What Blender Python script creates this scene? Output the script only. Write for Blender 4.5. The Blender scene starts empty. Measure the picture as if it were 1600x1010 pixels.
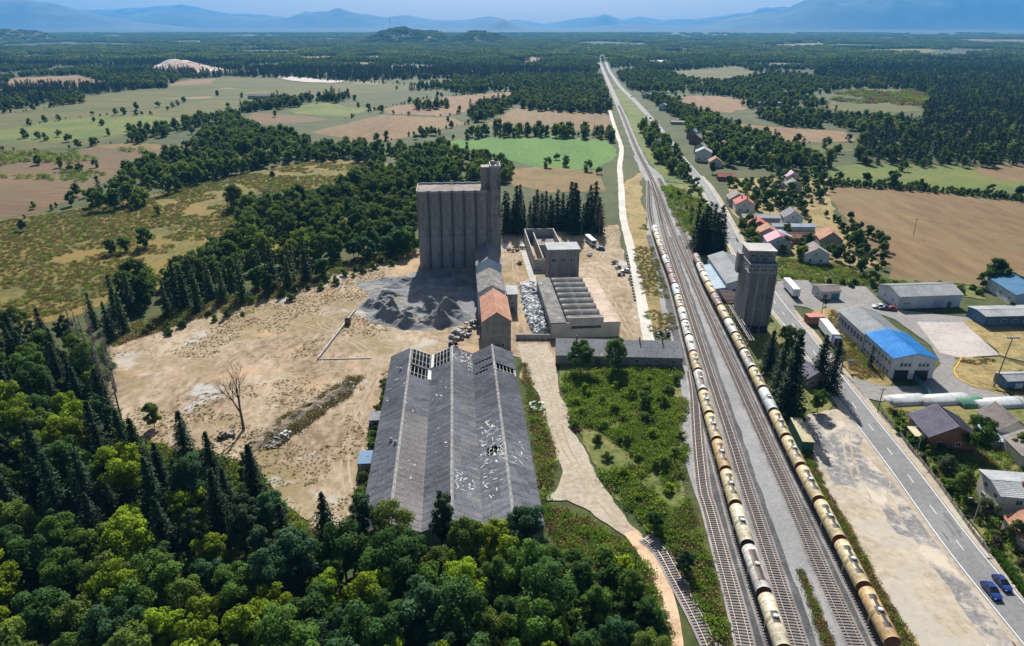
import bpy, math, random
import numpy as np
from mathutils import Vector, Matrix
from mathutils.geometry import tessellate_polygon
R = math.radians
rng = np.random.default_rng(7); random.seed(7)
SC = bpy.context.scene
COL = SC.collection
# ---------------------------------------------------------------- camera, sky, sun, exposure
CAM_H = 95.0; FPX = 1066.0; PITCH = math.atan((505 - 44) / FPX)
cd = bpy.data.cameras.new('camera'); cam = bpy.data.objects.new('camera', cd); COL.objects.link(cam)
cam.location = (0, 0, CAM_H); cam.rotation_euler = (math.pi / 2 - PITCH, 0, 0)
cd.sensor_width = 36; cd.lens = FPX / 1600 * 36; cd.clip_start = 1; cd.clip_end = 120000
SC.camera = cam
SUN_EL, SUN_AZ = 40.0, 0.0          # degrees; azimuth measured from +Y (straight ahead) clockwise
wd = bpy.data.worlds.new('World'); SC.world = wd; wd.use_nodes = True
wn = wd.node_tree; bgn = wn.nodes['Background']
sk = wn.nodes.new('ShaderNodeTexSky'); sk.sky_type = 'NISHITA'; sk.sun_disc = False
sk.sun_elevation = R(SUN_EL); sk.sun_rotation = R(SUN_AZ); sk.air_density = 1.0; sk.dust_density = 2.5; sk.ozone_density = 1.0
wn.links.new(sk.outputs[0], bgn.inputs[0]); bgn.inputs[1].default_value = 0.05
sd = bpy.data.lights.new('sun', 'SUN'); sd.energy = 5.0; sd.angle = R(0.5); sd.color = (1, .965, .91)
so = bpy.data.objects.new('sun', sd); COL.objects.link(so); so.location = (0, 0, 300)
so.rotation_euler = (R(90 - SUN_EL), 0, R(180 - SUN_AZ))
vs = SC.view_settings; vs.view_transform = 'Standard'; vs.look = 'None'; vs.exposure = 0.88; vs.gamma = 1.0
SC.render.engine = 'CYCLES'
SC.cycles.max_bounces = 5; SC.cycles.diffuse_bounces = 2; SC.cycles.glossy_bounces = 2; SC.cycles.transmission_bounces = 3
SC.cycles.volume_bounces = 0; SC.cycles.transparent_max_bounces = 4; SC.cycles.use_denoising = True
SC.cycles.caustics_reflective = False; SC.cycles.caustics_refractive = False

# ---------------------------------------------------------------- survey helper: a bearing and dip give a point on level ground at height z
SP, CP = math.sin(PITCH), math.cos(PITCH)
def G(x, y, z=0.0):
    u = (x - 800) / FPX; v = (y - 505) / FPX
    t = (CAM_H - z) / (SP + v * CP)
    return (u * t, (CP - v * SP) * t)
def PX(X, Y, z=0.0):
    d = Y * CP + (CAM_H - z) * SP; up = Y * SP - (CAM_H - z) * CP
    return (800 + FPX * X / d, 505 - FPX * up / d)
def inside(p, poly):
    x, y = p; c = False; j = len(poly) - 1
    for i in range(len(poly)):
        xi, yi = poly[i]; xj, yj = poly[j]
        if (yi > y) != (yj > y) and x < (xj - xi) * (y - yi) / (yj - yi) + xi: c = not c
        j = i
    return c
_perm = rng.random((256, 256))
def vnoise(x, y):
    xi, yi = math.floor(x), math.floor(y); fx, fy = x - xi, y - yi
    fx = fx * fx * (3 - 2 * fx); fy = fy * fy * (3 - 2 * fy)
    a = _perm[xi & 255, yi & 255]; b = _perm[(xi + 1) & 255, yi & 255]; c = _perm[xi & 255, (yi + 1) & 255]; d = _perm[(xi + 1) & 255, (yi + 1) & 255]
    return (a * (1 - fx) + b * fx) * (1 - fy) + (c * (1 - fx) + d * fx) * fy
def fbm(x, y, o=4):
    s, a, t = 0, 1, 0
    for _ in range(o):
        s += a * vnoise(x, y); t += a; a *= .5; x, y = x * 2.03 + 17.3, y * 2.03 + 5.1
    return s / t

# ---------------------------------------------------------------- materials
def nodes(m):
    m.use_nodes = True; nt = m.node_tree; nt.nodes.clear()
    o = nt.nodes.new('ShaderNodeOutputMaterial'); return nt, o
def c4(c): return (c[0], c[1], c[2], 1)
def ramp(nt, fac, cols, lo=.3, hi=.7):
    r = nt.nodes.new('ShaderNodeValToRGB'); e = r.color_ramp.elements
    n = len(cols)
    while len(e) < n: e.new(.5)
    for i, c in enumerate(cols):
        e[i].position = lo + (hi - lo) * i / max(1, n - 1); e[i].color = c4(c)
    nt.links.new(fac, r.inputs[0]); return r.outputs[0]
def noise(nt, vec, scale, detail=5, rough=.6, dist=0.0):
    n = nt.nodes.new('ShaderNodeTexNoise'); n.inputs['Scale'].default_value = scale; n.inputs['Detail'].default_value = detail
    n.inputs['Roughness'].default_value = rough; n.inputs['Distortion'].default_value = dist
    nt.links.new(vec, n.inputs['Vector']); return n.outputs[0]
def mixc(nt, fac, a, b, mode='MIX'):
    m = nt.nodes.new('ShaderNodeMix'); m.data_type = 'RGBA'; m.blend_type = mode
    if isinstance(fac, float): m.inputs[0].default_value = fac
    else: nt.links.new(fac, m.inputs[0])
    for i, c in ((6, a), (7, b)):
        if isinstance(c, tuple): m.inputs[i].default_value = c4(c)
        else: nt.links.new(c, m.inputs[i])
    return m.outputs[2]
def mapping(nt, vec, scale=(1, 1, 1), rot=0):
    m = nt.nodes.new('ShaderNodeMapping'); m.inputs['Scale'].default_value = scale; m.inputs['Rotation'].default_value = (0, 0, rot)
    nt.links.new(vec, m.inputs[0]); return m.outputs[0]
MATS = {}
def mat(name, cols, s1=.05, s2=1.0, rough=.9, bump=0.0, bscale=4.0, world=False, stretch=None, rot=0.0, metal=0.0, spec=.3, mixf=.5, lo=.4, hi=.6, lines=None, patch=None):
    """noise-mottled principled; cols are real surface colours. patch=(colour, scale, lo, hi): blotches of another surface"""
    if name in MATS: return MATS[name]
    m = bpy.data.materials.new(name); nt, out = nodes(m); MATS[name] = m
    b = nt.nodes.new('ShaderNodeBsdfPrincipled')
    if world: vec = nt.nodes.new('ShaderNodeNewGeometry').outputs['Position']
    else: vec = nt.nodes.new('ShaderNodeTexCoord').outputs['Object']
    v2 = mapping(nt, vec, stretch, rot) if stretch else vec
    a = noise(nt, v2, s1, 6, .6); c = noise(nt, v2, s2, 4, .65)
    mx = nt.nodes.new('ShaderNodeMix'); mx.data_type = 'FLOAT'; mx.inputs[0].default_value = mixf
    nt.links.new(a, mx.inputs[2]); nt.links.new(c, mx.inputs[3])
    col = ramp(nt, mx.outputs[0], cols, lo, hi)
    if patch:
        for pc, ps, p0, p1 in (patch if isinstance(patch, list) else [patch]):
            pn = noise(nt, vec, ps, 7, .62, .3)
            r = nt.nodes.new('ShaderNodeMapRange'); r.inputs[1].default_value = p0; r.inputs[2].default_value = p1
            nt.links.new(pn, r.inputs[0]); col = mixc(nt, r.outputs[0], col, pc)
    if lines:  # (axis, scale, colour, strength): seams / plough rows running across the surface
        ax, sc, lc, st = lines
        w = nt.nodes.new('ShaderNodeTexWave'); w.wave_type = 'BANDS'; w.bands_direction = ax; w.inputs['Scale'].default_value = sc
        w.inputs['Distortion'].default_value = .6; w.inputs['Detail'].default_value = 2; w.inputs['Detail Scale'].default_value = .6
        nt.links.new(v2, w.inputs['Vector'])
        r = nt.nodes.new('ShaderNodeMath'); r.operation = 'MULTIPLY'; r.inputs[1].default_value = st
        nt.links.new(w.outputs[1], r.inputs[0]); col = mixc(nt, r.outputs[0], col, lc)
    nt.links.new(col, b.inputs['Base Color'])
    b.inputs['Roughness'].default_value = rough; b.inputs['Metallic'].default_value = metal; b.inputs['Specular IOR Level'].default_value = spec
    if bump:
        bn = nt.nodes.new('ShaderNodeBump'); bn.inputs['Strength'].default_value = bump; bn.inputs['Distance'].default_value = .15
        nt.links.new(noise(nt, vec, bscale, 5, .7), bn.inputs['Height']); nt.links.new(bn.outputs[0], b.inputs['Normal'])
    nt.links.new(b.outputs[0], out.inputs[0]); return m
def leafmat(name, cols=None, trans=.42):
    """cols None: colour from the object; otherwise each instance draws its own from cols"""
    m = bpy.data.materials.new(name); nt, out = nodes(m); MATS[name] = m
    oi = nt.nodes.new('ShaderNodeObjectInfo')
    if cols: base = ramp(nt, oi.outputs['Random'], cols, 0, 1)
    else: base = oi.outputs['Color']
    at = nt.nodes.new('ShaderNodeAttribute'); at.attribute_name = 'lv'
    h = nt.nodes.new('ShaderNodeHueSaturation'); nt.links.new(base, h.inputs['Color']); nt.links.new(at.outputs['Fac'], h.inputs['Value'])
    d = nt.nodes.new('ShaderNodeBsdfPrincipled'); nt.links.new(h.outputs[0], d.inputs['Base Color']); d.inputs['Roughness'].default_value = .75; d.inputs['Specular IOR Level'].default_value = .1
    t = nt.nodes.new('ShaderNodeBsdfTranslucent')
    tc = mixc(nt, .3, h.outputs[0], (.12, .19, .012), 'MIX') if trans > .2 else h.outputs[0]
    nt.links.new(tc, t.inputs[0])
    mx = nt.nodes.new('ShaderNodeMixShader'); mx.inputs[0].default_value = trans
    nt.links.new(d.outputs[0], mx.inputs[1]); nt.links.new(t.outputs[0], mx.inputs[2]); nt.links.new(mx.outputs[0], out.inputs[0]); return m
def plain(name, c, rough=.7, metal=0.0, spec=.4): return mat(name, [tuple(x * .8 for x in c), c, tuple(min(1, x * 1.12) for x in c)], 0.6, 5, rough, metal=metal, spec=spec)

# ---------------------------------------------------------------- mesh building
class MB:
    def __init__(s): s.v = []; s.f = []; s.m = []
    def add(s, vs, fs, mi=0):
        o = len(s.v); s.v += [tuple(p) for p in vs]; s.f += [tuple(i + o for i in f) for f in fs]; s.m += [mi] * len(fs)
    def box(s, x0, x1, y0, y1, z0, z1, mi=0):
        s.add([(x0, y0, z0), (x1, y0, z0), (x1, y1, z0), (x0, y1, z0), (x0, y0, z1), (x1, y0, z1), (x1, y1, z1), (x0, y1, z1)],
              [(0, 3, 2, 1), (4, 5, 6, 7), (0, 1, 5, 4), (1, 2, 6, 5), (2, 3, 7, 6), (3, 0, 4, 7)], mi)
    def obox(s, M, sx, sy, sz, mi=0):
        vs = [M @ Vector((a * sx / 2, b * sy / 2, c * sz / 2)) for c in (-1, 1) for a, b in ((-1, -1), (1, -1), (1, 1), (-1, 1))]
        s.add(vs, [(0, 3, 2, 1), (4, 5, 6, 7), (0, 1, 5, 4), (1, 2, 6, 5), (2, 3, 7, 6), (3, 0, 4, 7)], mi)
    def tube(s, p0, p1, r0, r1=None, n=6, caps=True, mi=0):
        r1 = r0 if r1 is None else r1
        p0, p1 = Vector(p0), Vector(p1); d = (p1 - p0)
        if d.length < 1e-6: return
        d.normalize(); a = d.orthogonal().normalized(); b = d.cross(a)
        vs = [p + (a * math.cos(2 * math.pi * i / n) + b * math.sin(2 * math.pi * i / n)) * r for p, r in ((p0, r0), (p1, r1)) for i in range(n)]
        fs = [(i, (i + 1) % n, n + (i + 1) % n, n + i) for i in range(n)]
        if caps: fs += [tuple(range(n))[::-1], tuple(range(n, 2 * n))]
        s.add(vs, fs, mi)
    def path(s, pts, r, n=5, mi=0):
        for a, b in zip(pts, pts[1:]): s.tube(a, b, r, r, n, True, mi)
    def extrude(s, prof, y0, y1, mi=0):   # closed profile in x,z (counter-clockwise seen from -y) run along y
        n = len(prof); vs = [(x, y0, z) for x, z in prof] + [(x, y1, z) for x, z in prof]
        s.add(vs, [(i, (i + 1) % n, n + (i + 1) % n, n + i) for i in range(n)] + [tuple(range(n))[::-1], tuple(range(n, 2 * n))], mi)
    def lathe_y(s, prof, n=20, cz=0, mi=0):   # prof: (y, r)
        o = len(s.v)
        for y, r in prof:
            for i in range(n):
                t = 2 * math.pi * i / n; s.v.append((r * math.sin(t), y, cz + r * math.cos(t)))
        for k in range(len(prof) - 1):
            for i in range(n):
                s.f.append((o + k * n + i, o + k * n + (i + 1) % n, o + (k + 1) * n + (i + 1) % n, o + (k + 1) * n + i)); s.m.append(mi)
        s.f.append(tuple(o + i for i in range(n))); s.m.append(mi); s.f.append(tuple(o + (len(prof) - 1) * n + i for i in range(n))[::-1]); s.m.append(mi)
    def mesh(s, name, mats, smooth=False):
        me = bpy.data.meshes.new(name); me.from_pydata(s.v, [], s.f)
        for m in (mats if isinstance(mats, (list, tuple)) else [mats]): me.materials.append(m)
        if any(s.m): me.polygons.foreach_set('material_index', s.m)
        if smooth: me.polygons.foreach_set('use_smooth', [True] * len(s.f))
        me.update(); return me
    def build(s, name, mats, parent=None, smooth=False):
        return link(name, s.mesh(name, mats, smooth), parent)
def link(name, me, parent=None):
    o = bpy.data.objects.new(name, me); COL.objects.link(o)
    if parent is not None: o.parent = parent
    return o
def tag(o, label, cat=None, group=None, kind=None):
    if label: o['label'] = label
    if cat: o['category'] = cat
    if group: o['group'] = group
    if kind: o['kind'] = kind
    return o
def thing(name, label, cat, loc=(0, 0, 0), rz=0.0, group=None):
    o = bpy.data.objects.new(name, None); COL.objects.link(o); o.location = loc if len(loc) == 3 else (loc[0], loc[1], 0)
    o.rotation_euler = (0, 0, rz); o.empty_display_size = .5
    return tag(o, label, cat, group)
def quads(name, V, mats, lv=None):
    """V (n,4,3) free quads"""
    n = len(V); me = bpy.data.meshes.new(name); me.vertices.add(4 * n); me.vertices.foreach_set('co', np.ascontiguousarray(V, dtype=np.float32).ravel())
    me.loops.add(4 * n); me.loops.foreach_set('vertex_index', np.arange(4 * n, dtype=np.int32))
    me.polygons.add(n); me.polygons.foreach_set('loop_start', np.arange(0, 4 * n, 4, dtype=np.int32)); me.polygons.foreach_set('loop_total', np.full(n, 4, dtype=np.int32))
    for m in mats: me.materials.append(m)
    if lv is not None:
        at = me.attributes.new('lv', 'FLOAT', 'POINT'); at.data.foreach_set('value', np.repeat(lv, 4).astype(np.float32))
    me.update(calc_edges=True); return me
def smooth_path(pts, step):
    """Catmull-Rom through pts, resampled roughly every step metres"""
    P = [Vector((p[0], p[1], 0)) for p in pts]; P = [2 * P[0] - P[1]] + P + [2 * P[-1] - P[-2]]; out = []
    for i in range(1, len(P) - 2):
        a, b, c, d = P[i - 1:i + 3]; n = max(1, int((c - b).length / step))
        for k in range(n):
            t = k / n
            out.append(.5 * ((2 * b) + (c - a) * t + (2 * a - 5 * b + 4 * c - d) * t * t + (3 * b - a - 3 * c + d) * t ** 3))
    out.append(P[-2]); return out
def arclen(path):
    s = [0.0]
    for a, b in zip(path, path[1:]): s.append(s[-1] + (b - a).length)
    return s
def along(path, S, s):
    s = max(0, min(S[-1], s)); i = int(np.searchsorted(S, s)); i = min(max(i, 1), len(S) - 1)
    t = (s - S[i - 1]) / max(1e-6, S[i] - S[i - 1]); p = path[i - 1].lerp(path[i], t); d = (path[i] - path[i - 1]).normalized()
    return p, d
def strip(mb, path, off0, off1, z0, z1=None, mi=0, wob=0.0, wscale=.1):
    """ribbon between lateral offsets off0<off1 (metres right of the path)"""
    z1 = z0 if z1 is None else z1; vs = []; n = len(path)
    for i, p in enumerate(path):
        d = (path[min(i + 1, n - 1)] - path[max(i - 1, 0)]).normalized(); r = Vector((d.y, -d.x, 0))
        a = off0 + (wob * (fbm(p.x * wscale + 3, p.y * wscale, 3) - .5) * 2 if wob else 0); b = off1 + (wob * (fbm(p.x * wscale + 31, p.y * wscale + 9, 3) - .5) * 2 if wob else 0)
        q = p + r * a; w = p + r * b; vs += [(q.x, q.y, z0), (w.x, w.y, z1)]
    mb.add(vs, [(2 * i, 2 * i + 1, 2 * i + 3, 2 * i + 2) for i in range(n - 1)], mi)
def sheet(name, poly, z, m, kind='structure', label=None, jit=1.0, px=True, step=None):
    P = [G(*p) for p in poly] if px else poly
    out = []
    for i, a in enumerate(P):
        b = P[(i + 1) % len(P)]; L = math.dist(a, b); dd = math.hypot((a[0] + b[0]) / 2, (a[1] + b[1]) / 2)
        st = step or max(1.5, dd * .008); n = max(1, min(120, int(L / st)))
        nx, ny = (b[1] - a[1]) / (L + 1e-6), -(b[0] - a[0]) / (L + 1e-6)
        for k in range(n):
            t = k / n; x = a[0] + (b[0] - a[0]) * t; y = a[1] + (b[1] - a[1]) * t
            j = jit * st * 3.0 * (fbm(x / st / 6 + 7, y / st / 6 + z * 91, 4) - .5) * 2 if jit else 0
            out.append(Vector((x + nx * j, y + ny * j, z)))
    tris = tessellate_polygon([out]); mb = MB()
    fs = []
    for t in tris:
        a, b, c = (out[i] for i in t)
        fs.append(t if (b - a).cross(c - a).z > 0 else (t[0], t[2], t[1]))
    mb.add(out, fs); o = mb.build(name, m); tag(o, label, kind=kind); return o
ORD = ['first', 'second', 'third', 'fourth', 'fifth', 'sixth', 'seventh', 'eighth', 'ninth', 'tenth', 'eleventh', 'twelfth', 'thirteenth', 'fourteenth', 'fifteenth', 'sixteenth', 'seventeenth', 'eighteenth', 'nineteenth', 'twentieth', 'twenty-first', 'twenty-second', 'twenty-third', 'twenty-fourth']
HAZE_D = 5.6e-5

# ================================================================ the setting: ground, fields, roads, tracks, hills
m_ground = mat('ground_scrub', [(.022, .04, .007), (.045, .06, .012), (.08, .074, .022)], .03, .35, .95, .5, 1.5, world=True)
m_plain = mat('plain_far', [(.012, .022, .008), (.02, .034, .01), (.026, .042, .012), (.045, .055, .02)], .0016, .012, .95, world=True, lo=.42, hi=.62)
m_tan = mat('field_tan', [(.11, .066, .024), (.155, .094, .035), (.2, .126, .052)], .012, .15, .95, .3, .8, world=True, stretch=(1, .25, 1), rot=.5, patch=((.14, .115, .045), .018, .52, .68), lines=('X', .11, (.11, .075, .04), .28))
m_pink = mat('field_stubble', [(.13, .074, .033), (.17, .1, .045), (.21, .134, .064)], .01, .1, .95, world=True, stretch=(1, .2, 1), rot=-.3, lines=('X', .06, (.13, .08, .045), .3))
m_olive = mat('field_olive', [(.042, .056, .009), (.068, .074, .013), (.105, .085, .021)], .008, .06, .95, world=True, stretch=(.35, 1, 1), rot=.2, patch=((.28, .2, .1), .006, .58, .7))
m_green = mat('field_green', [(.038, .11, .008), (.055, .14, .011), (.078, .16, .018)], .03, .3, .95, .2, .6, world=True, stretch=(1, .3, 1), rot=.3)
m_lime = mat('field_lime', [(.048, .08, .009), (.085, .115, .013), (.13, .125, .022)], .02, .25, .95, .3, .6, world=True)
m_meadow = mat('meadow', [(.05, .062, .01), (.105, .092, .014), (.17, .122, .02), (.185, .108, .028)], .022, .4, .95, .6, .8, world=True, lo=.4, hi=.6)
m_heath = mat('heath', [(.08, .075, .02), (.15, .1, .032), (.2, .12, .04)], .05, .5, .95, world=True)
m_brown = mat('field_brown', [(.085, .05, .02), (.122, .072, .029), (.155, .098, .042)], .012, .2, .95, .3, .8, world=True, stretch=(.3, 1, 1), patch=((.085, .08, .028), .02, .52, .66), lines=('Y', .07, (.085, .058, .03), .3))
m_dirt = mat('sandy_dirt', [(.15, .106, .062), (.235, .17, .106), (.3, .23, .152), (.37, .3, .215)], .045, .5, .95, .7, 1.2, world=True, stretch=(1, .55, 1), rot=.6, lo=.4, hi=.6,
             patch=[((.2, .155, .07), .028, .5, .62), ((.42, .27, .15), .035, .56, .68), ((.36, .34, .31), .05, .58, .66), ((.16, .12, .06), .16, .6, .7)])
m_dirt2 = mat('pale_track_dirt', [(.26, .215, .155), (.335, .285, .215), (.4, .35, .275)], .06, .8, .95, .5, 1.5, world=True, patch=((.3, .24, .15), .09, .58, .72))
m_redtrack = mat('reddish_dirt', [(.38, .25, .16), (.5, .34, .22), (.56, .42, .28)], .1, 1, .95, .4, 2, world=True)
m_white_gravel = mat('white_gravel', [(.38, .355, .3), (.46, .43, .375), (.52, .5, .45)], .05, 1, .95, .3, 2, world=True)
m_weed = mat('weedy_ground', [(.045, .065, .012), (.085, .11, .02), (.14, .14, .035), (.2, .16, .06)], .06, .6, .95, .8, 1.5, world=True)
m_dry = mat('dry_grass', [(.13, .105, .035), (.24, .175, .065), (.33, .25, .11)], .06, .7, .95, .7, 1.6, world=True, patch=((.1, .105, .03), .06, .56, .68))
m_asphalt = mat('asphalt', [(.14, .139, .14), (.175, .173, .173), (.205, .202, .2)], .05, 1.2, .85, .2, 12, world=True)
m_asphalt_old = mat('asphalt_old', [(.15, .143, .136), (.2, .19, .18), (.245, .23, .215)], .06, .9, .9, .2, 6, world=True, patch=((.15, .145, .14), .12, .58, .66))
m_concrete_yard = mat('concrete_yard', [(.3, .26, .24), (.37, .33, .3), (.42, .38, .34)], .08, 1, .9, world=True)
m_gravel = mat('grey_gravel', [(.18, .178, .178), (.235, .232, .232), (.29, .285, .28)], .05, 2.2, .95, .6, 6, world=True)
m_ballast = mat('ballast', [(.13, .12, .115), (.23, .215, .205), (.32, .3, .285)], .2, 3.5, .95, 1.0, 6, world=True)
m_ballast_d = mat('oily_ballast', [(.045, .045, .047), (.07, .07, .072), (.12, .118, .115)], .2, 3.0, .9, .8, 6, world=True)
m_ballast_r = mat('old_ballast', [(.2, .17, .165), (.3, .265, .255), (.38, .34, .32)], .2, 3.5, .95, .8, 6, world=True)
m_lot = mat('sandy_lot', [(.27, .22, .155), (.355, .3, .225), (.42, .37, .29)], .05, .6, .95, .4, 2, world=True,
            patch=[((.34, .31, .27), .05, .5, .65), ((.36, .25, .12), .06, .64, .7)])
m_lot_dark = mat('worn_asphalt', [(.12, .115, .115), (.17, .165, .16), (.23, .22, .21)], .1, 1.2, .9, .3, 4, world=True, patch=[((.47, .4, .31), .11, .48, .6), ((.4, .36, .3), .5, .5, .66)])
m_paint = mat('road_paint', [(.55, .55, .53), (.72, .72, .7)], .5, 3, .8, world=True)
m_wood_s = mat('sleeper_wood', [(.13, .115, .105), (.2, .18, .165), (.25, .23, .215)], 1.5, 8, .9)
m_steel = mat('rail_steel', [(.2, .15, .12), (.3, .25, .21)], 1, 6, .45, metal=.6)

# one ground sheet to the horizon, a slightly higher sheet for the wooded plain beyond two kilometres
mb = MB(); mb.add([(-18000, -600, 0), (18000, -600, 0), (18000, 22300, 0), (-18000, 22300, 0)], [(0, 1, 2, 3)])
tag(mb.build('ground', m_ground), 'flat scrubby plain under fields and woods', kind='structure')
def zfar(y): return max(0.0, (y - 3500) / 11500 * 72)     # the plain climbs gently to the foot of the mountains
mb = MB(); ys_ = [1500, 3500, 5000, 7000, 9000, 12000, 15000, 22290]; mb.add([(sx * 18000, y, .02 + zfar(y)) for y in ys_ for sx in (-1, 1)], [(2 * i, 2 * i + 1, 2 * i + 3, 2 * i + 2) for i in range(len(ys_) - 1)])
tag(mb.build('plain', m_plain), 'dark wooded plain reaching the mountains', kind='structure')
z = .04
FIELDS = []
def field(name, poly, m, label, jit=.6):
    global z
    z += .006; FIELDS.append(poly); return sheet(name, poly, z, m, label=label, jit=jit)
field('meadow', [(-40, 350), (120, 325), (200, 312), (330, 282), (420, 266), (480, 252), (560, 248), (640, 258), (655, 300), (600, 330), (500, 350), (420, 400), (300, 440), (180, 470), (100, 500), (-40, 520)], m_meadow, 'rough yellow green meadow beyond the wood edge')
field('field', [(-40, 238), (100, 236), (200, 223), (292, 231), (270, 250), (190, 272), (130, 305), (60, 334), (-40, 345)], m_brown, 'brown ploughed field at the upper left')
field('field', [(-40, 172), (60, 166), (130, 152), (250, 136), (350, 120), (500, 124), (600, 130), (690, 134), (560, 148), (450, 158), (400, 168), (330, 184), (210, 206), (130, 230), (-40, 236)], m_olive, 'pale olive grazing field at the upper left')
field('field', [(3, 138), (22, 122), (125, 118), (178, 134), (120, 137)], m_pink, 'pinkish stubble strip near the left edge')
field('field', [(258, 134), (290, 124), (345, 123), (320, 132)], m_pink, 'small pinkish strip below the quarry')
field('field', [(150, 182), (240, 180), (330, 186), (230, 206), (60, 222), (-40, 215), (60, 195)], m_lime, 'yellow green strip in the olive field', 1)
field('field', [(200, 224), (300, 226), (292, 236), (180, 232), (130, 229)], m_heath, 'orange stubble strip above the brown field')
field('field', [(488, 206), (590, 180), (700, 184), (735, 192), (640, 215), (560, 224)], m_tan, 'tan stubble field above the dark wood')
field('field', [(455, 180), (520, 186), (430, 196), (380, 196), (395, 176)], m_brown, 'brown strip beside the lime patch')
field('field', [(450, 172), (505, 160), (590, 172), (540, 184), (470, 178)], m_lime, 'lime green patch amid the tan fields')
field('field', [(590, 172), (690, 152), (800, 143), (820, 152), (745, 172), (690, 182), (600, 178)], m_pink, 'pinkish tan stubble field beyond the lime patch')
field('field', [(755, 196), (800, 169), (948, 177), (954, 206), (860, 204)], m_tan, 'tan field beside the railway')
field('field', [(690, 222), (760, 214), (870, 214), (950, 220), (962, 246), (930, 264), (850, 266), (770, 246)], m_green, 'bright green field beside the white gravel road')
field('heath', [(780, 262), (860, 262), (935, 268), (945, 300), (860, 300), (790, 290)], m_heath, 'rusty brown heath behind the spruces')
field('field', [(1282, 290), (1400, 295), (1620, 318), (1640, 450), (1520, 448), (1390, 440), (1382, 415), (1350, 385), (1310, 335)], m_tan, 'wide tan field behind the metal halls')
field('field', [(1300, 262), (1400, 252), (1520, 262), (1640, 282), (1640, 304), (1500, 300), (1390, 290), (1300, 284)], m_lime, 'yellow green strip behind the tan field')
field('field', [(1515, 262), (1620, 250), (1640, 288), (1550, 282)], m_tan, 'tan field at the right edge by the pine forest')
field('field', [(1132, 192), (1230, 200), (1330, 207), (1335, 222), (1235, 224), (1150, 212)], m_pink, 'pinkish field behind the village trees')
field('field', [(1230, 226), (1340, 225), (1345, 238), (1250, 242)], m_olive, 'olive strip behind the village')
field('field', [(1190, 240), (1280, 246), (1290, 256), (1220, 262), (1180, 252)], m_brown, 'brown paddock above the village')
field('field', [(1045, 152), (1120, 150), (1185, 160), (1150, 178), (1080, 170)], m_pink, 'reddish field beyond the village')
field('field', [(1260, 152), (1330, 140), (1420, 140), (1455, 152), (1440, 174), (1340, 178), (1280, 166)], m_olive, 'pale rough clearing before the pine forest')
field('field', [(1050, 112), (1150, 104), (1200, 118), (1130, 130), (1060, 124)], m_olive, 'distant green clearing')
field('field', [(990, 98), (1030, 94), (1060, 97), (1030, 101)], m_white_gravel, 'pale distant quarry track')
CLEARW = []
rc = random.Random(14); fc = [(500, 62, 60, 2.0), (380, 56, 70, 1.4), (800, 54, 90, 1.2), (705, 58, 50, 1.5), (1250, 72, 60, 3), (1130, 78, 28, 3), (1340, 72, 70, 3), (1400, 80, 70, 3.5), (1560, 66, 60, 3), (1475, 55, 60, 1.4), (1590, 54, 50, 1.3), (560, 100, 40, 4), (850, 92, 50, 3), (350, 112, 60, 4)]
for k in range(44):
    b_ = 54 + 52 * rc.random() ** 1.3; fc.append((rc.uniform(-20, 1620), b_, rc.uniform(16, 58), (b_ - 44) * rc.uniform(.035, .09)))
for i, (a, b, w, h) in enumerate(fc):
    if 860 < a < 1010 and b > 60: continue
    P_ = []
    for dx, dy in ((-1, 0), (-.7, -.7), (-.1, -.9), (.5, -1), (1, -.5), (.8, .6), (.2, .9), (-.5, .8)):
        px, py = a + dx * w, b + dy * h * rc.uniform(.6, 1.2); zz = 0
        for _ in range(8): X_, Y_ = G(px, py, zz); zz = .5 * zz + .5 * (zfar(Y_) + 1.2)
        P_.append((X_, Y_, zfar(Y_) + .4 + .05 * (i % 9)))
    CLEARW.append([(p[0], p[1]) for p in P_]); mb = MB(); mb.add(P_, [(0, k, k + 1) for k in range(1, 7)])
    tag(mb.build('clearing', (m_tan, m_olive, m_lime, m_meadow)[i % 4]), 'far pale clearing in the wooded plain', kind='structure')
z = .16
# yards and bare ground
YARD = [(160, 560), (200, 515), (300, 484), (420, 455), (520, 418), (600, 398), (660, 388), (780, 362), (850, 360), (925, 368), (960, 352), (975, 400), (1002, 480), (1018, 532), (1010, 545), (872, 545), (862, 572), (800, 556), (700, 560), (612, 580), (600, 660), (585, 720), (572, 800), (560, 870), (480, 830), (430, 760), (390, 720), (330, 715), (220, 690), (180, 640)]
sheet('dirt_yard', YARD, .17, m_dirt, label='bare sandy yard around the silo', jit=.7)
sheet('dirt_road', [(806, 538), (820, 583), (841, 625), (846, 660), (866, 699), (874, 737), (866, 768), (846, 780), (852, 786), (885, 783), (922, 800), (960, 826), (984, 840), (1000, 838), (960, 786), (932, 744), (911, 702), (893, 660), (876, 611), (863, 572), (856, 540)], .19, m_dirt2, label='pale dirt road beside the warehouse', jit=.35)
tr = smooth_path([G(*p) for p in [(985, 832), (1012, 872), (1033, 915), (1047, 965), (1054, 1015), (1062, 1110)]], 1.5)
mb = MB(); strip(mb, tr, -1.6, 1.5, .205, wob=.35); tag(mb.build('dirt_track', m_redtrack), 'reddish dirt track curving past the wood', kind='structure')
sheet('weedy_lot', [(872, 562), (1066, 572), (1070, 640), (1074, 700), (1070, 760), (1080, 800), (1100, 880), (1130, 980), (1140, 1030), (1112, 1030), (1062, 900), (1010, 836), (955, 772), (915, 700), (885, 630)], .18, m_weed, label='weedy lot between dirt road and tracks', jit=.5)
sheet('verge', [(848, 790), (900, 800), (960, 830), (985, 850), (1020, 900), (1040, 960), (1045, 1030), (1000, 1030), (960, 900), (880, 850)], .175, m_weed, label='weedy verge between wood and dirt track', jit=.5)
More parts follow.
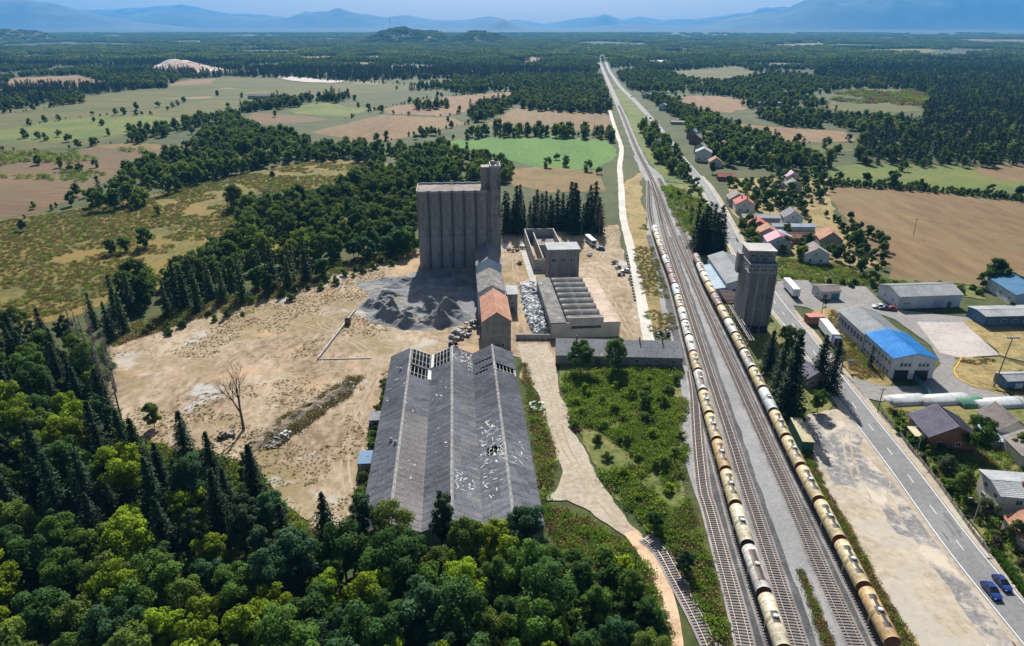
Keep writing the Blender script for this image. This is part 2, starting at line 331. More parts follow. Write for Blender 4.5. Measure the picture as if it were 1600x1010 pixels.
sheet('verge', [(820, 560), (842, 640), (868, 720), (850, 780), (830, 640), (810, 560)], .176, m_dry, label='dry weeds along the warehouse side', jit=.5)
sheet('verge', [(1015, 520), (1000, 440), (985, 380), (975, 330), (972, 290), (1000, 270), (1008, 345), (1028, 412), (1048, 480), (1060, 520), (1060, 530)], .178, m_dry, label='dry grass between white road and tracks', jit=.4)
sheet('verge', [(1030, 285), (1100, 290), (1130, 345), (1165, 405), (1170, 420), (1095, 410), (1056, 352)], .177, m_weed, label='green verge between railway and road', jit=.4)
sheet('verge', [(970, 140), (1010, 182), (1050, 235), (1080, 272), (1098, 292), (1030, 283), (1000, 232), (980, 180), (960, 140)], .1765, m_lime, label='far green verge between railway and road', jit=.4)
# the railway yard
A_ = [G(*p) for p in [(1083, 590), (1086, 618), (1091, 692), (1099, 766), (1107, 794), (1127.6, 869), (1148, 944), (1162, 1001), (1190, 1130)]]
A_[0] = (53.9, 182)
B_ = [(41.5, 55), (43, 72)] + [G(*p, 2.6) for p in [(1209, 977), (1162, 838), (1129, 724), (1104.5, 639), (1088, 575), (1074, 523), (1062.5, 479), (1049, 431.5), (1033, 389), (1022, 355)]] + [(78, 380), (85, 420), (92.5, 462)]
C_ = [(46, 55), (47.5, 78), (49, 92), (51.2, 111.5), (53, 128), (55.3, 147), (58, 171), (60.8, 195), (68, 257), (74.2, 312), (80.5, 360), (87.5, 410), (94, 462)]
D_ = [(55.8, 55), (57.3, 80), (58.6, 97), (60.2, 113), (61.8, 129), (63.8, 152), (66, 176), (68, 199), (70.9, 230), (74.7, 268), (79, 313), (84, 359), (90, 410), (97.5, 489), (107.1, 602), (131.6, 844), (174, 1280), (268.8, 2244), (340, 3000)]
E_ = [(60, 55), (61.6, 78)] + [G(*p, 2.6) for p in [(1371.8, 967), (1296.7, 821), (1242, 716), (1201, 632), (1168.8, 566), (1142, 514), (1120, 472.7), (1100.6, 435), (1088.7, 406)]] + [(87, 340), (94, 400), (101, 470)]
F_ = [G(*p) for p in [(1008, 842), (1032, 862), (1055, 903), (1080, 948.5), (1107, 1003), (1150, 1110)]]
PTH = {k: smooth_path(v, 2.0) for k, v in dict(A=A_, B=B_, C=C_, D=D_, E=E_, F=F_).items()}
sheet('railway_yard', [(37, 50), (39.5, 84), (40.5, 100), (40.5, 124), (42, 145), (47, 166), (50, 185), (53.5, 215), (58, 255), (63, 290), (68, 335), (80, 395), (90, 460), (98, 560), (102, 560), (105, 480), (98, 400), (90, 340), (84, 285), (80, 255), (77.5, 220), (74.5, 185), (71, 150), (68, 120), (66.5, 100), (65, 80), (63, 50)],
      .2, m_gravel, label='grey gravel railway yard', jit=.12, px=False, step=3)
mb = MB(); strip(mb, [p for p in PTH['D'] if p.y > 440], -3.6, 3.6, .194, wob=.5); tag(mb.build('trackbed', m_gravel), 'long straight gravel trackbed running to the horizon', kind='structure')
mb = MB(); strip(mb, [p for p in PTH['B'] if p.y < 166], -3.3, -1.2, .207, wob=.35, wscale=.3); tag(mb.build('cinder_path', m_ballast_d), 'oil blackened strip beside the long tank train', kind='structure')
for k, o0, o1, lab in (('C', 1.7, 2.9, 'dark cinder strip beside the middle track'), ('A', -2.7, -1.6, 'dark cinder strip beside the empty siding'), ('D', 1.6, 2.5, 'dark cinder strip beside the right hand clear track'), ('E', -3.0, -1.3, 'dark cinder strip under the road side train'), ('B', -4.2, -1.5, 'dark cinder strip by the far end of the tank train')):
    mb = MB(); rng_y = (60, 330) if k != 'B' else (185, 330)
    strip(mb, [p for p in PTH[k] if rng_y[0] < p.y < rng_y[1]], o0, o1, (.2035 + .0016 * 'CADEB'.index(k)), wob=.5, wscale=.2); tag(mb.build('cinder_path', m_ballast_d), lab, kind='structure')
sl = MB(); sl.box(-1.4, 1.4, -.13, .13, 0, .16); SLEEPER = sl.mesh('sleeper', m_wood_s)
def track(key, label, y0, y1, bed, n_ind, dens=.65):
    path = [p for p in PTH[key] if y0 <= p.y <= y1]; S = arclen(path)
    if path[0].y > path[-1].y: path = path[::-1]; S = arclen(path)
    t = thing('railway_track', label, None, (0, 0, .007 * 'ABCDEF'.index(key))); t['kind'] = 'structure'
    b = MB(); strip(b, path, -1.5, 1.5, .36, wob=.06); strip(b, path, -1.85, -1.5, .21, .36); strip(b, path, 1.5, 1.85, .36, .21); b.build('ballast_bed', bed, t)
    rest = MB(); s = 0.0; k = 0
    while s < min(S[-1], 900):
        p, d = along(path, S, s); a = math.atan2(-d.x, d.y)
        if k < n_ind and PX(p.x, p.y)[1] < 1022:
            o = link('sleeper', SLEEPER, t); o.location = (p.x, p.y, .345); o.rotation_euler = (0, 0, a + random.uniform(-.015, .015)); k += 1
        else:
            rest.obox(Matrix.Translation((p.x, p.y, .425)) @ Matrix.Rotation(a, 4, 'Z'), 2.8, .26, .16)
        s += dens if s < 300 else dens * 1.5
    if rest.v: tag(rest.build('sleepers_beyond', m_wood_s, t), None, kind='stuff')
    for sgn in (-1, 1):
        r = MB()
        strip(r, path, sgn * .76 - .05, sgn * .76 + .05, .62); strip(r, path, sgn * .76 - .051, sgn * .76 - .05, .5, .62); strip(r, path, sgn * .76 + .05, sgn * .76 + .051, .62, .5); r.build('rail', m_steel, t)
    return t
track('A', 'empty siding track left of the long tank train', 50, 182, m_ballast_r, 150)
track('B', 'track under the long tank train on the weedy side', 50, 462, m_ballast, 0)
track('C', 'clear middle track right of the long tank train', 50, 460, m_ballast, 150)
track('D', 'straight main track running to the horizon', 50, 3000, m_ballast, 150)
track('E', 'track under the road side tank train', 50, 470, m_ballast, 0)
track('F', 'disused curved spur by the dirt track', 50, 140, m_ballast_r, 90)
# roads
RD = smooth_path([(88.2, 60), (88.8, 80)] + [G(*p) for p in [(1536, 899), (1481, 829), (1413.5, 737), (1359, 667), (1323, 620), (1293, 580), (1249, 521), (1217, 482), (1187, 440), (1160, 400), (1142, 368), (1130.6, 346), (1105.6, 299), (1083.5, 271), (1058.5, 240.7), (1039, 213), (1014, 182.5), (989, 155), (970, 137), (959, 121.6)]] + [(250, 1900), (330, 2600), (420, 3400)], 3.0)
mb = MB(); strip(mb, [p for p in RD if p.y < 480], -4.6, 5.4, .215, wob=.5); tag(mb.build('road_shoulder', m_dirt2), 'sandy shoulders of the main road', kind='structure')
rt = thing('road', 'straight two lane asphalt road running beside the railway', None); rt['kind'] = 'structure'
mb = MB(); strip(mb, RD, -3.45, 3.45, .225); mb.build('carriageway', m_asphalt, rt)
for s in (-1, 1):
    mb = MB(); strip(mb, [p for p in RD if p.y < 700], s * 3.05 - .09, s * 3.05 + .09, .23); mb.build('edge_line', m_paint, rt)
S = arclen(RD); s = 2.0
while s < 520:
    seg = [along(RD, S, s + k)[0] for k in (0, 1, 2, 3)]
    mb = MB(); strip(mb, seg, -.075, .075, .23); mb.build('centre_dash', m_paint, rt); s += 11.0
GR = smooth_path([G(*p) for p in [(1016, 545), (1013, 527), (998, 449), (986, 392), (974, 340), (971, 301.7), (968.5, 260), (971, 232), (964, 210), (953, 174), (947, 141), (946, 134)]] + [(172, 1305), (190, 1300)], 3.0)
mb = MB(); strip(mb, GR, -1.9, 1.9, .213, wob=.4); tag(mb.build('gravel_road', m_white_gravel), 'white gravel road left of the railway', kind='structure')
sheet('sandy_lot', [(1262, 650), (1312, 640), (1334, 668), (1393, 744), (1458, 836), (1520, 920), (1620, 1060), (1420, 1060), (1385, 985), (1345, 905), (1300, 812), (1270, 745), (1257, 700)], .212, m_lot, label='sandy parking lot between train and road', jit=.4)
sheet('verge', [(1262, 700), (1290, 760), (1325, 815), (1365, 890), (1400, 950), (1440, 1020), (1470, 1060), (1400, 1060), (1350, 960), (1300, 850), (1275, 780), (1250, 715)], .2145, m_dry, label='rusty dry weeds beside the road side train', jit=.6)
sheet('verge', [(1150, 505), (1205, 487), (1245, 530), (1290, 590), (1305, 622), (1290, 648), (1255, 652), (1225, 640), (1190, 585)], .211, m_weed, label='grass around the spruces by the concrete tower', jit=.3)
sheet('worn_patch', [(1266, 668), (1312, 660), (1338, 690), (1368, 738), (1400, 786), (1442, 845), (1405, 835), (1372, 800), (1352, 795), (1330, 762), (1292, 765), (1272, 722)], .2165, m_lot_dark, label='worn dark asphalt patch in the sandy lot', jit=1.0)
sheet('gravel_path', [(1396, 744), (1462, 838), (1524, 925), (1620, 1066), (1580, 1066), (1500, 950), (1440, 860), (1385, 770)], .214, m_lot_dark, label='greyish compacted edge of the sandy lot along the road', jit=.3)
rp = random.Random(21)
m_asph_p1 = mat('asphalt_repair', [(.11, .109, .11), (.135, .134, .134), (.155, .153, .152)], .3, 2, .85, world=True); m_asph_p2 = mat('asphalt_worn', [(.16, .158, .157), (.19, .187, .185), (.22, .216, .212)], .3, 2, .85, world=True)
for k in range(14):
    s_ = rp.uniform(10, 260); o0 = rp.choice((-2.9, -1.6, .2, 1.3)); seg = [along(RD, S, s_ + j)[0] for j in np.linspace(0, rp.uniform(1.5, 9), 6)]
    mb = MB(); strip(mb, seg, o0, o0 + rp.uniform(.6, 1.5), .2275, wob=.12, wscale=.8); mb.build('asphalt_patch', rp.choice((m_asph_p1, m_asph_p2)), rt)
m_rut = mat('wheel_rut', [(.22, .165, .105), (.3, .235, .16), (.38, .31, .22)], .1, 1.2, .95, .4, 2, world=True); m_rut2 = mat('pale_rut', [(.24, .18, .115), (.31, .245, .165), (.38, .315, .23)], .1, 1.2, .95, .4, 2, world=True)
for k, (pts, mm, zr) in enumerate([([(575, 800), (590, 700), (560, 640), (600, 585), (660, 570), (740, 560)], m_rut, .178), ([(560, 820), (540, 740), (545, 690), (575, 620), (590, 575), (560, 540), (480, 510), (400, 500)], m_rut2, .1785), ([(800, 545), (770, 556), (690, 556), (600, 560), (480, 585), (380, 580), (260, 560)], m_rut, .179), ([(745, 545), (660, 548), (560, 530), (500, 500), (560, 440), (640, 405)], m_rut2, .1795), ([(640, 400), (560, 430), (430, 480), (330, 520), (240, 560)], m_rut, .18), ([(820, 372), (805, 400), (806, 440)], m_rut, .1805), ([(960, 366), (940, 400), (930, 425), (955, 470), (985, 525)], m_rut2, .181), ([(838, 560), (862, 620), (880, 690), (915, 752), (960, 808), (985, 832)], m_rut2, .194),
        ([(1320, 680), (1335, 740), (1392, 850), (1442, 960), (1452, 1040)], m_lot, .2185)]):
    pp = smooth_path([G(*p) for p in pts], 2.0)
    for off in (-.85, .85): mb = MB(); strip(mb, pp, off - .2, off + .2, zr, wob=.3, wscale=.35); tag(mb.build('wheel_track', mm), 'pair of worn wheel ruts across bare ground', kind='structure')
# industrial estate on the right
sheet('asphalt_yard', [(1207, 462), (1215, 440), (1262, 438), (1290, 478), (1278, 490), (1262, 482), (1240, 478), (1250, 505), (1298, 560), (1318, 572), (1310, 584), (1290, 560), (1245, 505)], .2165, m_asphalt_old, label='lorry park asphalt beside the main road', jit=.15)
sheet('asphalt_yard', [(1290, 480), (1310, 449), (1352, 449), (1380, 478), (1420, 488), (1540, 500), (1535, 510), (1520, 560), (1490, 560), (1492, 590), (1520, 606), (1575, 618), (1580, 632), (1520, 630), (1440, 618), (1392, 622), (1378, 628), (1352, 622), (1322, 590), (1345, 595), (1385, 606), (1440, 604), (1470, 570), (1455, 540), (1400, 500), (1340, 480), (1310, 490)], .2175, m_asphalt_old, label='cracked asphalt yard around the blue roofed hall', jit=.12)
sheet('concrete_yard', [(1432, 504), (1505, 505), (1562, 556), (1500, 560), (1468, 552)], .222, m_concrete_yard, label='pinkish concrete slab behind the blue roofed hall', jit=0)
sheet('verge', [(1300, 480), (1340, 540), (1385, 585), (1390, 604), (1340, 594), (1316, 570), (1330, 562), (1280, 500), (1266, 488)], .221, m_dry, label='dry grass strip in front of the long grey hall', jit=.3)
sheet('verge', [(1492, 562), (1560, 560), (1640, 590), (1640, 640), (1570, 612), (1520, 604), (1490, 588)], .2215, m_dry, label='dry grass island inside the yellow kerb', jit=.2)
sheet('verge', [(1505, 502), (1600, 505), (1640, 520), (1640, 575), (1565, 556)], .2205, m_dry, label='dry grass behind the concrete slab', jit=.3)
sheet('verge', [(1180, 400), (1215, 395), (1290, 405), (1390, 440), (1520, 448), (1540, 470), (1390, 446), (1300, 442), (1215, 438)], .21, m_weed, label='weedy strip between village and lorry park', jit=.4)
sheet('garden', [(1376, 632), (1400, 625), (1640, 640), (1640, 1000), (1600, 930), (1540, 845), (1470, 755), (1410, 680)], .211, m_weed, label='house gardens right of the road', jit=.15)
sheet('garden', [(1130, 280), (1290, 280), (1300, 330), (1350, 390), (1380, 420), (1290, 412), (1190, 392), (1150, 340)], .209, m_dry, label='village gardens and paddocks', jit=.3)
m_kerb_y = plain('kerb_yellow', (.55, .36, .05))
mb = MB(); kp = smooth_path([G(*p) for p in [(1503, 558), (1498, 568), (1491, 580), (1497, 592), (1518, 604), (1545, 611), (1572, 618)]], .8)
strip(mb, kp, -.15, .15, .36); strip(mb, kp, -.16, -.15, .2, .36); strip(mb, kp, .15, .16, .36, .2); tag(mb.build('kerb', m_kerb_y), 'yellow painted kerb round the dry grass island', kind='structure')

# hills and mountains
m_mount = mat('mountain_forest', [(.03, .038, .02), (.05, .058, .03), (.1, .095, .06)], .0006, .004, .95, world=True)
m_hill = mat('hill_forest', [(.018, .03, .01), (.035, .05, .015), (.08, .08, .03)], .004, .03, .95, 1.0, .05, world=True)
def ridge(name, label, dist, prof, depth, m, rough=.25, nx=160, ny=22, seed=0):
    xs = []; zs = []
    for x, y in prof:
        v = (y - 505) / FPX; zt = CAM_H - dist * (SP + v * CP) / (CP - v * SP); d = dist * CP + (CAM_H - zt) * SP
        xs.append((x - 800) / FPX * d); zs.append(zt)
    X = np.linspace(xs[0], xs[-1], nx); Z = np.interp(X, xs, zs); mb = MB(); V = []
    for j in range(ny):
        t = j / (ny - 1); sh = math.sin(min(1, t / .62) * math.pi / 2) ** 1.25 if t < .62 else math.cos((t - .62) / .38 * math.pi / 2)
        for i in range(nx):
            q = X[i] / depth * 1.8 + seed; f = fbm(q, t * 2.2 + seed, 5); rd = 1 - abs(2 * fbm(q * 1.7 + 9, t * 2.5 + seed * 3, 4) - 1)
            e = min(1, min(i, nx - 1 - i) / 10)
            zb = zfar(dist - depth); zz = (Z[i] - zb) * sh * (1 - rough * (1 - rd) * (1 - .75 * (abs(t - .62) < .03))) * (.75 + .5 * f if abs(t - .62) > .03 else (.95 + .1 * f)) * e
            V.append((X[i], dist - depth * .62 + depth * t, zb + zz - 8))
    mb.add(V, [(j * nx + i, j * nx + i + 1, (j + 1) * nx + i + 1, (j + 1) * nx + i) for j in range(ny - 1) for i in range(nx - 1)])
    return tag(mb.build(name, m, smooth=True), label, kind='structure')
ridge('mountains', 'palest far range at the upper left', 21200, [(60, 40), (120, 15), (180, 13), (240, 10), (285, 6), (310, 11), (350, 20), (420, 24), (500, 34), (600, 40)], 1600, m_mount, seed=1)
ridge('mountains', 'blue mountain sloping down from the left edge', 15500, [(-420, 40), (-200, -8), (-80, -8), (0, -4), (50, -1), (90, 6), (140, 20), (190, 30), (250, 38), (330, 45)], 2600, m_mount, seed=4)
ridge('mountains', 'blue range with a pointed peak left of centre', 18000, [(100, 44), (190, 26), (240, 15), (300, 14), (345, 22), (400, 27), (450, 28), (478, 20), (500, 18), (515, 19), (530, 12), (548, 19), (600, 27), (635, 23), (680, 31), (730, 30), (765, 24), (800, 33), (860, 42)], 2200, m_mount, seed=2)
ridge('mountains', 'small blue cone on the plain near the middle', 14000, [(735, 45), (760, 40), (775, 34), (786, 29), (797, 34), (815, 41), (840, 45)], 1000, m_mount, seed=6, nx=50)
ridge('mountains', 'pale serrated far range at the middle', 20500, [(740, 42), (800, 30), (820, 31), (850, 37), (900, 29), (925, 27), (945, 21), (970, 30), (1000, 25), (1035, 31), (1090, 29), (1160, 20), (1220, 11), (1300, 12), (1400, 40)], 1600, m_mount, seed=5)
ridge('mountains', 'dark low range in front of the far peaks', 16500, [(880, 46), (940, 40), (985, 36), (1015, 38), (1060, 40), (1100, 38), (1130, 42), (1160, 46)], 1300, m_mount, seed=8, nx=80)
ridge('mountains', 'large blue mountain at the upper right', 15500, [(1060, 46), (1100, 37), (1130, 29), (1170, 22), (1205, 17), (1240, 8), (1260, -2), (1300, -12), (1400, -28), (1500, -34), (1620, -30), (1800, -20), (2000, 40)], 2600, m_mount, seed=3)
HILLS = []
for i, (prof, dist, lab) in enumerate([([(555, 62), (585, 56), (605, 47), (626, 41), (648, 46), (668, 50), (700, 60)], 4600, 'wooded green hill left of centre with a mast'), ([(640, 62), (655, 52), (672, 47), (690, 51), (720, 62)], 4900, 'smaller wooded hill beside the mast hill'), ([(700, 62), (725, 52), (746, 46), (765, 50), (800, 62)], 4700, 'wooded hill right of the mast hill'), ([(-90, 62), (-20, 48), (30, 46), (60, 50), (90, 60)], 5200, 'low wooded hill at the left edge')]):
    HILLS.append(ridge('hill', lab, dist, prof, 700, m_hill, nx=60, seed=11 + i, rough=.2))

# ================================================================ trees and plants
L_OBJ = leafmat('leaf_object'); N_OBJ = leafmat('needle_object', None, .12)
L_MASS = leafmat('leaf_mass', [(.042, .078, .02), (.072, .12, .026), (.048, .088, .026), (.118, .17, .03), (.06, .105, .024), (.17, .225, .034), (.065, .12, .042), (.22, .27, .034), (.066, .115, .026), (.14, .155, .036)])
N_MASS = leafmat('needle_mass', [(.028, .054, .026), (.038, .07, .03), (.05, .086, .034)], .12)
L_WEED = leafmat('leaf_weed', [(.1, .18, .02), (.18, .28, .03), (.22, .3, .04), (.08, .15, .02), (.2, .24, .05)], .48)
L_DRY = leafmat('leaf_dry', [(.2, .15, .06), (.28, .21, .09), (.14, .12, .04), (.25, .15, .06)], .3)
m_bark = mat('bark', [(.06, .045, .032), (.12, .095, .07), (.19, .16, .13)], 1, 6, .95, .4, 8)
m_dead = mat('dead_wood', [(.12, .1, .09), (.22, .19, .17)], 1, 6, .95)
def randdir(n): d = rng.normal(size=(n, 3)); return d / np.linalg.norm(d, axis=1, keepdims=True)
def leafq(C, N, size, asp=.75):
    n = len(C); t = rng.normal(size=(n, 3)); t -= (t * N).sum(1, keepdims=True) * N; t /= np.linalg.norm(t, axis=1, keepdims=True); b = np.cross(N, t)
    s = size[:, None]; a = t * s; b = b * s * asp
    k = .25 * N * s
    return np.stack([C - a - k * .5, C + b * .9 + k * .4, C + a - k * .5, C - b * .9 + k * .4], 1)
def broadleaf(seed, h, r, nblob, nleaf, size, low=.2, name='crown', mass=False, squash=1.0):
    global rng
    rng = np.random.default_rng(seed); cz = h * (low + 1) / 2; rz = h * (1 - low) / 2 * squash
    d = randdir(nblob); rad = (rng.uniform(.12, 1, nblob) ** .45)[:, None] * .88; B = d * rad * np.array([r, r, rz]) + np.array([0, 0, cz]); B[0] = (0, 0, cz + rz * .55)
    br = rng.uniform(.2, .42, nblob) * r * (14 / max(nblob, 9)) ** .22
    w = br ** 2; k = rng.choice(nblob, nleaf, p=w / w.sum()); dd = randdir(nleaf); dd[:, 2] = dd[:, 2] * .9 + .2; dd /= np.linalg.norm(dd, axis=1, keepdims=True)
    C = B[k] + dd * (br[k] * rng.uniform(.62, 1.08, nleaf))[:, None] * np.array([1, 1, .85]); C += rng.normal(size=C.shape) * size * .5
    N = dd * .9 + randdir(nleaf) * .55 + np.array([0, 0, .3]); N /= np.linalg.norm(N, axis=1, keepdims=True)
    lv = rng.uniform(.78, 1.22, nleaf) * (rng.uniform(.72, 1.3, nblob)[k])
    V = leafq(C, N, rng.uniform(.6, 1.25, nleaf) * size)
    tb = MB(); tr = .016 * h + .03; tb.tube((0, 0, -.3), (0, 0, cz * .75), tr, tr * .6, 7)
    for i in range(min(nblob, 9)): tb.tube((0, 0, cz * rng.uniform(.35, .75)), tuple(B[i]), tr * .45, tr * .12, 5)
    return V, lv, tb
def conifer(seed, h, r, nw, nb, per, size, low=.1, droop=.25, power=.85):
    global rng
    rng = np.random.default_rng(seed); Cs = []; Ns = []; Ss = []
    for i in range(nw):
        t = (i + rng.uniform(0, .6)) / nw; zc = h * (low + (1 - low) * t); rr = r * (1 - t) ** power * rng.uniform(.75, 1.12) + .12
        a0 = rng.uniform(0, 6.28)
        for j in range(max(4, int(nb * (1 - .5 * t)))):
            a = a0 + 6.283 * j / max(4, int(nb * (1 - .5 * t))) + rng.normal() * .16; L = rr * rng.uniform(.7, 1.12)
            m = max(2, int(per * (.35 + .65 * (1 - t)))); f = (np.arange(m) + rng.uniform(.2, 1, m)) / m
            x = np.cos(a) * L * f; y = np.sin(a) * L * f; zz = zc - droop * L * f ** 1.6 + .1 * L * f
            C = np.stack([x, y, zz], 1) + rng.normal(size=(m, 3)) * size * .35; Cs.append(C)
            n = np.tile(np.array([np.cos(a) * .35, np.sin(a) * .35, 1.0]), (m, 1)) + rng.normal(size=(m, 3)) * .45; Ns.append(n / np.linalg.norm(n, axis=1, keepdims=True)); Ss.append(np.full(m, size) * rng.uniform(.6, 1.2, m))
    C = np.concatenate(Cs); N = np.concatenate(Ns); S_ = np.concatenate(Ss); lv = rng.uniform(.6, 1.4, len(C))
    V = leafq(C, N, S_, .5)
    tb = MB(); tb.tube((0, 0, -.3), (0, 0, h * .93), .014 * h + .03, .03, 7)
    return V, lv, tb
def proto(V, lv, tb, leafm):
    """(crown mesh, trunk mesh)"""
    return quads('crown', V, [leafm], lv), tb.mesh('trunk', m_bark)
def proto1(V, lv, tb, leafm):
    """crown and trunk as one small mesh, for far trees"""
    n = len(V); vs = V.reshape(-1, 3); nv = len(vs); me = bpy.data.meshes.new('tree')
    me.from_pydata(np.concatenate([vs, np.array(tb.v)]).tolist(), [], [tuple(range(4 * i, 4 * i + 4)) for i in range(n)] + [tuple(j + nv for j in f) for f in tb.f])
    me.materials.append(leafm); me.materials.append(m_bark)
    me.polygons.foreach_set('material_index', [0] * n + [1] * len(tb.f))
    at = me.attributes.new('lv', 'FLOAT', 'POINT'); at.data.foreach_set('value', np.concatenate([np.repeat(lv, 4), np.ones(len(tb.v))]).astype(np.float32)); me.update(); return me
# near, middle and far prototypes (unit: metres at scale 1)
BL = [proto(*broadleaf(100 + i, 12 + i % 4, 3.9 + .4 * (i % 4), 38 + 3 * i, 8500, .25, .08 + .04 * (i % 3)), L_OBJ) for i in range(6)]
CF = [proto(*conifer(200 + i, 16 + i, 4.0 + .4 * (i % 2), 30, 12, 15, .44, .04 + .04 * (i % 3), .32, .75), N_OBJ) for i in range(4)]
PN = [proto(*broadleaf(230 + i, 16 + i, 3.4, 34, 7000, .26, .2), N_OBJ) for i in range(2)]
BLM = [proto(*broadleaf(120 + i, 10 + i % 3, 3.4 + .3 * (i % 3), 24 + i, 2300, .42, .06), L_OBJ) for i in range(5)]
CFM = [proto(*conifer(220 + i, 15 + i, 3.1, 24, 10, 8, .6, .04, .3, .75), N_OBJ) for i in range(3)]
SHR = [proto1(*broadleaf(140 + i, 2.6, 1.7, 9, 900, .22, .02), L_OBJ) for i in range(4)]
BLF = [proto1(*broadleaf(160 + i, 9.5 + i % 3, 3.8, 12, 420, .85, .0), L_MASS) for i in range(5)]
BLFI = [proto1(*broadleaf(170 + i, 8 + i % 3, 3.6, 14, 700, .6, .0), L_OBJ) for i in range(4)]
CFF = [proto1(*conifer(180 + i, 11.5 + 1.5 * i, 3.1, 12, 8, 3, 1.15, .03, .25, .7), N_MASS) for i in range(3)]
rng = np.random.default_rng(5)
def tree(name, label, group, x, y, pr, sc, color, cat='tree', z=0.0, lean=0.0):
    t = thing(name, label, cat, (x, y, z), random.uniform(0, 6.28), group); t.scale = (sc * random.uniform(.9, 1.1), sc * random.uniform(.9, 1.1), sc)
    cr = link('crown', pr[0], t); cr.color = c4(color); link('trunk', pr[1], t)
    if lean: t.rotation_euler[0] = lean
    return t
def tree1(name, label, group, x, y, me, sc, color, cat='tree'):
    o = link(name, me); o.location = (x, y, 0); o.rotation_euler = (0, 0, random.uniform(0, 6.28)); o.scale = (sc * random.uniform(.9, 1.15),) * 2 + (sc,); o.color = c4(color)
    return tag(o, label, cat, group)
def darts(poly, dmin, n, px=True, seed=1, accept=None):
    rs = random.Random(seed); P = [G(*p) for p in poly] if px else poly
    x0, x1 = min(p[0] for p in P), max(p[0] for p in P); y0, y1 = min(p[1] for p in P), max(p[1] for p in P)
    cell = {}; out = []
    for _ in range(n):
        p = (rs.uniform(x0, x1), rs.uniform(y0, y1))
        if not inside(p, P) or (accept and not accept(p)): continue
        dm = dmin; k = (int(p[0] // dm), int(p[1] // dm)); ok = True
        for a in (-1, 0, 1):
            for b in (-1, 0, 1):
                for q in cell.get((k[0] + a, k[1] + b), ()):
                    if (q[0] - p[0]) ** 2 + (q[1] - p[1]) ** 2 < dm * dm: ok = False
        if ok: cell.setdefault(k, []).append(p); out.append(p)
    return out
def stuff(name, label, pts, protos):
    """one object that sets a plant of protos at each (x, y, z, scale, rot, index)"""
    me = bpy.data.meshes.new(name); a = np.array(pts, dtype=np.float64); me.from_pydata(a[:, :3].tolist(), [], [])
    for nm, tp, col in (('psc', 'FLOAT', 3), ('prot', 'FLOAT', 4), ('pidx', 'INT', 5)):
        at = me.attributes.new(nm, tp, 'POINT'); at.data.foreach_set('value', a[:, col].astype(np.int32 if tp == 'INT' else np.float32))
    o = link(name, me); pc = bpy.data.collections.new(name + '_kinds')
    for i, pm in enumerate(protos):
        po = bpy.data.objects.new('%s_kind_%02d' % (name, i), pm); pc.objects.link(po)
    ng = bpy.data.node_groups.new(name, 'GeometryNodeTree'); ng.interface.new_socket('Geometry', in_out='INPUT', socket_type='NodeSocketGeometry'); ng.interface.new_socket('Geometry', in_out='OUTPUT', socket_type='NodeSocketGeometry')
    N = ng.nodes; gi = N.new('NodeGroupInput'); go = N.new('NodeGroupOutput'); ip = N.new('GeometryNodeInstanceOnPoints'); ci = N.new('GeometryNodeCollectionInfo')
    ci.inputs['Collection'].default_value = pc; ci.inputs['Separate Children'].default_value = True; ci.inputs['Reset Children'].default_value = True
    ip.inputs['Pick Instance'].default_value = True
    def attr(nm, tp):
        q = N.new('GeometryNodeInputNamedAttribute'); q.data_type = tp; q.inputs['Name'].default_value = nm; return q.outputs['Attribute']
    cx = N.new('ShaderNodeCombineXYZ'); ng.links.new(attr('prot', 'FLOAT'), cx.inputs[2])
    er = N.new('FunctionNodeEulerToRotation'); ng.links.new(cx.outputs[0], er.inputs[0])
    ng.links.new(gi.outputs[0], ip.inputs['Points']); ng.links.new(ci.outputs[0], ip.inputs['Instance']); ng.links.new(attr('pidx', 'INT'), ip.inputs['Instance Index'])
    ng.links.new(er.outputs[0], ip.inputs['Rotation']); ng.links.new(attr('psc', 'FLOAT'), ip.inputs['Scale']); ng.links.new(ip.outputs[0], go.inputs[0])
    md = o.modifiers.new('plants', 'NODES'); md.node_group = ng
    return tag(o, label, kind='stuff')
DARK, MID, LIME, BLUE, OLIVE = (.052, .112, .027), (.092, .17, .028), (.21, .29, .016), (.052, .118, .05), (.12, .172, .03)
PINE = (.036, .062, .024); SPR = (.026, .05, .022); LARCH = (.07, .11, .034)
def jc(c, a=.22):
    k = random.uniform(1 - a, 1 + a); return tuple(x * k * random.uniform(.95, 1.05) for x in c)
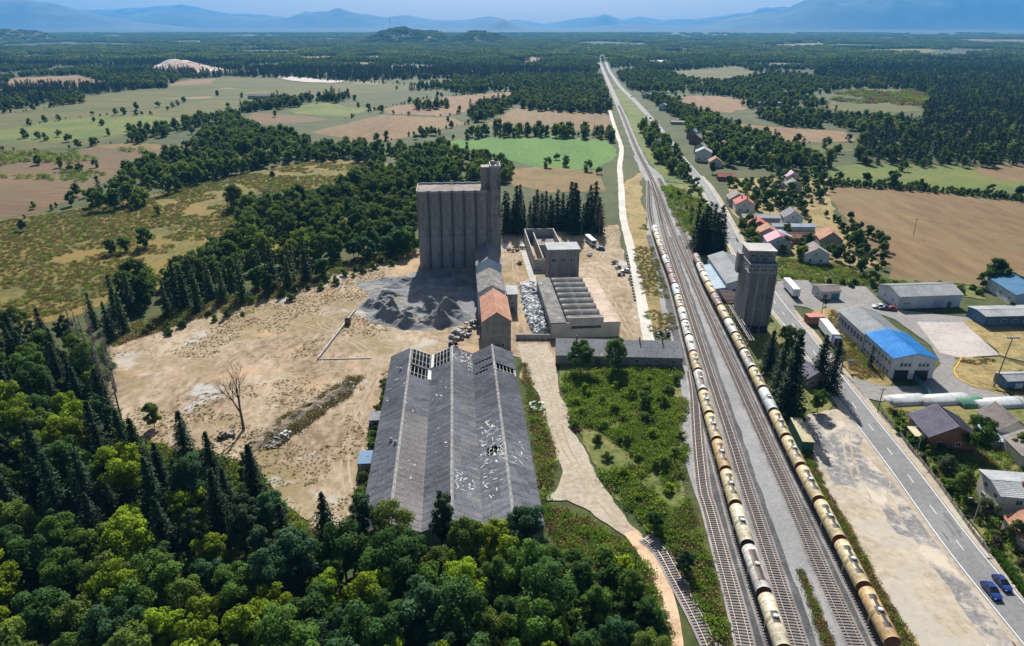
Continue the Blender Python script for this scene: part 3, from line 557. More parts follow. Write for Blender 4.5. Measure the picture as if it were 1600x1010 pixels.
# ---- the foreground wood
WOOD = [(-140, 545), (60, 530), (135, 555), (160, 605), (175, 690), (200, 735), (300, 752), (400, 765), (436, 840), (480, 866), (600, 852), (700, 858), (830, 872), (880, 900), (960, 925), (1000, 960), (1022, 1030), (1030, 1160), (-420, 1160), (-260, 800)]
fg = darts(WOOD, 5.4, 9000, seed=3, accept=lambda p: -90 < PX(p[0], p[1], 10)[0] < 1150 and PX(p[0], p[1], 13)[1] < 1020)
def zone(px, py):
    if px > 840: return 'beside the dirt track'
    if py < 960 and px > 470: return 'at the near end of the warehouse'
    if py < 700: return 'on the far left beyond the sandy yard corner'
    if py < 880 and px > 200: return 'in the dark stand below the sandy yard'
    if px < 260: return 'along the lower left edge of the picture'
    return 'in the lower %s of the near wood' % ('middle' if px < 620 else 'middle toward the dirt track')
for (x, y) in fg:
    px, py = PX(x, y); cprob = .03
    if py < 640: cprob = .55
    elif py < 930 and px > 150: cprob = (.88 if py < 890 else .25) if px < 450 else .05
    elif py < 840: cprob = .4
    r = random.random()
    if r < cprob:
        if random.random() < .75: tree('spruce_tree', 'dark spruce ' + zone(px, py), 'conifers of the near wood', x, y, random.choice(CF), random.uniform(.65, 1.05), jc(SPR))
        else: tree('pine_tree', 'dark bushy pine ' + zone(px, py), 'pines of the near wood', x, y, random.choice(PN), random.uniform(.65, .9), jc(PINE))
    else:
        w = fbm(x * .06, y * .06, 2); left = px < 330
        c = random.choices([DARK, MID, LIME, BLUE, OLIVE], [2.4, 2.6, (3.6 if left else 1.8), (.7 if left else 2.4), 1.6])[0]
        nm = {DARK: 'dark green leafy tree', MID: 'mid green leafy tree', LIME: 'yellow green leafy tree', BLUE: 'bluish green leafy tree', OLIVE: 'olive green leafy tree'}[c] + ' ' + zone(px, py)
        edge = px > 850 or (py < 900 and px > 470)
        tree('broadleaf_tree', nm, 'leafy trees of the near wood', x, y, random.choice(BL), random.uniform(.75, 1.0) if edge and px < 860 else random.uniform(.45, .7) if edge else random.uniform(.75, 1.15), jc(c))
# undergrowth below the wood so that no bare ground shows
ug = darts([(-200, 560), (60, 545), (135, 570), (165, 690), (400, 775), (440, 860), (860, 890), (1000, 960), (1030, 1160), (-420, 1160)], 2.2, 9000, seed=5)
stuff('undergrowth', 'dark leafy undergrowth beneath the near wood', [(x, y, 0, random.uniform(.6, 1.3), random.uniform(0, 6), random.randrange(3)) for x, y in ug], [proto1(*broadleaf(300 + i, 2.6, 1.9, 8, 420, .33, .0), L_MASS) for i in range(3)])
# ---- the wood behind the sandy yard
W3 = [(140, 500), (205, 455), (262, 430), (330, 412), (380, 400), (372, 350), (360, 320), (440, 335), (520, 312), (585, 280), (620, 262), (652, 300), (650, 398), (598, 408), (540, 422), (470, 448), (420, 462), (340, 480), (250, 500), (190, 525), (165, 540)]
w3 = darts(W3, 6.0, 7000, seed=9, accept=lambda p: fbm(p[0] * .04 + 4, p[1] * .04, 3) > .4); w3back = []
def front_depth(x, y):
    px, py = PX(x, y); return py - np.interp(px, [140, 250, 340, 470, 598, 650], [530, 500, 480, 448, 408, 396])
for x, y in w3:
    px, py = PX(x, y); near = py > 395
    if front_depth(x, y) < -24:
        w3back.append((x, y, 0, random.uniform(.55, .9) if random.random() < .3 else random.uniform(.95, 1.5), random.uniform(0, 6.28), random.randrange(5))); continue
    side = 'left end' if px < 300 else 'middle' if px < 480 else 'silo end'
    if near and px < 480 and random.random() < .62:
        tree('spruce_tree', 'slim dark conifer at the %s of the wood edge behind the yard' % side, 'conifers behind the sandy yard', x, y, random.choice(CFM), random.uniform(.8, 1.15), jc(LARCH if random.random() < .5 else PINE))
    else:
        c = random.choices([DARK, MID, LIME, BLUE, OLIVE], [3, 3, .7, 2, 1.6])[0]
        tree('broadleaf_tree', 'rounded leafy tree at the %s of the wood edge behind the yard' % side, 'leafy trees behind the sandy yard', x, y, random.choice(BLM), random.uniform(.85, 1.35), jc(c))
stuff('wood', 'leafy wood rising behind the trees along the sandy yard', w3back, [proto1(*broadleaf(150 + i, 10 + i % 3, 3.7, 24, 1800, .45, .04), L_MASS) for i in range(5)])
# ---- spruces behind the factory, dead trees, specimen trees
for i in range(24):
    px = 788 + i * 6.4 + random.uniform(-2, 2); py = random.choice((352, 360, 366)); x, y = G(px, py)
    tree('spruce_tree', 'tall dark spruce in the row behind the roofless building', 'spruces behind the factory', x, y, random.choice(CFM), random.uniform(.85, 1.65), jc(SPR, .3))
for i, (px, py, s) in enumerate([(1086, 388, 1.35), (1098, 392, 1.5), (1110, 396, 1.55), (1122, 400, 1.4), (1092, 396, 1.2), (1116, 402, 1.3), (1104, 386, 1.45), (1127, 396, 1.1)]):
    x, y = G(px, py); tree('spruce_tree', 'tall dark spruce in the clump between railway and road', 'spruces between railway and road', x, y, random.choice(CFM), s, jc(SPR, .15))
for px, py, s, c, P_, nm, lab in [(906, 583, .85, (.08, .15, .03), BL, 'broadleaf_tree', 'round green tree before the left half of the long shed'), (960, 580, .85, (.1, .18, .035), BL, 'broadleaf_tree', 'light green tree before the middle of the long shed'),
        (1231, 560, 1.0, (.085, .14, .03), BL, 'broadleaf_tree', 'tall light green tree in front of the concrete tower'), (1199, 585, .85, SPR, CF, 'spruce_tree', 'small dark spruce beside the tank train below the tower'),
        (1231, 640, 1.4, SPR, CF, 'spruce_tree', 'largest dark spruce between tower and green container'), (1215, 618, .95, PINE, CF, 'spruce_tree', 'dark spruce behind the largest one by the train'), (1278, 598, .95, SPR, CF, 'spruce_tree', 'dark spruce on the left of the pair by the road'), (1297, 612, .85, SPR, CF, 'spruce_tree', 'dark spruce nearest the main road'),
        (1276, 645, .6, (.06, .13, .015), BL, 'broadleaf_tree', 'bright green round bush tree beside the road lot'), (1520, 715, .85, (.06, .11, .015), BL, 'broadleaf_tree', 'bright green tree beside the purple roofed house'),
        (1475, 745, .5, (.08, .1, .05), BL, 'broadleaf_tree', 'greyish olive tree at the garden fence'), (1498, 775, .55, OLIVE, BL, 'broadleaf_tree', 'dense olive tree in front of the grey roofed house'), (1538, 815, .42, (.09, .1, .05), BL, 'broadleaf_tree', 'grey green garden tree by the lamp post'), (1590, 712, .5, OLIVE, BL, 'broadleaf_tree', 'olive tree at the right edge above the grey roofed house'),
        (1582, 850, .45, (.09, .13, .03), BL, 'broadleaf_tree', 'pale green small tree near the garden hedge'), (1436, 700, .3, MID, BL, 'broadleaf_tree', 'low garden tree beside the purple roofed house'),
        (1022, 832, .45, DARK, BL, 'broadleaf_tree', 'dark round tree beside the curved spur'), (1068, 897, .42, (.04, .08, .03), BL, 'broadleaf_tree', 'lone round shrub tree between spur and siding'), (1007, 640, .42, MID, BL, 'broadleaf_tree', 'small tree in the weedy lot'),
        (1550, 447, 1.2, (.04, .085, .016), BLM, 'broadleaf_tree', 'big green tree beside the tan field'), (1565, 455, .9, DARK, BLM, 'broadleaf_tree', 'dark green tree leaning on the big one at the tan field'), (1535, 450, .7, MID, BLM, 'broadleaf_tree', 'smaller green tree left of the big one at the tan field'), (1363, 447, .6, LARCH, BLM, 'broadleaf_tree', 'yellowish round bush at the lorry park fence'),
        (1393, 293, 1.2, MID, BLM, 'broadleaf_tree', 'large round tree on the hedge behind the tan field'), (1576, 492, .5, DARK, BLM, 'broadleaf_tree', 'dark bush beside the blue hangar'),
        (228, 388, .95, DARK, BLM, 'broadleaf_tree', 'dark tree on the right of three in the meadow'), (175, 398, .8, OLIVE, BLM, 'broadleaf_tree', 'olive tree on the left of three in the meadow'), (197, 394, .8, OLIVE, BLM, 'broadleaf_tree', 'middle one of three trees in the meadow'),
        (36, 362, .6, LARCH, BLM, 'broadleaf_tree', 'rounded yellow green tree at the left meadow edge'), (112, 322, .8, DARK, BLM, 'broadleaf_tree', 'dark tree at the edge of the brown field'), (150, 322, 1.1, MID, BLM, 'broadleaf_tree', 'big leafy tree left of the hedge wood'), (248, 337, .5, OLIVE, BLM, 'broadleaf_tree', 'small tree alone in the middle of the meadow'),
        (426, 281, .6, LARCH, BLM, 'broadleaf_tree', 'pale slim tree on the lime strip of the meadow'), (597, 176, 1.0, MID, BLM, 'broadleaf_tree', 'round tree alone between the tan fields'), (430, 183, .7, MID, BLM, 'broadleaf_tree', 'lone tree beside the brown strip'), (214, 173, 1.1, DARK, BLM, 'broadleaf_tree', 'large round tree alone in the olive field'),
        (242, 668, .62, OLIVE, BL[:1], 'broadleaf_tree', 'olive leafy tree standing at the yard corner of the wood'), (322, 735, .5, DARK, BL, 'broadleaf_tree', 'dark leafy bush tree near the bare tree')]:
    x, y = G(px, py); tree(nm, lab, None, x, y, random.choice(P_), s, jc(c, .06))
x, y = G(1371, 594); cy = MB()
tree('cypress_tree', 'narrow dark cypress against the grey hall wall', None, *G(1358, 574), proto(*conifer(400, 7.5, 1.0, 22, 8, 6, .3, .02, .0, .45), N_OBJ), 1.0, (.02, .04, .015))
# orchard and garden trees of the village, hedge trees
vg = darts([(1300, 345), (1330, 345), (1378, 385), (1386, 425), (1340, 432), (1310, 405), (1320, 380)], 5.5, 900, seed=12)
for x, y in vg: tree('broadleaf_tree', 'orchard tree in the grove beside the tan field', 'orchard trees beside the tan field', x, y, random.choice(BLM), random.uniform(.42, .68), jc(random.choice([DARK, MID, OLIVE])))
for px, py, s in [(1336, 392, 1.0), (1205, 318, .9), (1218, 326, 1.0), (1230, 330, .9), (1192, 325, .7), (1158, 362, .7), (1168, 375, .55), (1228, 373, .8), (1222, 398, .6), (1250, 405, .4), (1262, 406, .5), (1300, 398, .5), (1195, 300, .7), (1180, 306, .6), (1260, 305, .7), (1275, 310, .8), (1255, 295, .9), (1270, 268, .8), (1285, 285, .7), (1310, 285, .7), (1215, 278, .8), (1205, 272, .7), (1150, 297, .7), (1140, 292, .8), (1172, 296, .6), (1247, 349, .5), (1265, 352, .4), (1290, 340, .4), (1183, 330, .6), (1240, 345, .6), (1113, 272, .9), (1078, 290, .7), (1085, 296, .7), (1070, 283, .8), (1352, 288, .8), (1372, 293, .55), (1436, 296, .75), (1444, 297, .5), (1545, 304, .6), (1592, 310, .8)]:
    x, y = G(px, py); tree('broadleaf_tree', ('green garden tree beside the village houses' + (' near the tower' if py > 360 else ' behind the red roofs' if px < 1220 else ' next to the orchard side')) if px < 1320 else 'hedge tree along the back of the tan field', 'village garden trees' if px < 1320 else 'hedge trees behind the tan field', x, y, random.choice(BLM), s, jc(random.choice([DARK, MID, OLIVE, BLUE])))
hb = [(x, y, 0, random.uniform(.18, .5), random.uniform(0, 6.28), random.randrange(5)) for x, y in darts([(1290, 286), (1400, 291), (1620, 312), (1640, 320), (1500, 306), (1390, 297), (1290, 291)], 2.6, 3000, seed=33)]
stuff('hedgerow', 'irregular bushy hedge along the back of the wide tan field', hb, BLF)
vt = darts([(1140, 290), (1190, 285), (1285, 268), (1300, 300), (1262, 330), (1255, 345), (1215, 335), (1200, 340), (1180, 330), (1160, 300)], 7.5, 1200, seed=34) + darts([(1225, 385), (1265, 385), (1300, 402), (1320, 408), (1240, 410), (1228, 400)], 6.5, 300, seed=35) + darts([(1150, 340), (1165, 338), (1178, 365), (1185, 388), (1170, 382)], 7, 200, seed=36)
for x, y in vt: tree('broadleaf_tree', '%s tree %s' % (random.choice(('small rounded', 'leafy green')), 'in the lower village gardens' if y < 310 else 'in the village gardens by the road' if x < 165 else 'in the back gardens of the village'), 'village garden trees', x, y, random.choice(BLM), random.uniform(.45, .85), jc(random.choice([DARK, MID, OLIVE, BLUE, LIME])))
# bare tree on the yard and dead spruces
def bare_tree(h, seed, spread=.45, slim=False):
    rs = random.Random(seed); tb = MB()
    def br(p, d, L, r, k):
        q = p + d * L; tb.tube(p, q, r, r * .62, 6 if k < 2 else 4, False)
        if k >= 5: return
        for _ in range(3 if k < 3 else 2):
            e = (d + Vector((rs.gauss(0, spread), rs.gauss(0, spread), rs.uniform(-.05, .35)))).normalized(); br(q - d * L * rs.uniform(0, .3), e, L * rs.uniform(.58, .82), r * .55, k + 1)
    br(Vector((0, 0, -.2)), Vector((0, 0, 1)), h * .26, h * .017, 0); return tb
def snag(h, seed):
    rs = random.Random(seed); tb = MB(); tb.tube((0, 0, -.3), (rs.uniform(-.5, .5), 0, h), .26, .04, 6)
    for i in range(170):
        zc = h * rs.uniform(.3, .97); L = (1 - zc / h) * 2.6 + .35; a = rs.uniform(0, 6.28); tb.tube((0, 0, zc), (math.cos(a) * L, math.sin(a) * L, zc - L * .3), .055, .02, 3, False)
    return tb
t = thing('bare_tree', 'leafless dark tree standing alone on the sandy yard', 'tree', G(381, 672)); bare_tree(25, 4, .36).build('trunk', m_bark, t)
for i, (px, py, h) in enumerate([(192, 664, 26), (176, 650, 21), (160, 590, 24)]):
    t = thing('dead_tree', ['tall dead trunk beside the sandy yard at the wood edge', 'shorter dead grey spruce at the yard edge of the wood', 'grey dead spruce deeper in the left wood'][i], 'tree', G(px, py)); snag(h, i).build('trunk', m_dead, t)
for i, (px, py, h) in enumerate([(152, 605, 23), (140, 585, 22), (128, 572, 20), (168, 632, 22), (182, 612, 20)]):
    t = thing('dead_tree', 'bare grey dead spruce in the group at the left wood edge', 'tree', G(px, py), group='dead spruces at the left wood edge'); snag(h, 80 + i).build('trunk', m_dead, t)
for i, (px, py) in enumerate([(930, 366), (936, 369), (941, 366)]):
    t = thing('dead_tree', 'grey dead spruce at the right end of the spruce row', 'tree', G(px, py), group='dead spruces behind the factory'); snag(20 - i * 2, 30 + i).build('trunk', m_dead, t)
for i, (px, py) in enumerate([(292, 700), (283, 708)]):
    t = thing('dead_tree', 'thin leafless sapling beside the olive tree at the yard corner', 'tree', G(px, py), group='leafless saplings'); snag(8, 60 + i).build('trunk', m_dead, t)
# ---- shrubs told apart
for i, (poly, d, n, lab, grp, cols, s0, s1) in enumerate([
        ([(880, 640), (930, 600), (1055, 590), (1066, 700), (1065, 780), (1000, 800), (930, 720)], 5.6, 900, 'green shrub growing in the weedy lot', 'shrubs of the weedy lot', [LIME, (.14, .22, .03), (.12, .17, .03)], .5, 1.4),
        ([(880, 870), (960, 880), (1015, 950), (1035, 1030), (900, 1010)], 3.2, 600, 'leafy shrub on the verge between wood and dirt track', 'shrubs beside the dirt track', [MID, LIME, OLIVE, DARK], .9, 1.8),
        ([(600, 600), (608, 600), (575, 790), (562, 790)], 2.2, 300, 'green shrub against the long left wall of the warehouse', 'shrubs along the warehouse', [MID, OLIVE, (.07, .12, .02)], .7, 1.2),
        ([(1385, 650), (1440, 665), (1600, 840), (1600, 900), (1560, 870), (1450, 730)], 2.8, 900, 'garden shrub between fence and houses', 'garden shrubs by the road', [MID, OLIVE, DARK, (.1, .08, .05)], .5, 1.1),
        ([(200, 520), (420, 468), (600, 408), (640, 405), (600, 420), (430, 480), (250, 530)], 4.0, 500, 'low shrub along the back edge of the sandy yard', 'shrubs edging the sandy yard', [MID, OLIVE, LARCH], .6, 1.2),
        ([(1040, 300), (1090, 300), (1120, 345), (1095, 360), (1075, 350)], 6.0, 300, 'green shrub between railway and spruce clump', 'shrubs between railway and road', [MID, LIME, OLIVE], .7, 1.3),
        ([(1290, 440), (1520, 452), (1540, 462), (1300, 447)], 4.5, 300, 'shrub along the fence behind the metal halls', 'shrubs behind the metal halls', [MID, OLIVE, DARK], .6, 1.1)]):
    for x, y in darts(poly, d, n, seed=40 + i): tree1('shrub', lab, grp, x, y, random.choice(SHR), random.uniform(s0, s1), jc(random.choice(cols)), 'shrub')
hd = thing('hedge', 'clipped green hedge along the garden at the right edge', 'hedge'); hp = [G(1550, 862), G(1606, 938)]
hm = []; hn = []
for k in range(3500):
    f = random.random(); a = Vector((hp[0][0] + (hp[1][0] - hp[0][0]) * f + random.uniform(-.7, .7), hp[0][1] + (hp[1][1] - hp[0][1]) * f + random.uniform(-.7, .7), random.uniform(.1, 1.5))); hm.append(a)
hm = np.array(hm); hn = randdir(len(hm)) + np.array([0, 0, .5]); hn /= np.linalg.norm(hn, axis=1, keepdims=True)
o = link('foliage', quads('foliage', leafq(hm, hn, rng.uniform(.1, .2, len(hm))), [L_OBJ], rng.uniform(.7, 1.3, len(hm))), hd); o.color = c4((.05, .11, .015))
# ---- far woods: polygons (bearing, dip) of the closer ones, then everything beyond a kilometre that is not a clearing
FVP = [G(*p) for p in [(1026, 232), (1036, 173), (1048, 174), (1010, 154), (1083, 194), (1064, 195), (1108, 218), (1081, 218), (1086, 226), (1098, 253), (1093, 240), (1137, 219), (1129, 235), (1118, 262), (1160, 232), (1150, 248), (1176, 240), (1205, 252)]]
def near_house(p): return any(abs(p[0] - h[0]) < 6.5 and -11 < p[1] - h[1] < 10 for h in FVP)
FW = [('wood', 'wood of round trees between brown field and meadow', [(190, 345), (130, 330), (180, 280), (275, 250), (330, 205), (360, 180), (400, 205), (480, 222), (545, 232), (600, 236), (600, 256), (480, 252), (400, 266), (330, 284), (240, 312)], 6.0, .02),
      ('wood', 'wood behind the silo up to the bright green field', [(600, 236), (690, 226), (700, 240), (770, 252), (800, 268), (790, 288), (660, 292), (640, 262)], 6.0, .03),
      ('wood', 'dark belt of trees above the bright green field', [(650, 212), (760, 205), (860, 208), (955, 212), (955, 222), (870, 215), (760, 215), (690, 222)], 8.0, .05),
      ('wood', 'dark wood left of the far railway', [(750, 170), (800, 158), (930, 130), (944, 150), (950, 178), (870, 176), (800, 170), (740, 195), (735, 180)], 7.0, .25),
      ('wood', 'strip of dark trees at the left edge', [(-40, 168), (0, 158), (130, 152), (130, 162), (0, 172)], 7.0, .1),
      ('wood', 'clump of trees under the quarry', [(165, 134), (260, 130), (262, 138), (180, 140)], 7.0, .1),
      ('wood', 'small clump in the upper fields', [(375, 172), (450, 160), (455, 166), (385, 176)], 7.0, .1),
      ('wood', 'thin row of trees between tan fields', [(650, 168), (700, 164), (700, 170), (650, 173)], 8.0, .1),
      ('wood', 'trees and bushes in the village along the road', [(1002, 150), (1060, 165), (1110, 188), (1180, 215), (1250, 240), (1295, 262), (1230, 268), (1180, 262), (1140, 262), (1112, 252), (1090, 222), (1062, 190), (1020, 160)], 6.2, .05),
      ('wood', 'trees behind the village fields', [(1180, 182), (1240, 178), (1330, 188), (1420, 192), (1430, 215), (1400, 222), (1340, 206), (1230, 198)], 7.0, .15),
      ('wood', 'scrub between railway and village road', [(1000, 200), (1020, 205), (1050, 245), (1075, 275), (1060, 280), (1025, 250)], 7.0, .05),
      ('pine_forest', 'dark pine forest at the right edge', [(1335, 262), (1345, 222), (1430, 200), (1448, 176), (1460, 150), (1380, 132), (1270, 118), (1300, 104), (1650, 104), (1650, 256), (1500, 262), (1420, 258)], 6.0, .75),
      ('wood', 'hedge line across the upper left fields', [(200, 222), (330, 186), (340, 190), (215, 226)], 8.0, .05)]
for i, (nm, lab, poly, d, cp) in enumerate(FW):
    P_ = darts(poly, d, int(60000 if nm != 'wood' else 22000), seed=60 + i, accept=lambda p: nm != 'wood' or (fbm(p[0] * .03 + 9, p[1] * .02, 3) > (.3 if 'village' in lab else .43) and not near_house(p)))
    pts = [(x, y, 0, random.uniform(.4, 1.0) if random.random() < .35 else random.uniform(.8, 1.35), random.uniform(0, 6.28), (5 + random.randrange(3)) if random.random() < cp else random.randrange(5)) for x, y in P_]
    stuff(nm, lab, pts, BLF + CFF)
CLEAR = [[G(*p) for p in f] for f in FIELDS] + CLEARW; CB = [(min(p[0] for p in f), max(p[0] for p in f), min(p[1] for p in f), max(p[1] for p in f)) for f in CLEAR]
RDL = [(p.x, p.y) for p in RD if p.y > 700]; RLL = [(p.x, p.y) for p in PTH['D'] if p.y > 700]
def roadx(L, y):
    return float(np.interp(y, [q[1] for q in L], [q[0] for q in L]))
def free(x, y):
    for c, b in zip(CLEAR, CB):
        if b[0] < x < b[1] and b[2] < y < b[3] and inside((x, y), c): return False
    if y < 3000 and (abs(x - roadx(RLL, y)) < 11 or abs(x - roadx(RDL, y)) < 10): return False
    return True
rs = random.Random(77); far1 = []; far2 = []
n = 0
while n < 30000:                      # 0.9 - 2.4 km: single trees
    y = math.sqrt(rs.uniform(900 ** 2, 2500 ** 2)); x = rs.uniform(-.86, .86) * y; n += 1
    py = PX(x, y)[1]
    f = fbm(x * .0045 + 40, y * .003 + 8, 4)
    if f < .34 - .03 * (y > 1700) or not free(x, y): continue
    far1.append((x, y, 0, rs.uniform(.75, 1.25), rs.uniform(0, 6.28), (5 + rs.randrange(3)) if fbm(x * .003, y * .003, 2) > .56 else rs.randrange(5)))
stuff('forest', 'dark broadleaf forest covering the middle distance', far1, BLF + CFF)
def clump(seed):
    r0 = random.Random(seed); Vs = []; L = []
    for k in range(26):
        V, lv, tb = broadleaf(seed * 50 + k, 10 + 4 * r0.random(), 4.2, 4, 34, 2.0, .0)
        V = V + np.array([r0.uniform(-22, 22), r0.uniform(-22, 22), 0]); Vs.append(V); L.append(lv * r0.uniform(.75, 1.25))
    return quads('clump', np.concatenate(Vs), [L_MASS], np.concatenate(L))
CL = [clump(900 + i) for i in range(4)]
n = 0
while n < 26000:                      # 2.2 - 9 km: groves
    y = math.sqrt(rs.uniform(2200 ** 2, 9000 ** 2)); x = rs.uniform(-.84, .84) * y; n += 1
    f = fbm(x * .0018 + 11, y * .0009 + 3, 4)
    if f < .38 or not free(x, y): continue
    far2.append((x, y, zfar(y), rs.uniform(.8, 1.3), rs.uniform(0, 6.28), rs.randrange(4)))
stuff('forest', 'far bluish forest on the plain below the mountains', far2, CL)
hp_ = []
for ho in HILLS:
    vv = [v.co for v in ho.data.vertices if v.co.z > 1]
    for _ in range(420): v = rs.choice(vv); hp_.append((v.x + rs.uniform(-14, 14), v.y + rs.uniform(-14, 14), v.z - 4, rs.uniform(.7, 1.1), rs.uniform(0, 6.28), rs.randrange(4)))
stuff('hill_woods', 'woods cloaking the low hills on the plain', hp_, CL)
hl = []
for pl in [[(0, 236), (90, 234), (200, 222)], [(205, 206), (330, 184), (400, 168)], [(0, 178), (60, 172), (130, 160)], [(40, 196), (150, 182), (240, 180)], [(500, 126), (600, 131), (690, 135)], [(590, 178), (690, 182), (760, 170)], [(560, 224), (640, 215), (735, 193)], [(690, 152), (800, 144), (900, 140)], [(1232, 224), (1335, 222)], [(1180, 255), (1250, 243), (1345, 240)], [(1045, 153), (1120, 150), (1185, 161)], [(540, 186), (590, 173), (680, 152)], [(460, 160), (400, 168), (380, 176)], [(0, 344), (60, 335), (130, 306)]]:
    sp = smooth_path([G(*p) for p in pl], 6.0)
    for p in sp:
        if rs.random() < .62: hl.append((p.x + rs.gauss(0, 3), p.y + rs.gauss(0, 3), 0, rs.uniform(.15, .5) if rs.random() < .8 else rs.uniform(.6, .9), rs.uniform(0, 6.28), rs.randrange(5)))
stuff('hedgerow', 'broken hedges of low bushes dividing the far fields', hl, BLF)
# isolated trees of the upper fields
iso = [(a, b) for a, b in [(40, 216), (60, 217), (72, 220), (92, 214), (107, 222), (70, 190), (147, 190), (160, 196), (170, 212), (205, 210), (145, 180), (248, 168), (262, 172), (270, 168), (278, 165), (288, 160), (340, 150), (378, 153), (380, 176), (356, 168), (395, 196), (300, 210), (320, 200), (250, 210), (470, 155), (498, 152), (500, 158), (540, 150), (620, 140), (668, 140), (560, 168), (576, 172), (652, 170), (662, 170), (676, 170), (718, 172), (732, 180), (745, 190), (700, 190), (680, 212), (664, 214), (650, 218), (870, 250), (855, 262), (884, 260), (918, 268), (935, 272), (1003, 206), (1160, 166), (1215, 216), (1075, 212), (1290, 232), (1305, 240), (1340, 250), (1440, 262), (1410, 268), (1300, 250), (230, 246), (150, 262), (110, 268), (125, 268), (95, 262), (60, 258), (30, 150), (65, 130), (95, 132), (140, 134)]]
for k, (a, b) in enumerate(iso):
    x, y = G(a, b)
    tree1('field_tree', 'single round tree scattered in the open fields of the upper %s' % ('left' if a < 640 else 'middle' if a < 1000 else 'right'), 'scattered field trees', x, y, random.choice(BLFI), random.uniform(.6, 1.05), jc(random.choice([DARK, MID, OLIVE])))
# ---- weeds and grasses
def tuft(seed, n, h, spread, m):
    global rng
    rng = np.random.default_rng(seed); C = np.stack([rng.normal(0, spread, n), rng.normal(0, spread, n), rng.uniform(.05, h, n)], 1); N = randdir(n); return quads('tuft', leafq(C, N, rng.uniform(.12, .3, n), .5), [m], rng.uniform(.6, 1.4, n))
TW = [tuft(500 + i, 120, .9, .55, L_WEED) for i in range(3)]; TD = [tuft(510 + i, 110, .6, .6, L_DRY) for i in range(3)]
rng = np.random.default_rng(55)
def weeds(label, poly, d, n, dry, seed, s0=.6, s1=1.4, thr=.0, name='weeds', sc=.05):
    P_ = darts(poly, d, n, seed=seed, accept=(lambda p: fbm(p[0] * sc + 50, p[1] * sc, 3) > thr) if thr else None)
    if P_: stuff(name, label, [(x, y, .15, random.uniform(s0, s1), random.uniform(0, 6.28), (3 + random.randrange(3)) if random.random() < dry else random.randrange(3)) for x, y in P_], TW + TD)
weeds('tall weeds covering the lot beside the tracks', [(880, 575), (1064, 580), (1070, 640), (1072, 700), (1062, 760), (1072, 800), (1060, 850), (1030, 840), (960, 772), (915, 700), (885, 630)], 1.0, 9000, .1, 91, .5, 1.6, thr=.44, sc=.08)
weeds('lush green growth in the middle of the weedy lot', [(900, 600), (960, 590), (1050, 590), (1055, 640), (1058, 690), (1040, 740), (1000, 720), (960, 690), (925, 650)], .9, 6000, .04, 115, .6, 1.5, .4, sc=.07)
weeds('weeds on the verge of the dirt track', [(850, 795), (900, 805), (960, 835), (985, 855), (1018, 900), (1040, 960), (1045, 1030), (960, 1000), (880, 880)], 1.0, 5000, .35, 92)
weeds('weeds between the curved spur and the empty siding', [(1030, 845), (1075, 780), (1098, 860), (1120, 940), (1138, 1010), (1118, 1010), (1085, 930), (1060, 880)], 1.0, 4000, .45, 111)
weeds('scrub along the wood edge beside the sandy yard', [(170, 650), (215, 690), (330, 715), (400, 740), (435, 790), (480, 830), (570, 850), (560, 870), (470, 866), (420, 800), (380, 755), (200, 730)], .9, 6000, .4, 112, .7, 1.8)
weeds('bushy scrub in the rough clearing before the pine forest', [(1262, 153), (1330, 142), (1420, 142), (1452, 153), (1438, 172), (1340, 176), (1282, 165)], 7, 6000, .65, 113, 2, 6, .45, sc=.01)
weeds('dry weeds along the warehouse', [(818, 570), (842, 640), (868, 720), (850, 785), (838, 690)], .9, 3000, .6, 93)
weeds('dry tufts dotting the sandy yard', [p for p in YARD if p[0] < 640] + [(640, 560)], .2, 26000, .95, 94, .08, .3, .54, sc=.06)
weeds('dry grass along the back edge of the yard', [(175, 545), (200, 512), (300, 480), (420, 450), (520, 414), (640, 386), (650, 394), (530, 428), (430, 466), (310, 498), (215, 530)], 1.3, 6000, .8, 95, .7, 1.6)
weeds('bushy tufts dotting the rough meadow', [(-40, 352), (120, 328), (330, 284), (480, 254), (640, 262), (600, 300), (500, 340), (420, 390), (300, 430), (180, 455), (100, 490), (-40, 510)], .7, 30000, .72, 96, .3, 1.0, .36, sc=.045)
weeds('dark tufts dotting the brown field', [(-40, 240), (100, 238), (230, 232), (200, 262), (130, 285), (-40, 275)], 5.0, 5000, .2, 97, 1.0, 3.0, .5, sc=.02)
weeds('dry grass between white road and tracks', [(1012, 520), (1000, 440), (985, 370), (1008, 350), (1028, 412), (1048, 480), (1058, 520)], 1.5, 4000, .8, 98, .5, 1.1, .4)
weeds('rusty weeds beside the road side train', [(1262, 700), (1288, 760), (1320, 815), (1358, 890), (1393, 950), (1430, 1020), (1455, 1060), (1405, 1060), (1352, 960), (1302, 850), (1277, 780), (1254, 715)], .5, 7000, .8, 99, .3, .9)
weeds('line of dry weeds down the gravel between tracks', [(1246, 890), (1252, 890), (1302, 1012), (1288, 1012)], .5, 1500, .8, 100, .4, .8)
weeds('dry grass before the grey hall', [(1300, 485), (1340, 545), (1385, 590), (1340, 592), (1290, 520)], 1.2, 3000, .85, 101, .5, 1.1)
weeds('dry grass inside the yellow kerb', [(1500, 565), (1560, 562), (1620, 590), (1600, 615), (1520, 602)], 1.3, 3000, .9, 102, .4, .9, .4)
weeds('garden plants right of the road', [(1385, 640), (1600, 700), (1600, 920), (1470, 752), (1412, 680)], 1.6, 4000, .2, 103, .5, 1.4, .42)
weeds('grass between village and lorry park', [(1215, 405), (1290, 412), (1390, 440), (1520, 450), (1400, 447), (1300, 442), (1220, 436)], 1.6, 4000, .3, 104, .6, 1.5)
weeds('green growth along the railway verge', [(1034, 292), (1095, 295), (1125, 345), (1085, 398), (1058, 350)], 2.0, 3500, .3, 105, .8, 2.0, .4)

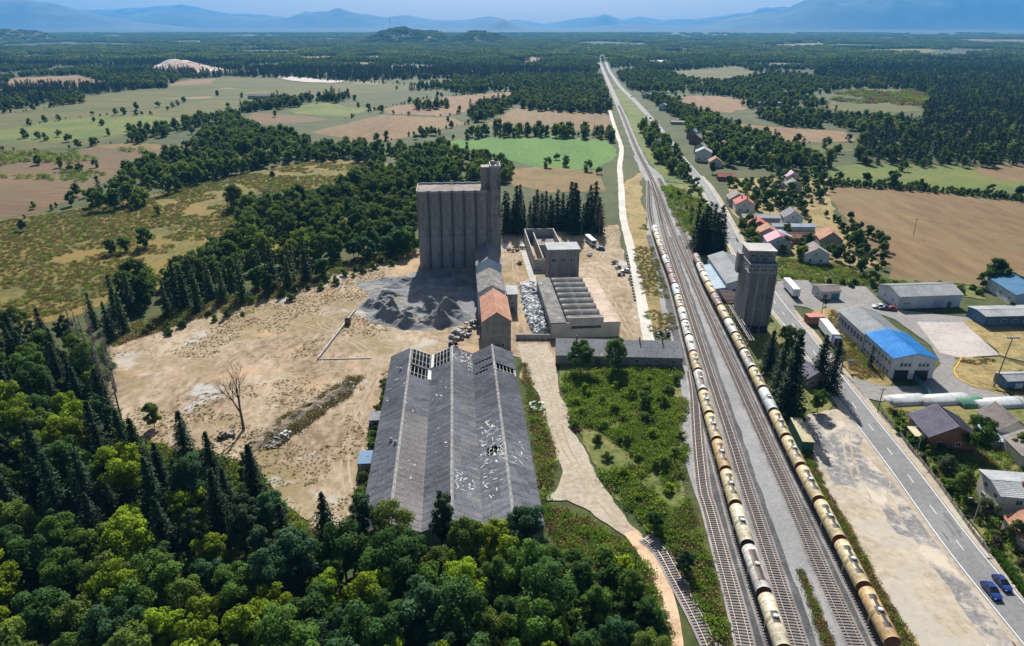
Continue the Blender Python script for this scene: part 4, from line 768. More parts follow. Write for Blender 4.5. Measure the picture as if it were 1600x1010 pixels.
# ================================================================ buildings
def ZAT(Y, ty):
    v = (ty - 505) / FPX; return CAM_H - Y * (SP + v * CP) / (CP - v * SP)
m_conc = mat('old_concrete', [(.15, .145, .14), (.24, .232, .222), (.33, .318, .3)], .5, 2.6, .9, .3, 3, stretch=(1, 1, .07), patch=[((.11, .108, .11), .16, .54, .68), ((.33, .31, .29), .2, .6, .72)])
m_conc2 = mat('concrete_tower', [(.1, .1, .1), (.17, .167, .167), (.25, .24, .235)], .6, 3, .9, .3, 3, stretch=(1, 1, .06), patch=[((.08, .08, .083), .2, .54, .68), ((.36, .35, .33), .3, .63, .72)])
m_concl = mat('pale_concrete', [(.28, .265, .24), (.36, .345, .32), (.44, .42, .39)], .3, 2.5, .9, .2, 5)
m_roofgrav = mat('silo_roof', [(.12, .095, .09), (.19, .155, .14), (.26, .225, .2)], .12, .8, .95, patch=((.34, .31, .27), .15, .57, .66))
m_asb = mat('asbestos_sheet', [(.115, .118, .13), (.175, .178, .19), (.22, .224, .236)], .09, 1.4, .9, .3, 8, world=True, patch=((.3, .3, .3), .35, .63, .75))
m_asb2 = mat('mossy_sheet', [(.09, .085, .08), (.15, .145, .135), (.24, .23, .21)], .3, 2.2, .95, .4, 6, patch=((.38, .37, .33), .6, .6, .66))
m_white = mat('white_render', [(.4, .4, .39), (.52, .52, .5), (.6, .6, .58)], .2, 2, .85, patch=((.4, .38, .35), .3, .64, .75))
m_cream = mat('cream_render', [(.4, .36, .3), (.52, .48, .4), (.6, .56, .48)], .2, 2, .9)
m_bluegrey = mat('bluegrey_render', [(.3, .36, .42), (.4, .46, .52), (.48, .54, .6)], .2, 2, .85)
m_brick = mat('brick_wall', [(.17, .075, .05), (.26, .12, .08), (.3, .16, .11)], .6, 6, .9)
m_stone = mat('grey_block_wall', [(.17, .155, .14), (.25, .23, .21), (.31, .29, .26)], .5, 4, .95, .3, 5)
m_tile_o = mat('orange_tile', [(.24, .1, .06), (.35, .165, .1), (.4, .23, .15)], .35, 3.5, .85, .5, 6, patch=((.22, .12, .09), .5, .6, .7))
m_tile_r = mat('red_tile', [(.28, .06, .05), (.4, .09, .07), (.46, .14, .1)], .35, 3.5, .8, .5, 6)
m_tile_p = mat('magenta_sheet', [(.28, .05, .1), (.38, .08, .14), (.44, .12, .17)], .35, 3, .6)
m_tile_v = mat('purple_sheet', [(.16, .06, .13), (.22, .09, .18)], .35, 3, .6)
m_slate = mat('dark_slate', [(.09, .085, .095), (.14, .135, .15), (.18, .17, .18)], .4, 3, .8, .3, 6)
m_plum = mat('plum_sheet', [(.1, .09, .12), (.14, .125, .165), (.17, .155, .19)], .4, 3, .8, spec=.12)
m_brownroof = mat('brown_roof', [(.15, .12, .11), (.22, .185, .17), (.27, .23, .21)], .4, 3, .85, .3, 6)
m_metal = mat('pale_metal', [(.24, .25, .25), (.31, .32, .32), (.37, .38, .38)], .2, 1.6, .8, spec=.12)
m_metalb = mat('bluish_metal', [(.22, .29, .35), (.28, .35, .42), (.34, .41, .47)], .2, 1.6, .8, spec=.12)
m_panel = mat('wall_panel', [(.36, .38, .4), (.48, .5, .52), (.56, .58, .6)], .25, 2.0, .7, stretch=(1, 1, .25), patch=((.28, .24, .2), .5, .62, .75))
m_bluesheet = mat('blue_sheet', [(.015, .16, .45), (.03, .22, .55), (.05, .27, .6)], .2, 1.5, .75, spec=.15, patch=((.3, .4, .5), .35, .68, .73))
m_bluewall = mat('blue_wall', [(.05, .12, .2), (.08, .17, .28)], .3, 2, .7)
m_teal = mat('teal_sheet', [(.03, .16, .2), (.05, .22, .27)], .4, 2, .6)
m_glass = mat('window_glass', [(.02, .025, .03), (.04, .05, .06)], .5, 2, .12, spec=.6)
m_frame = plain('window_frame', (.6, .6, .58)); m_doorm = plain('door_paint', (.12, .1, .09)); m_rust = mat('rusty_steel', [(.14, .075, .05), (.22, .13, .09), (.28, .2, .16)], .5, 4, .85)
m_tarp = mat('greenhouse_film', [(.36, .375, .375), (.46, .47, .465), (.54, .55, .54)], .3, 2, .45, patch=((.38, .38, .36), .3, .6, .75))
m_greenfilm = plain('green_film', (.04, .16, .1))
def ang(h): return -R(h)
def NLfrom(px, py, h, w, z=0):
    x, y = G(px, py, z); c, s = math.cos(ang(h)), math.sin(ang(h)); return (x - c * w / 2, y - s * w / 2, 0)
def window(par, face, w, l, u, z0, ww, wh, name='window'):
    """frame bars round a pane, set on face f/b/l/r at offset u along it"""
    def bx(mb, a0, a1, d0, d1, z0, z1):
        if face == 'f': mb.box(a0, a1, -d1, -d0, z0, z1)
        elif face == 'b': mb.box(a0, a1, l + d0, l + d1, z0, z1)
        elif face == 'l': mb.box(-d1, -d0, a0, a1, z0, z1)
        else: mb.box(w + d0, w + d1, a0, a1, z0, z1)
    f = MB(); t = .1
    bx(f, u, u + ww, -.02, .07, z0, z0 + t); bx(f, u, u + ww, -.02, .07, z0 + wh - t, z0 + wh); bx(f, u, u + t, -.02, .066, z0 + t, z0 + wh - t); bx(f, u + ww - t, u + ww, -.02, .066, z0 + t, z0 + wh - t)
    if ww > 1.0: bx(f, u + ww / 2 - .04, u + ww / 2 + .04, -.02, .06, z0 + t, z0 + wh - t)
    fo = f.build(name, m_frame, par); p = MB(); bx(p, u + t, u + ww - t, -.01, .025, z0 + t, z0 + wh - t); p.build('pane', m_glass, fo); return fo
def door(par, face, w, l, u, ww, wh, m=None, name='door'):
    d = MB()
    def bx(a0, a1, d0, d1, z0, z1):
        if face == 'f': d.box(a0, a1, -d1, -d0, z0, z1)
        elif face == 'l': d.box(-d1, -d0, a0, a1, z0, z1)
        else: d.box(w + d0, w + d1, a0, a1, z0, z1)
    bx(u, u + ww, -.02, .06, .02, wh); bx(u - .1, u, -.02, .09, .02, wh + .1); bx(u + ww, u + ww + .1, -.02, .09, .02, wh + .1); return d.build(name, m or m_doorm, par)
def house(name, label, cat, nl, h, w, l, hw, hr, axis, wall, roof, wins=(), doors=(), ov=.4, chim=0, panels=0.0, group=None, th=.14, gutter=True):
    t = thing(name, label, cat, nl, ang(h), group)
    sw = axis == 'x'; W, L = (l, w) if sw else (w, l)
    T = (lambda p: (p[1], p[0], p[2])) if sw else (lambda p: p)
    def fin(mb, nm, m):
        mb.v = [T(p) for p in mb.v]
        if sw: mb.f = [f[::-1] for f in mb.f]
        return mb.build(nm, m, t)
    mb = MB(); mb.extrude([(0, -.3), (W, -.3), (W, hw), (W / 2, hr - .02), (0, hw)], 0, L); fin(mb, 'wall', wall)
    k = (hr - hw) / (W / 2); dz = ov * k
    for s in (-1, 1):
        if panels:
            n = max(2, round((L + 2 * ov) / panels)); pw = (L + 2 * ov) / n
            for i in range(n):
                mb = MB(); y0 = -ov + i * pw + .015; y1 = y0 + pw - .03; e = random.uniform(0, .012)
                xe = -ov if s < 0 else W + ov; ze = hw - dz + .03 + e; zr = hr + .03 + e
                mb.add([(xe, y0, ze), (xe, y1, ze), (W / 2, y1, zr), (W / 2, y0, zr), (xe, y0, ze + th), (xe, y1, ze + th), (W / 2, y1, zr + th), (W / 2, y0, zr + th)], [(0, 1, 2, 3), (4, 7, 6, 5), (0, 4, 5, 1), (1, 5, 6, 2), (2, 6, 7, 3), (3, 7, 4, 0)])
                for yr in (y0, (y0 + y1) / 2): mb.add([(xe, yr - .04, ze + th), (xe, yr + .04, ze + th), (W / 2, yr + .04, zr + th), (W / 2, yr - .04, zr + th), (xe, yr, ze + th + .07), (W / 2, yr, zr + th + .07)], [(0, 4, 5, 3), (4, 1, 2, 5)])
                fin(mb, 'roof_panel', roof)
        else:
            mb = MB(); y0, y1 = -ov, L + ov; xe = -ov if s < 0 else W + ov; ze = hw - dz + .03; zr = hr + .03
            mb.add([(xe, y0, ze), (xe, y1, ze), (W / 2, y1, zr), (W / 2, y0, zr), (xe, y0, ze + th), (xe, y1, ze + th), (W / 2, y1, zr + th), (W / 2, y0, zr + th)], [(0, 1, 2, 3), (4, 7, 6, 5), (0, 4, 5, 1), (1, 5, 6, 2), (2, 6, 7, 3), (3, 7, 4, 0)])
            # tile courses as shallow steps
            nc = max(3, int(math.hypot(W / 2, hr - hw) / .45))
            for c in range(nc):
                f0 = c / nc; x = xe + (W / 2 - xe) * f0; zc = ze + th + (zr - ze) * f0
                x2 = xe + (W / 2 - xe) * (f0 + .9 / nc); z2 = ze + th + (zr - ze) * (f0 + .9 / nc)
                mb.add([(x, y0, zc + .004), (x, y1, zc + .004), (x, y1, zc + .05), (x, y0, zc + .05), (x2, y1, z2 + .008), (x2, y0, z2 + .008)], [(0, 1, 2, 3), (3, 2, 4, 5)])
            fin(mb, 'roof_slope', roof)
    mb = MB(); mb.box(W / 2 - .16, W / 2 + .16, -ov - .02, L + ov + .02, hr + th - .02, hr + th + .1); fin(mb, 'ridge_cap', roof)
    for a in wins: window(t, a[0], w, l, *a[1:])
    for a in doors: door(t, a[0], w, l, *a[1:])
    for i in range(chim):
        mb = MB(); cx, cy = (W * (.36 if i == 0 else .62), L * (.55 if i == 0 else .3)); zc = hr - abs(cx - W / 2) * k
        mb.box(cx - .3, cx + .3, cy - .3, cy + .3, zc - .3, hr + .9); mb.box(cx - .38, cx + .38, cy - .38, cy + .38, hr + .9, hr + 1.02); fin(mb, 'chimney', m_brick)
    return t
def parapet_flat(mb, x0, x1, y0, y1, z0, z1, t=.3):
    mb.box(x0, x1, y0, y0 + t, z0, z1); mb.box(x0, x1, y1 - t, y1, z0, z1); mb.box(x0, x0 + t, y0 + t, y1 - t, z0, z1); mb.box(x1 - t, x1, y0 + t, y1 - t, z0, z1)

# ---- grain silo
t = thing('grain_silo', 'tall grey concrete silo with fluted front and lift tower', 'silo', (-39.3, 278.6, 0), ang(-4.2)); SW, SD, SH, NC = 29.0, 14.0, 33.0, 6
cw = SW / NC; n = 12; arc = [(cw / 2 - cw / 2 * math.cos(math.pi * i / n), -1.7 * math.sin(math.pi * i / n)) for i in range(n + 1)]
prof = arc + [(x, SD - y) for x, y in arc[::-1]]
mb = MB(); k = len(prof); mb.add([(x, y, -.5) for x, y in prof] + [(x, y, SH) for x, y in prof], [(i, (i + 1) % k, k + (i + 1) % k, k + i) for i in range(k)] + [tuple(range(k, 2 * k))])
CELL = mb.mesh('silo_cell', m_conc)
mb = MB(); ot = [(x, y - .22 if y < 1 else y + .22) for x, y in prof]; pr0 = [(x, y + .2 if y < 1 else y - .2) for x, y in prof]
rim = MB()
for seg in (range(0, n), range(n + 1, 2 * n + 1)):
    for i in seg:
        a, b, c, d = ot[i], ot[i + 1], pr0[i + 1], pr0[i]
        rim.add([(*p, SH - .25) for p in (a, b, c, d)] + [(*p, SH + .75) for p in (a, b, c, d)], [(0, 1, 5, 4), (1, 2, 6, 5), (2, 3, 7, 6), (3, 0, 4, 7), (4, 5, 6, 7)])
RIM = rim.mesh('parapet', m_concl)
mb = MB(); mb.tube((0, 0, 0), (0, 0, .75), .34, .34, 10); mb.tube((0, 0, .75), (0, 0, 1.0), .5, .15, 10); 
for i in range(NC):
    o = link('silo_cell', CELL, t); o.location = (i * cw + .01, 0, 0); o.scale = (.998, 1, 1)
    o = link('parapet', RIM, t); o.location = (i * cw, 0, 0)
    v = MB(); v.tube((0, .3, 0), (0, -.75, 0), .4, .4, 10); v.tube((0, -.75, 0), (0, -.8, 0), .26, .26, 10); o = v.build('vent', m_concl, t); o.location = (i * cw + cw / 2, -1.7, SH - 2.4)
    ft = MB(); ft.box(-.12, .12, -.35, .05, 0, SH - .3); o = ft.build('joint_rib', m_conc, t)
    o.location = (i * cw, .1, 0)
for x in (0, SW): mb = MB(); mb.box(x - .15, x + .15, 0, SD, SH - .25, SH + .72); mb.build('end_parapet', m_concl, t)
mb = MB(); mb.box(.2, SW - .2, .3, SD - .3, SH, SH + .12); mb.build('roof_slab', m_roofgrav, t)
mb = MB(); mb.box(SW + .02, SW + 2.2, -.2, 11.8, -.5, SH + .4); mb.build('stair_shaft', m_conc, t)
TH = ZAT(279, 264); mb = MB(); mb.box(SW + 1.4, SW + 5.6, -1.2, 8.8, -.5, TH); mb.box(SW - 2.2, SW + 1.39, 3.0, 8.7, SH + .13, TH - .2); lt = mb.build('lift_tower', m_conc, t)
mb = MB(); parapet_flat(mb, SW + 1.3, SW + 5.7, -1.3, 8.9, TH + .003, TH + 1.0, .35); mb.box(SW + 2.2, SW + 3.4, 5, 6.4, TH + .003, TH + 2.0); mb.box(SW + 4.2, SW + 4.9, 1.5, 2.2, TH + .003, TH + 1.5); mb.build('tower_parapet', m_concl, lt)
for k in range(5): window(t, 'f', SW, SD, SW + 3.1, 8 + k * 6.5, .9, 1.2).location = (0, -1.2, 0)
# ---- three small gabled buildings in a row
house('brick_house', 'grey gabled house with orange tiled roof in front of the silo', 'house', (-9.2, 197.2, 0), -4.5, 8.9, 21, 10.2, 13.2, 'y', m_stone, m_tile_o, wins=[('f', 2.0, 1.0, 1.2, 1.6), ('f', 5.6, 1.0, 1.2, 1.6), ('r', 4, 6, 1.3, 1.5), ('r', 9, 6, 1.3, 1.5), ('r', 14, 6, 1.3, 1.5), ('l', 5, 6, 1.3, 1.5), ('l', 12, 6, 1.3, 1.5)], doors=[('f', 3.8, 1.3, 2.3)], ov=.35)
house('mill_house', 'grey roofed mill building between orange house and silo', 'building', (-11.6, 222, 0), -4.5, 9.2, 19, 10.6, 13.0, 'y', m_bluegrey, m_asb2, wins=[('r', 3, 6, 1.3, 1.5), ('r', 8, 6, 1.3, 1.5), ('f', 3.6, 9.6, 1.6, 1.5)], ov=.3)
house('mill_house', 'dark roofed mill building against the silo front', 'building', (-13.6, 248, 0), -4.5, 9.6, 22, 11.6, 14.6, 'y', m_bluegrey, m_slate, wins=[('r', 4, 7, 1.3, 1.5), ('r', 10, 7, 1.3, 1.5), ('f', 4.2, 9.8, 1.4, 1.4)], ov=.3)
t = thing('lean_to_shed', 'small shed with pale flat roof beside the mill building', 'shed', (-1.6, 229, 0), ang(-4.5)); mb = MB(); mb.box(0, 3.6, 0, 9, -.2, 7.0); mb.build('wall', m_conc, t); mb = MB(); mb.box(-.25, 3.9, -.3, 9.3, 7.003, 7.25); mb.build('roof_slab', m_metal, t); window(t, 'r', 3.6, 9, 2, 3, 1.2, 1.4); window(t, 'f', 3.6, 9, 1, 3, 1.2, 1.4); door(t, 'f', 3.6, 9, 1.1, 1.2, 2.1)
# ---- factory hall with barrel roofs
t = thing('factory_hall', 'derelict factory hall with eight barrel roof vaults', 'factory', (13.1, 206.3, 0), ang(-4.5)); FW_, FL = 22.9, 44.5
mb = MB(); mb.box(0, 4.8, .3, FL, -.3, 5.5); mb.box(4.9, 17.4, .3, FL, -.3, 5.3); mb.box(17.5, FW_, .3, FL, -.3, 4.8); mb.build('hall_body', m_conc, t)
mb = MB(); mb.box(0, FW_, 0, .3, -.3, 5.6); mb.box(5.9, 17.3, .003, .3, 5.6, 7.4); mb.build('front_wall', m_cream, t)
mb = MB(); mb.box(6.6, 16.6, -.06, .05, 3.5, 4.4); mb.build('window_band', m_glass, t)
for k in range(11): mb = MB(); mb.box(6.6 + k * 1.0 - .05, 6.6 + k * 1.0 + .05, -.1, .05, 3.45, 4.45); mb.build('mullion', m_rust, t)
mb = MB(); mb.box(-.35, 4.85, -.1, FL, 5.5, 5.85); mb.build('flat_roof', m_asb2, t)
mb = MB(); mb.box(17.42, FW_ + .4, .1, FL, 4.8, 5.1); mb.build('side_roof', mat('reddish_felt', [(.28, .2, .15), (.4, .31, .24), (.5, .42, .33)], .25, 2.5, .95, patch=((.3, .15, .1), .4, .58, .7)), t)
nb = 8; bw = (FL - 1.2) / nb; br = MB(); ar = [(-.12 + (bw + .1) * i / 10, 1.35 * math.sin(math.pi * i / 10)) for i in range(11)]
br.add([(5.2, y, 5.3 + zz) for y, zz in ar] + [(17.3, y, 5.3 + zz) for y, zz in ar] + [(5.2, y, 5.15 + zz * .9) for y, zz in ar], [(i, i + 1, 12 + i, 11 + i) for i in range(10)] + [(22 + i, 23 + i, i + 1, i) for i in range(10)] + [tuple(range(0, 11)), tuple(range(11, 22))[::-1]])
BAR = br.mesh('barrel_vault', m_asb2)
for i in range(nb): o = link('barrel_vault', BAR, t); o.location = (0, .6 + i * bw, random.uniform(-.04, .04))
# tall block behind the hall
t = thing('concrete_block_building', 'square grey concrete block with white flat roof behind the barrel vaults', 'building', (14.6, 262, 0), ang(-4.5)); mb = MB(); mb.box(0, 12.6, 0, 9.5, -.3, 13.2); mb.build('wall', m_conc, t); mb = MB(); mb.box(-.4, 13, -.4, 9.9, 13.203, 13.7); mb.build('roof_slab', m_metal, t)
for u in (1.2, 5.0, 8.8): window(t, 'f', 12.6, 9.5, u, 8.2, 2.2, 1.8)
# roofless building
t = thing('roofless_building', 'open roofless concrete shell behind the factory', 'ruin', (9.2, 276, 0), ang(-4.5))
for nm, b in (('front_wall', (0, 14.2, 0, .4, -.3, 5)), ('left_wall', (0, .4, .4, 43, -.3, 6.4)), ('right_wall', (13.8, 14.2, .4, 43, -.3, 6.4)), ('back_wall', (0.4, 13.8, 42.6, 43, -.3, 6.4)), ('cross_wall', (4.4, 8.2, 20, 20.4, -.3, 5.2)), ('side_wall', (4.0, 4.4, .4, 42.6, -.3, 5.4)), ('floor_slab', (4.4, 13.8, 20.4, 42.6, -.2, 2.6))):
    mb = MB(); mb.box(*b); mb.build(nm, m_concl if nm != 'floor_slab' else m_roofgrav, t)
mb = MB(); mb.box(-3, -.03, -20, 43, -.2, .35); mb.build('loading_kerb', m_concl, t)
# low yard wall
t = thing('yard_wall', 'low pale concrete wall closing the white rubble yard', 'wall', (*G(806, 531), 0), 0); a, b = G(806, 531), G(860, 527); L_ = math.dist(a, b)
for k in range(6): mb = MB(); mb.box(k * L_ / 6 + .02, (k + 1) * L_ / 6 - .02, 0, .3, -.2, 1.9); mb.build('wall_panel', m_concl, t)
# ---- long low shed
t = thing('long_shed', 'long low shed with grey sheet roof beside the tank train', 'shed', (13.4, 187.5, 0), ang(3)); LW, LD = 38.5, 9
mb = MB(); mb.extrude([(0, -.3), (LD, -.3), (LD, 4.6), (LD * .75, 5.6), (0, 3.4)], 0, LW); mb.v = [(p[1], p[0], p[2]) for p in mb.v]; mb.build('wall', m_stone, t)
n = 34; pw = LW / n
for i in range(n):
    for (ya, za, yb, zb) in ((-.5, 3.28, LD * .75, 5.66), (LD * .75, 5.66, LD + .4, 4.5)):
        mb = MB(); x0 = i * pw + .01; x1 = x0 + pw - .02; e = random.uniform(0, .04); mb.add([(x0, ya, za + e), (x1, ya, za + e), (x1, yb, zb + e), (x0, yb, zb + e), (x0, ya, za + .1 + e), (x1, ya, za + .1 + e), (x1, yb, zb + .1 + e), (x0, yb, zb + .1 + e)], [(0, 3, 2, 1), (4, 5, 6, 7), (0, 1, 5, 4), (2, 3, 7, 6), (1, 2, 6, 5), (3, 0, 4, 7)]); mb.build('roof_sheet', m_asb, t)
for x in (6.5, 26, 33): mb = MB(); mb.box(x - .2, x + .2, 6.2, 6.6, 5.3, 7.0); mb.build('chimney', m_slate, t)
mb = MB(); mb.box(20.6, 20.85, -.5, LD, 5.0, 5.95); mb.v = [(x, y, 3.5 + (y + .5) * .32 + (zz - 5)) if y < 6 else (x, y, zz - .1) for x, y, zz in mb.v]; mb.build('fire_wall', m_concl, t)
for u in (3, 9, 15, 24, 30, 35): window(t, 'f', LW, LD, u, 1.3, 1.4, 1.1)
door(t, 'f', LW, LD, 12, 1.6, 2.3)
# ---- great warehouse, three gables, sheeted roof with holes
t = thing('warehouse', 'derelict warehouse with three parallel grey sheet roofs full of holes', 'warehouse', (-29.6, 104.6, 0), ang(-4.6)); WW, WL, GE, GR_ = 36.0, 79.0, 5.0, 7.6; gw = WW / 3
for nm, b in (('left_wall', (0, .3, 0, WL, -.3, GE - .1)), ('right_wall', (WW - .3, WW, 0, WL, -.3, GE - .1))): mb = MB(); mb.box(*b); mb.build(nm, m_concl, t)
for yy, nm in ((0, 'near_gable_wall'), (WL - .3, 'far_gable_wall')):
    for g in range(3): mb = MB(); mb.extrude([(g * gw + .31 * (g == 0), -.3), ((g + 1) * gw - .31 * (g == 2), -.3), ((g + 1) * gw - .31 * (g == 2), GE - .15), (g * gw + gw / 2, GR_ - .15), (g * gw + .31 * (g == 0), GE - .15)], yy + .001, yy + .3); mb.build(nm, m_concl, t)
mb = MB(); mb.box(.35, WW - .35, .35, WL - .35, -.1, .3); mb.build('floor', m_asb2, t)
for g in range(4):
    x = min(max(g * gw, .4), WW - .4)
    for k in range(9):
        mb = MB(); mb.box(x - .15, x + .15, 5 + k * 8.6 - .15, 5 + k * 8.6 + .15, .3, GE - .3); mb.build('post', m_conc, t)
HOLES = [(0, 1, .5, 9.5, .12, .95), (0, 1, 11.0, 17.0, .1, .92), (1, 0, .5, 9.5, .12, .9), (2, 0, 7.2, 8.3, .05, .95), (2, 0, 11.5, 12.6, .2, .85), (2, 0, 13.8, 15.4, .15, .8), (2, 1, 11.6, 15.6, .15, .9), (2, 0, 52.5, 55.5, .4, .9)]
sl_ = math.hypot(gw / 2, GR_ - GE); pit = math.atan2(GR_ - GE, gw / 2); NS = 3; shl = (sl_ + .25) / NS; shw = 1.05
sm = MB(); nr = 7
xs = [(-.03, 0)] + [((i + .5) * shw / nr, .05 if i % 2 == 0 else -.02) for i in range(nr)] + [(shw + .03, 0)]
sm.add([(0, y, zz) for y, zz in xs] + [(shl + .15, y, zz - .02) for y, zz in xs], [(i, i + len(xs), i + 1 + len(xs), i + 1) for i in range(len(xs) - 1)]); 
ASB = [mat('asbestos_sheet_%s' % k, [tuple(x * f for x in c) for c in ((.115, .118, .13), (.17, .174, .19), (.22, .225, .24))], .09, 1.6, .9, .3, 8, world=True, patch=[((.3 * f, .295 * f, .29 * f), .3, .6, .75), ((.1, .1, .1), .2, .62, .7)]) for k, f in (('dark', .8), ('mid', 1.0), ('pale', 1.15))] + [mat('asbestos_sheet_brown', [(.17, .155, .15), (.235, .22, .21), (.285, .27, .26)], .09, 1.6, .9, .3, 8, world=True)]
SHEETS = [sm.mesh('roof_sheet', m) for m in ASB]; SHEET = SHEETS[1]
def tone(g, s, i): 
    if (g, s) == (0, 1) and i < 40: return 3
    if (g, s) == (1, 0) and i < 42: return 0 if random.random() < .8 else 1
    if (g, s) == (1, 1): return random.choice((1, 1, 3, 2))
    return random.choice((0, 1, 1, 1, 2))
rest = [MB() for _ in ASB]; allsh = []
for g in range(3):
    for s in (0, 1):
        for i in range(int(WL / shw)):
            far = WL - (i + .5) * shw
            for c in range(NS):
                f = (c + .5) / NS
                if any(h[0] == g and h[1] == s and h[2] < far < h[3] and h[4] < f < h[5] for h in HOLES): continue
                allsh.append((g, s, i, c))
allsh.sort(key=lambda q: q[2] if q[2] > 9 else q[2] + 100)
for q, (g, s, i, c) in enumerate(allsh):
    d = c * shl - .2; xx = (g * gw + d * math.cos(pit)) if s == 0 else ((g + 1) * gw - d * math.cos(pit)); zz = GE + d * math.sin(pit) + .03 + (.05 if i % 2 else 0) + random.uniform(0, .03) + .03 * c
    ry = -pit if s == 0 else -(math.pi - pit); M = Matrix.Translation((xx, i * shw, zz)) @ Matrix.Rotation(ry + random.uniform(-.004, .004), 4, 'Y')
    if s == 1: M = Matrix.Translation((xx, i * shw, zz)) @ Matrix.Rotation(math.pi, 4, 'Z') @ Matrix.Translation((0, -shw, 0)) @ Matrix.Rotation(-pit + random.uniform(-.004, .004), 4, 'Y')
    tn = tone(g, s, i)
    if q < 300: o = link('roof_sheet', SHEETS[tn], t); o.matrix_local = M
    else: rest[tn].add([M @ v.co for v in SHEET.vertices], [tuple(p.vertices) for p in SHEET.polygons])
rj = MB()
for k, rr_ in enumerate(rest): rj.add(rr_.v, rr_.f, k)
tag(rj.build('roof_sheets_beyond', ASB, t), None, kind='stuff')
for g in range(3):
    for s in (0, 1):
        for c in range(6):   # purlins under the sheets
            f = (c + .5) / 6; x = g * gw + (gw / 2 * f if s == 0 else gw - gw / 2 * f); zz = GE + (GR_ - GE) * f - .16
            mb = MB(); mb.box(x - .06, x + .06, .35, WL - .35, zz - .1, zz); mb.build('purlin', m_concl, t)
        for k in range(19):
            y = 2.2 + k * 4.15; mb = MB(); x0 = g * gw if s == 0 else (g + 1) * gw; mb.tube((x0, y, GE - .35), (g * gw + gw / 2, y, GR_ - .36), .1, .1, 4); mb.build('rafter', m_concl, t)
    mb = MB(); x = g * gw + gw / 2; mb.extrude([(x - .3, GR_ + .04), (x, GR_ + .0), (x + .3, GR_ + .04), (x, GR_ + .2)], 0, WL); mb.build('ridge_cap', m_concl, t)
for g in (1, 2): mb = MB(); mb.box(g * gw - .22, g * gw + .22, .1, WL - .1, GE - .1, GE + .02); mb.build('valley_gutter', m_slate, t)
for (g, s, far, wd_, f0, f1) in ((0, 1, 13.8, 5.5, -.02, .14), (1, 0, 5.0, 8.5, -.02, .12)):
    mb = MB(); x0 = g * gw + (gw - gw / 2 * f0 if s else gw / 2 * f0); x1 = g * gw + (gw - gw / 2 * f1 if s else gw / 2 * f1); y = WL - far
    mb.add([(x0, y - wd_ / 2, GE + (GR_ - GE) * f0 + .2), (x0, y + wd_ / 2, GE + (GR_ - GE) * f0 + .2), (x1, y + wd_ / 2, GE + (GR_ - GE) * f1 + .2), (x1, y - wd_ / 2, GE + (GR_ - GE) * f1 + .2)], [(0, 1, 2, 3)]); tag(mb.build('roof_light', m_white, t), 'white translucent strip beside a roof hole')
sc = MB(); rs2 = random.Random(4)
for cl in [(2, 0, 54, 9, 60), (2, 0, 46, 6, 34), (1, 1, 6, 7, 60), (2, 1, 56, 6, 20), (1, 1, 66, 8, 30), (0, 0, 20, 14, 6), (1, 0, 40, 40, 14), (0, 1, 50, 40, 8), (2, 0, 66, 10, 18)]:
    for _ in range(cl[4]):
        far = cl[2] + rs2.gauss(0, cl[3] / 2.4); f = rs2.uniform(.06, .94)
        if not 1 < far < WL - 1: continue
        x = cl[0] * gw + (gw / 2 * f if cl[1] == 0 else gw - gw / 2 * f); zz = GE + (GR_ - GE) * f + .16
        M = Matrix.Translation((x, WL - far, zz)) @ Matrix.Rotation((-pit if cl[1] == 0 else pit), 4, 'Y') @ Matrix.Rotation(rs2.uniform(0, 3.1), 4, 'Z'); sc.obox(M, rs2.uniform(.2, 1.5), rs2.uniform(.06, .3), .03)
tag(sc.build('broken_sheet_pieces', m_white, t), None, kind='stuff')
for g, u, v_ in ((0, .3, 13), (0, .32, 49), (0, .42, 51)):
    mb = MB(); x = gw * u; zz = GE + (GR_ - GE) * u * 2; mb.tube((x, WL - v_, zz), (x, WL - v_, zz + .8), .3, .3, 8); mb.tube((x, WL - v_, zz + .8), (x, WL - v_, zz + 1.05), .45, .2, 8); mb.build('roof_vent', m_concl, t)
mb = MB(); mb.box(-3.2, -.02, 46, 50, -.2, 2.9); mb.box(-3.4, .0, 45.7, 50.3, 2.903, 3.1); mb.build('side_porch', m_asb, t)

# ---- the concrete tower by the road side train
t = thing('concrete_tower', 'dark concrete storage tower with glazed head beside the road side train', 'tower', (77.6, 211.2, 0), ang(3.2)); TW_, TD_ = 9.0, 12.2
ZA = ZAT(211.4, 427); ZB = ZAT(211.2, 414.5); ZC = ZAT(215.0, 393)
mb = MB(); mb.box(0, TW_, 0, TD_, 3.2, ZA); mb.build('shaft', m_conc2, t)
mb = MB(); mb.box(.25, TW_ - .25, .25, TD_ - .25, -.3, 3.2); mb.build('base', m_conc2, t)
for x in (0.001, TW_ / 3, 2 * TW_ / 3, TW_ - .302): mb = MB(); mb.box(x, x + .3, -.16, .0, 3.3, ZA - .3); mb.build('front_rib', m_concl, t)
for y in (2.4, 5, 7.6, 10.2): mb = MB(); mb.box(-.16, 0, y - .15, y + .15, 3.3, ZA - .3); mb.build('side_rib', m_concl, t)
for k in range(3):
    for y in (0,): mb = MB(); mb.box(.4 + k * 2.95, 2.6 + k * 2.95, .1, .24, .2, 2.6); mb.build('bay_opening', m_glass, t)
mb = MB(); mb.box(-.2, TW_ + .2, -.2, TD_ + .1, ZA + .003, ZA + .35); mb.build('ledge', m_concl, t)
mb = MB(); mb.box(.05, TW_ - .05, .05, TD_ - .05, ZA + .353, ZB - .3); mb.build('lower_head', m_conc, t)
for k in range(3): window(t, 'f', TW_, TD_, .9 + k * 2.6, ZA + .7, 2.0, .9)
for k in range(3): window(t, 'l', TW_, TD_, 1.2 + k * 3.4, ZA + .7, 2.0, .9)
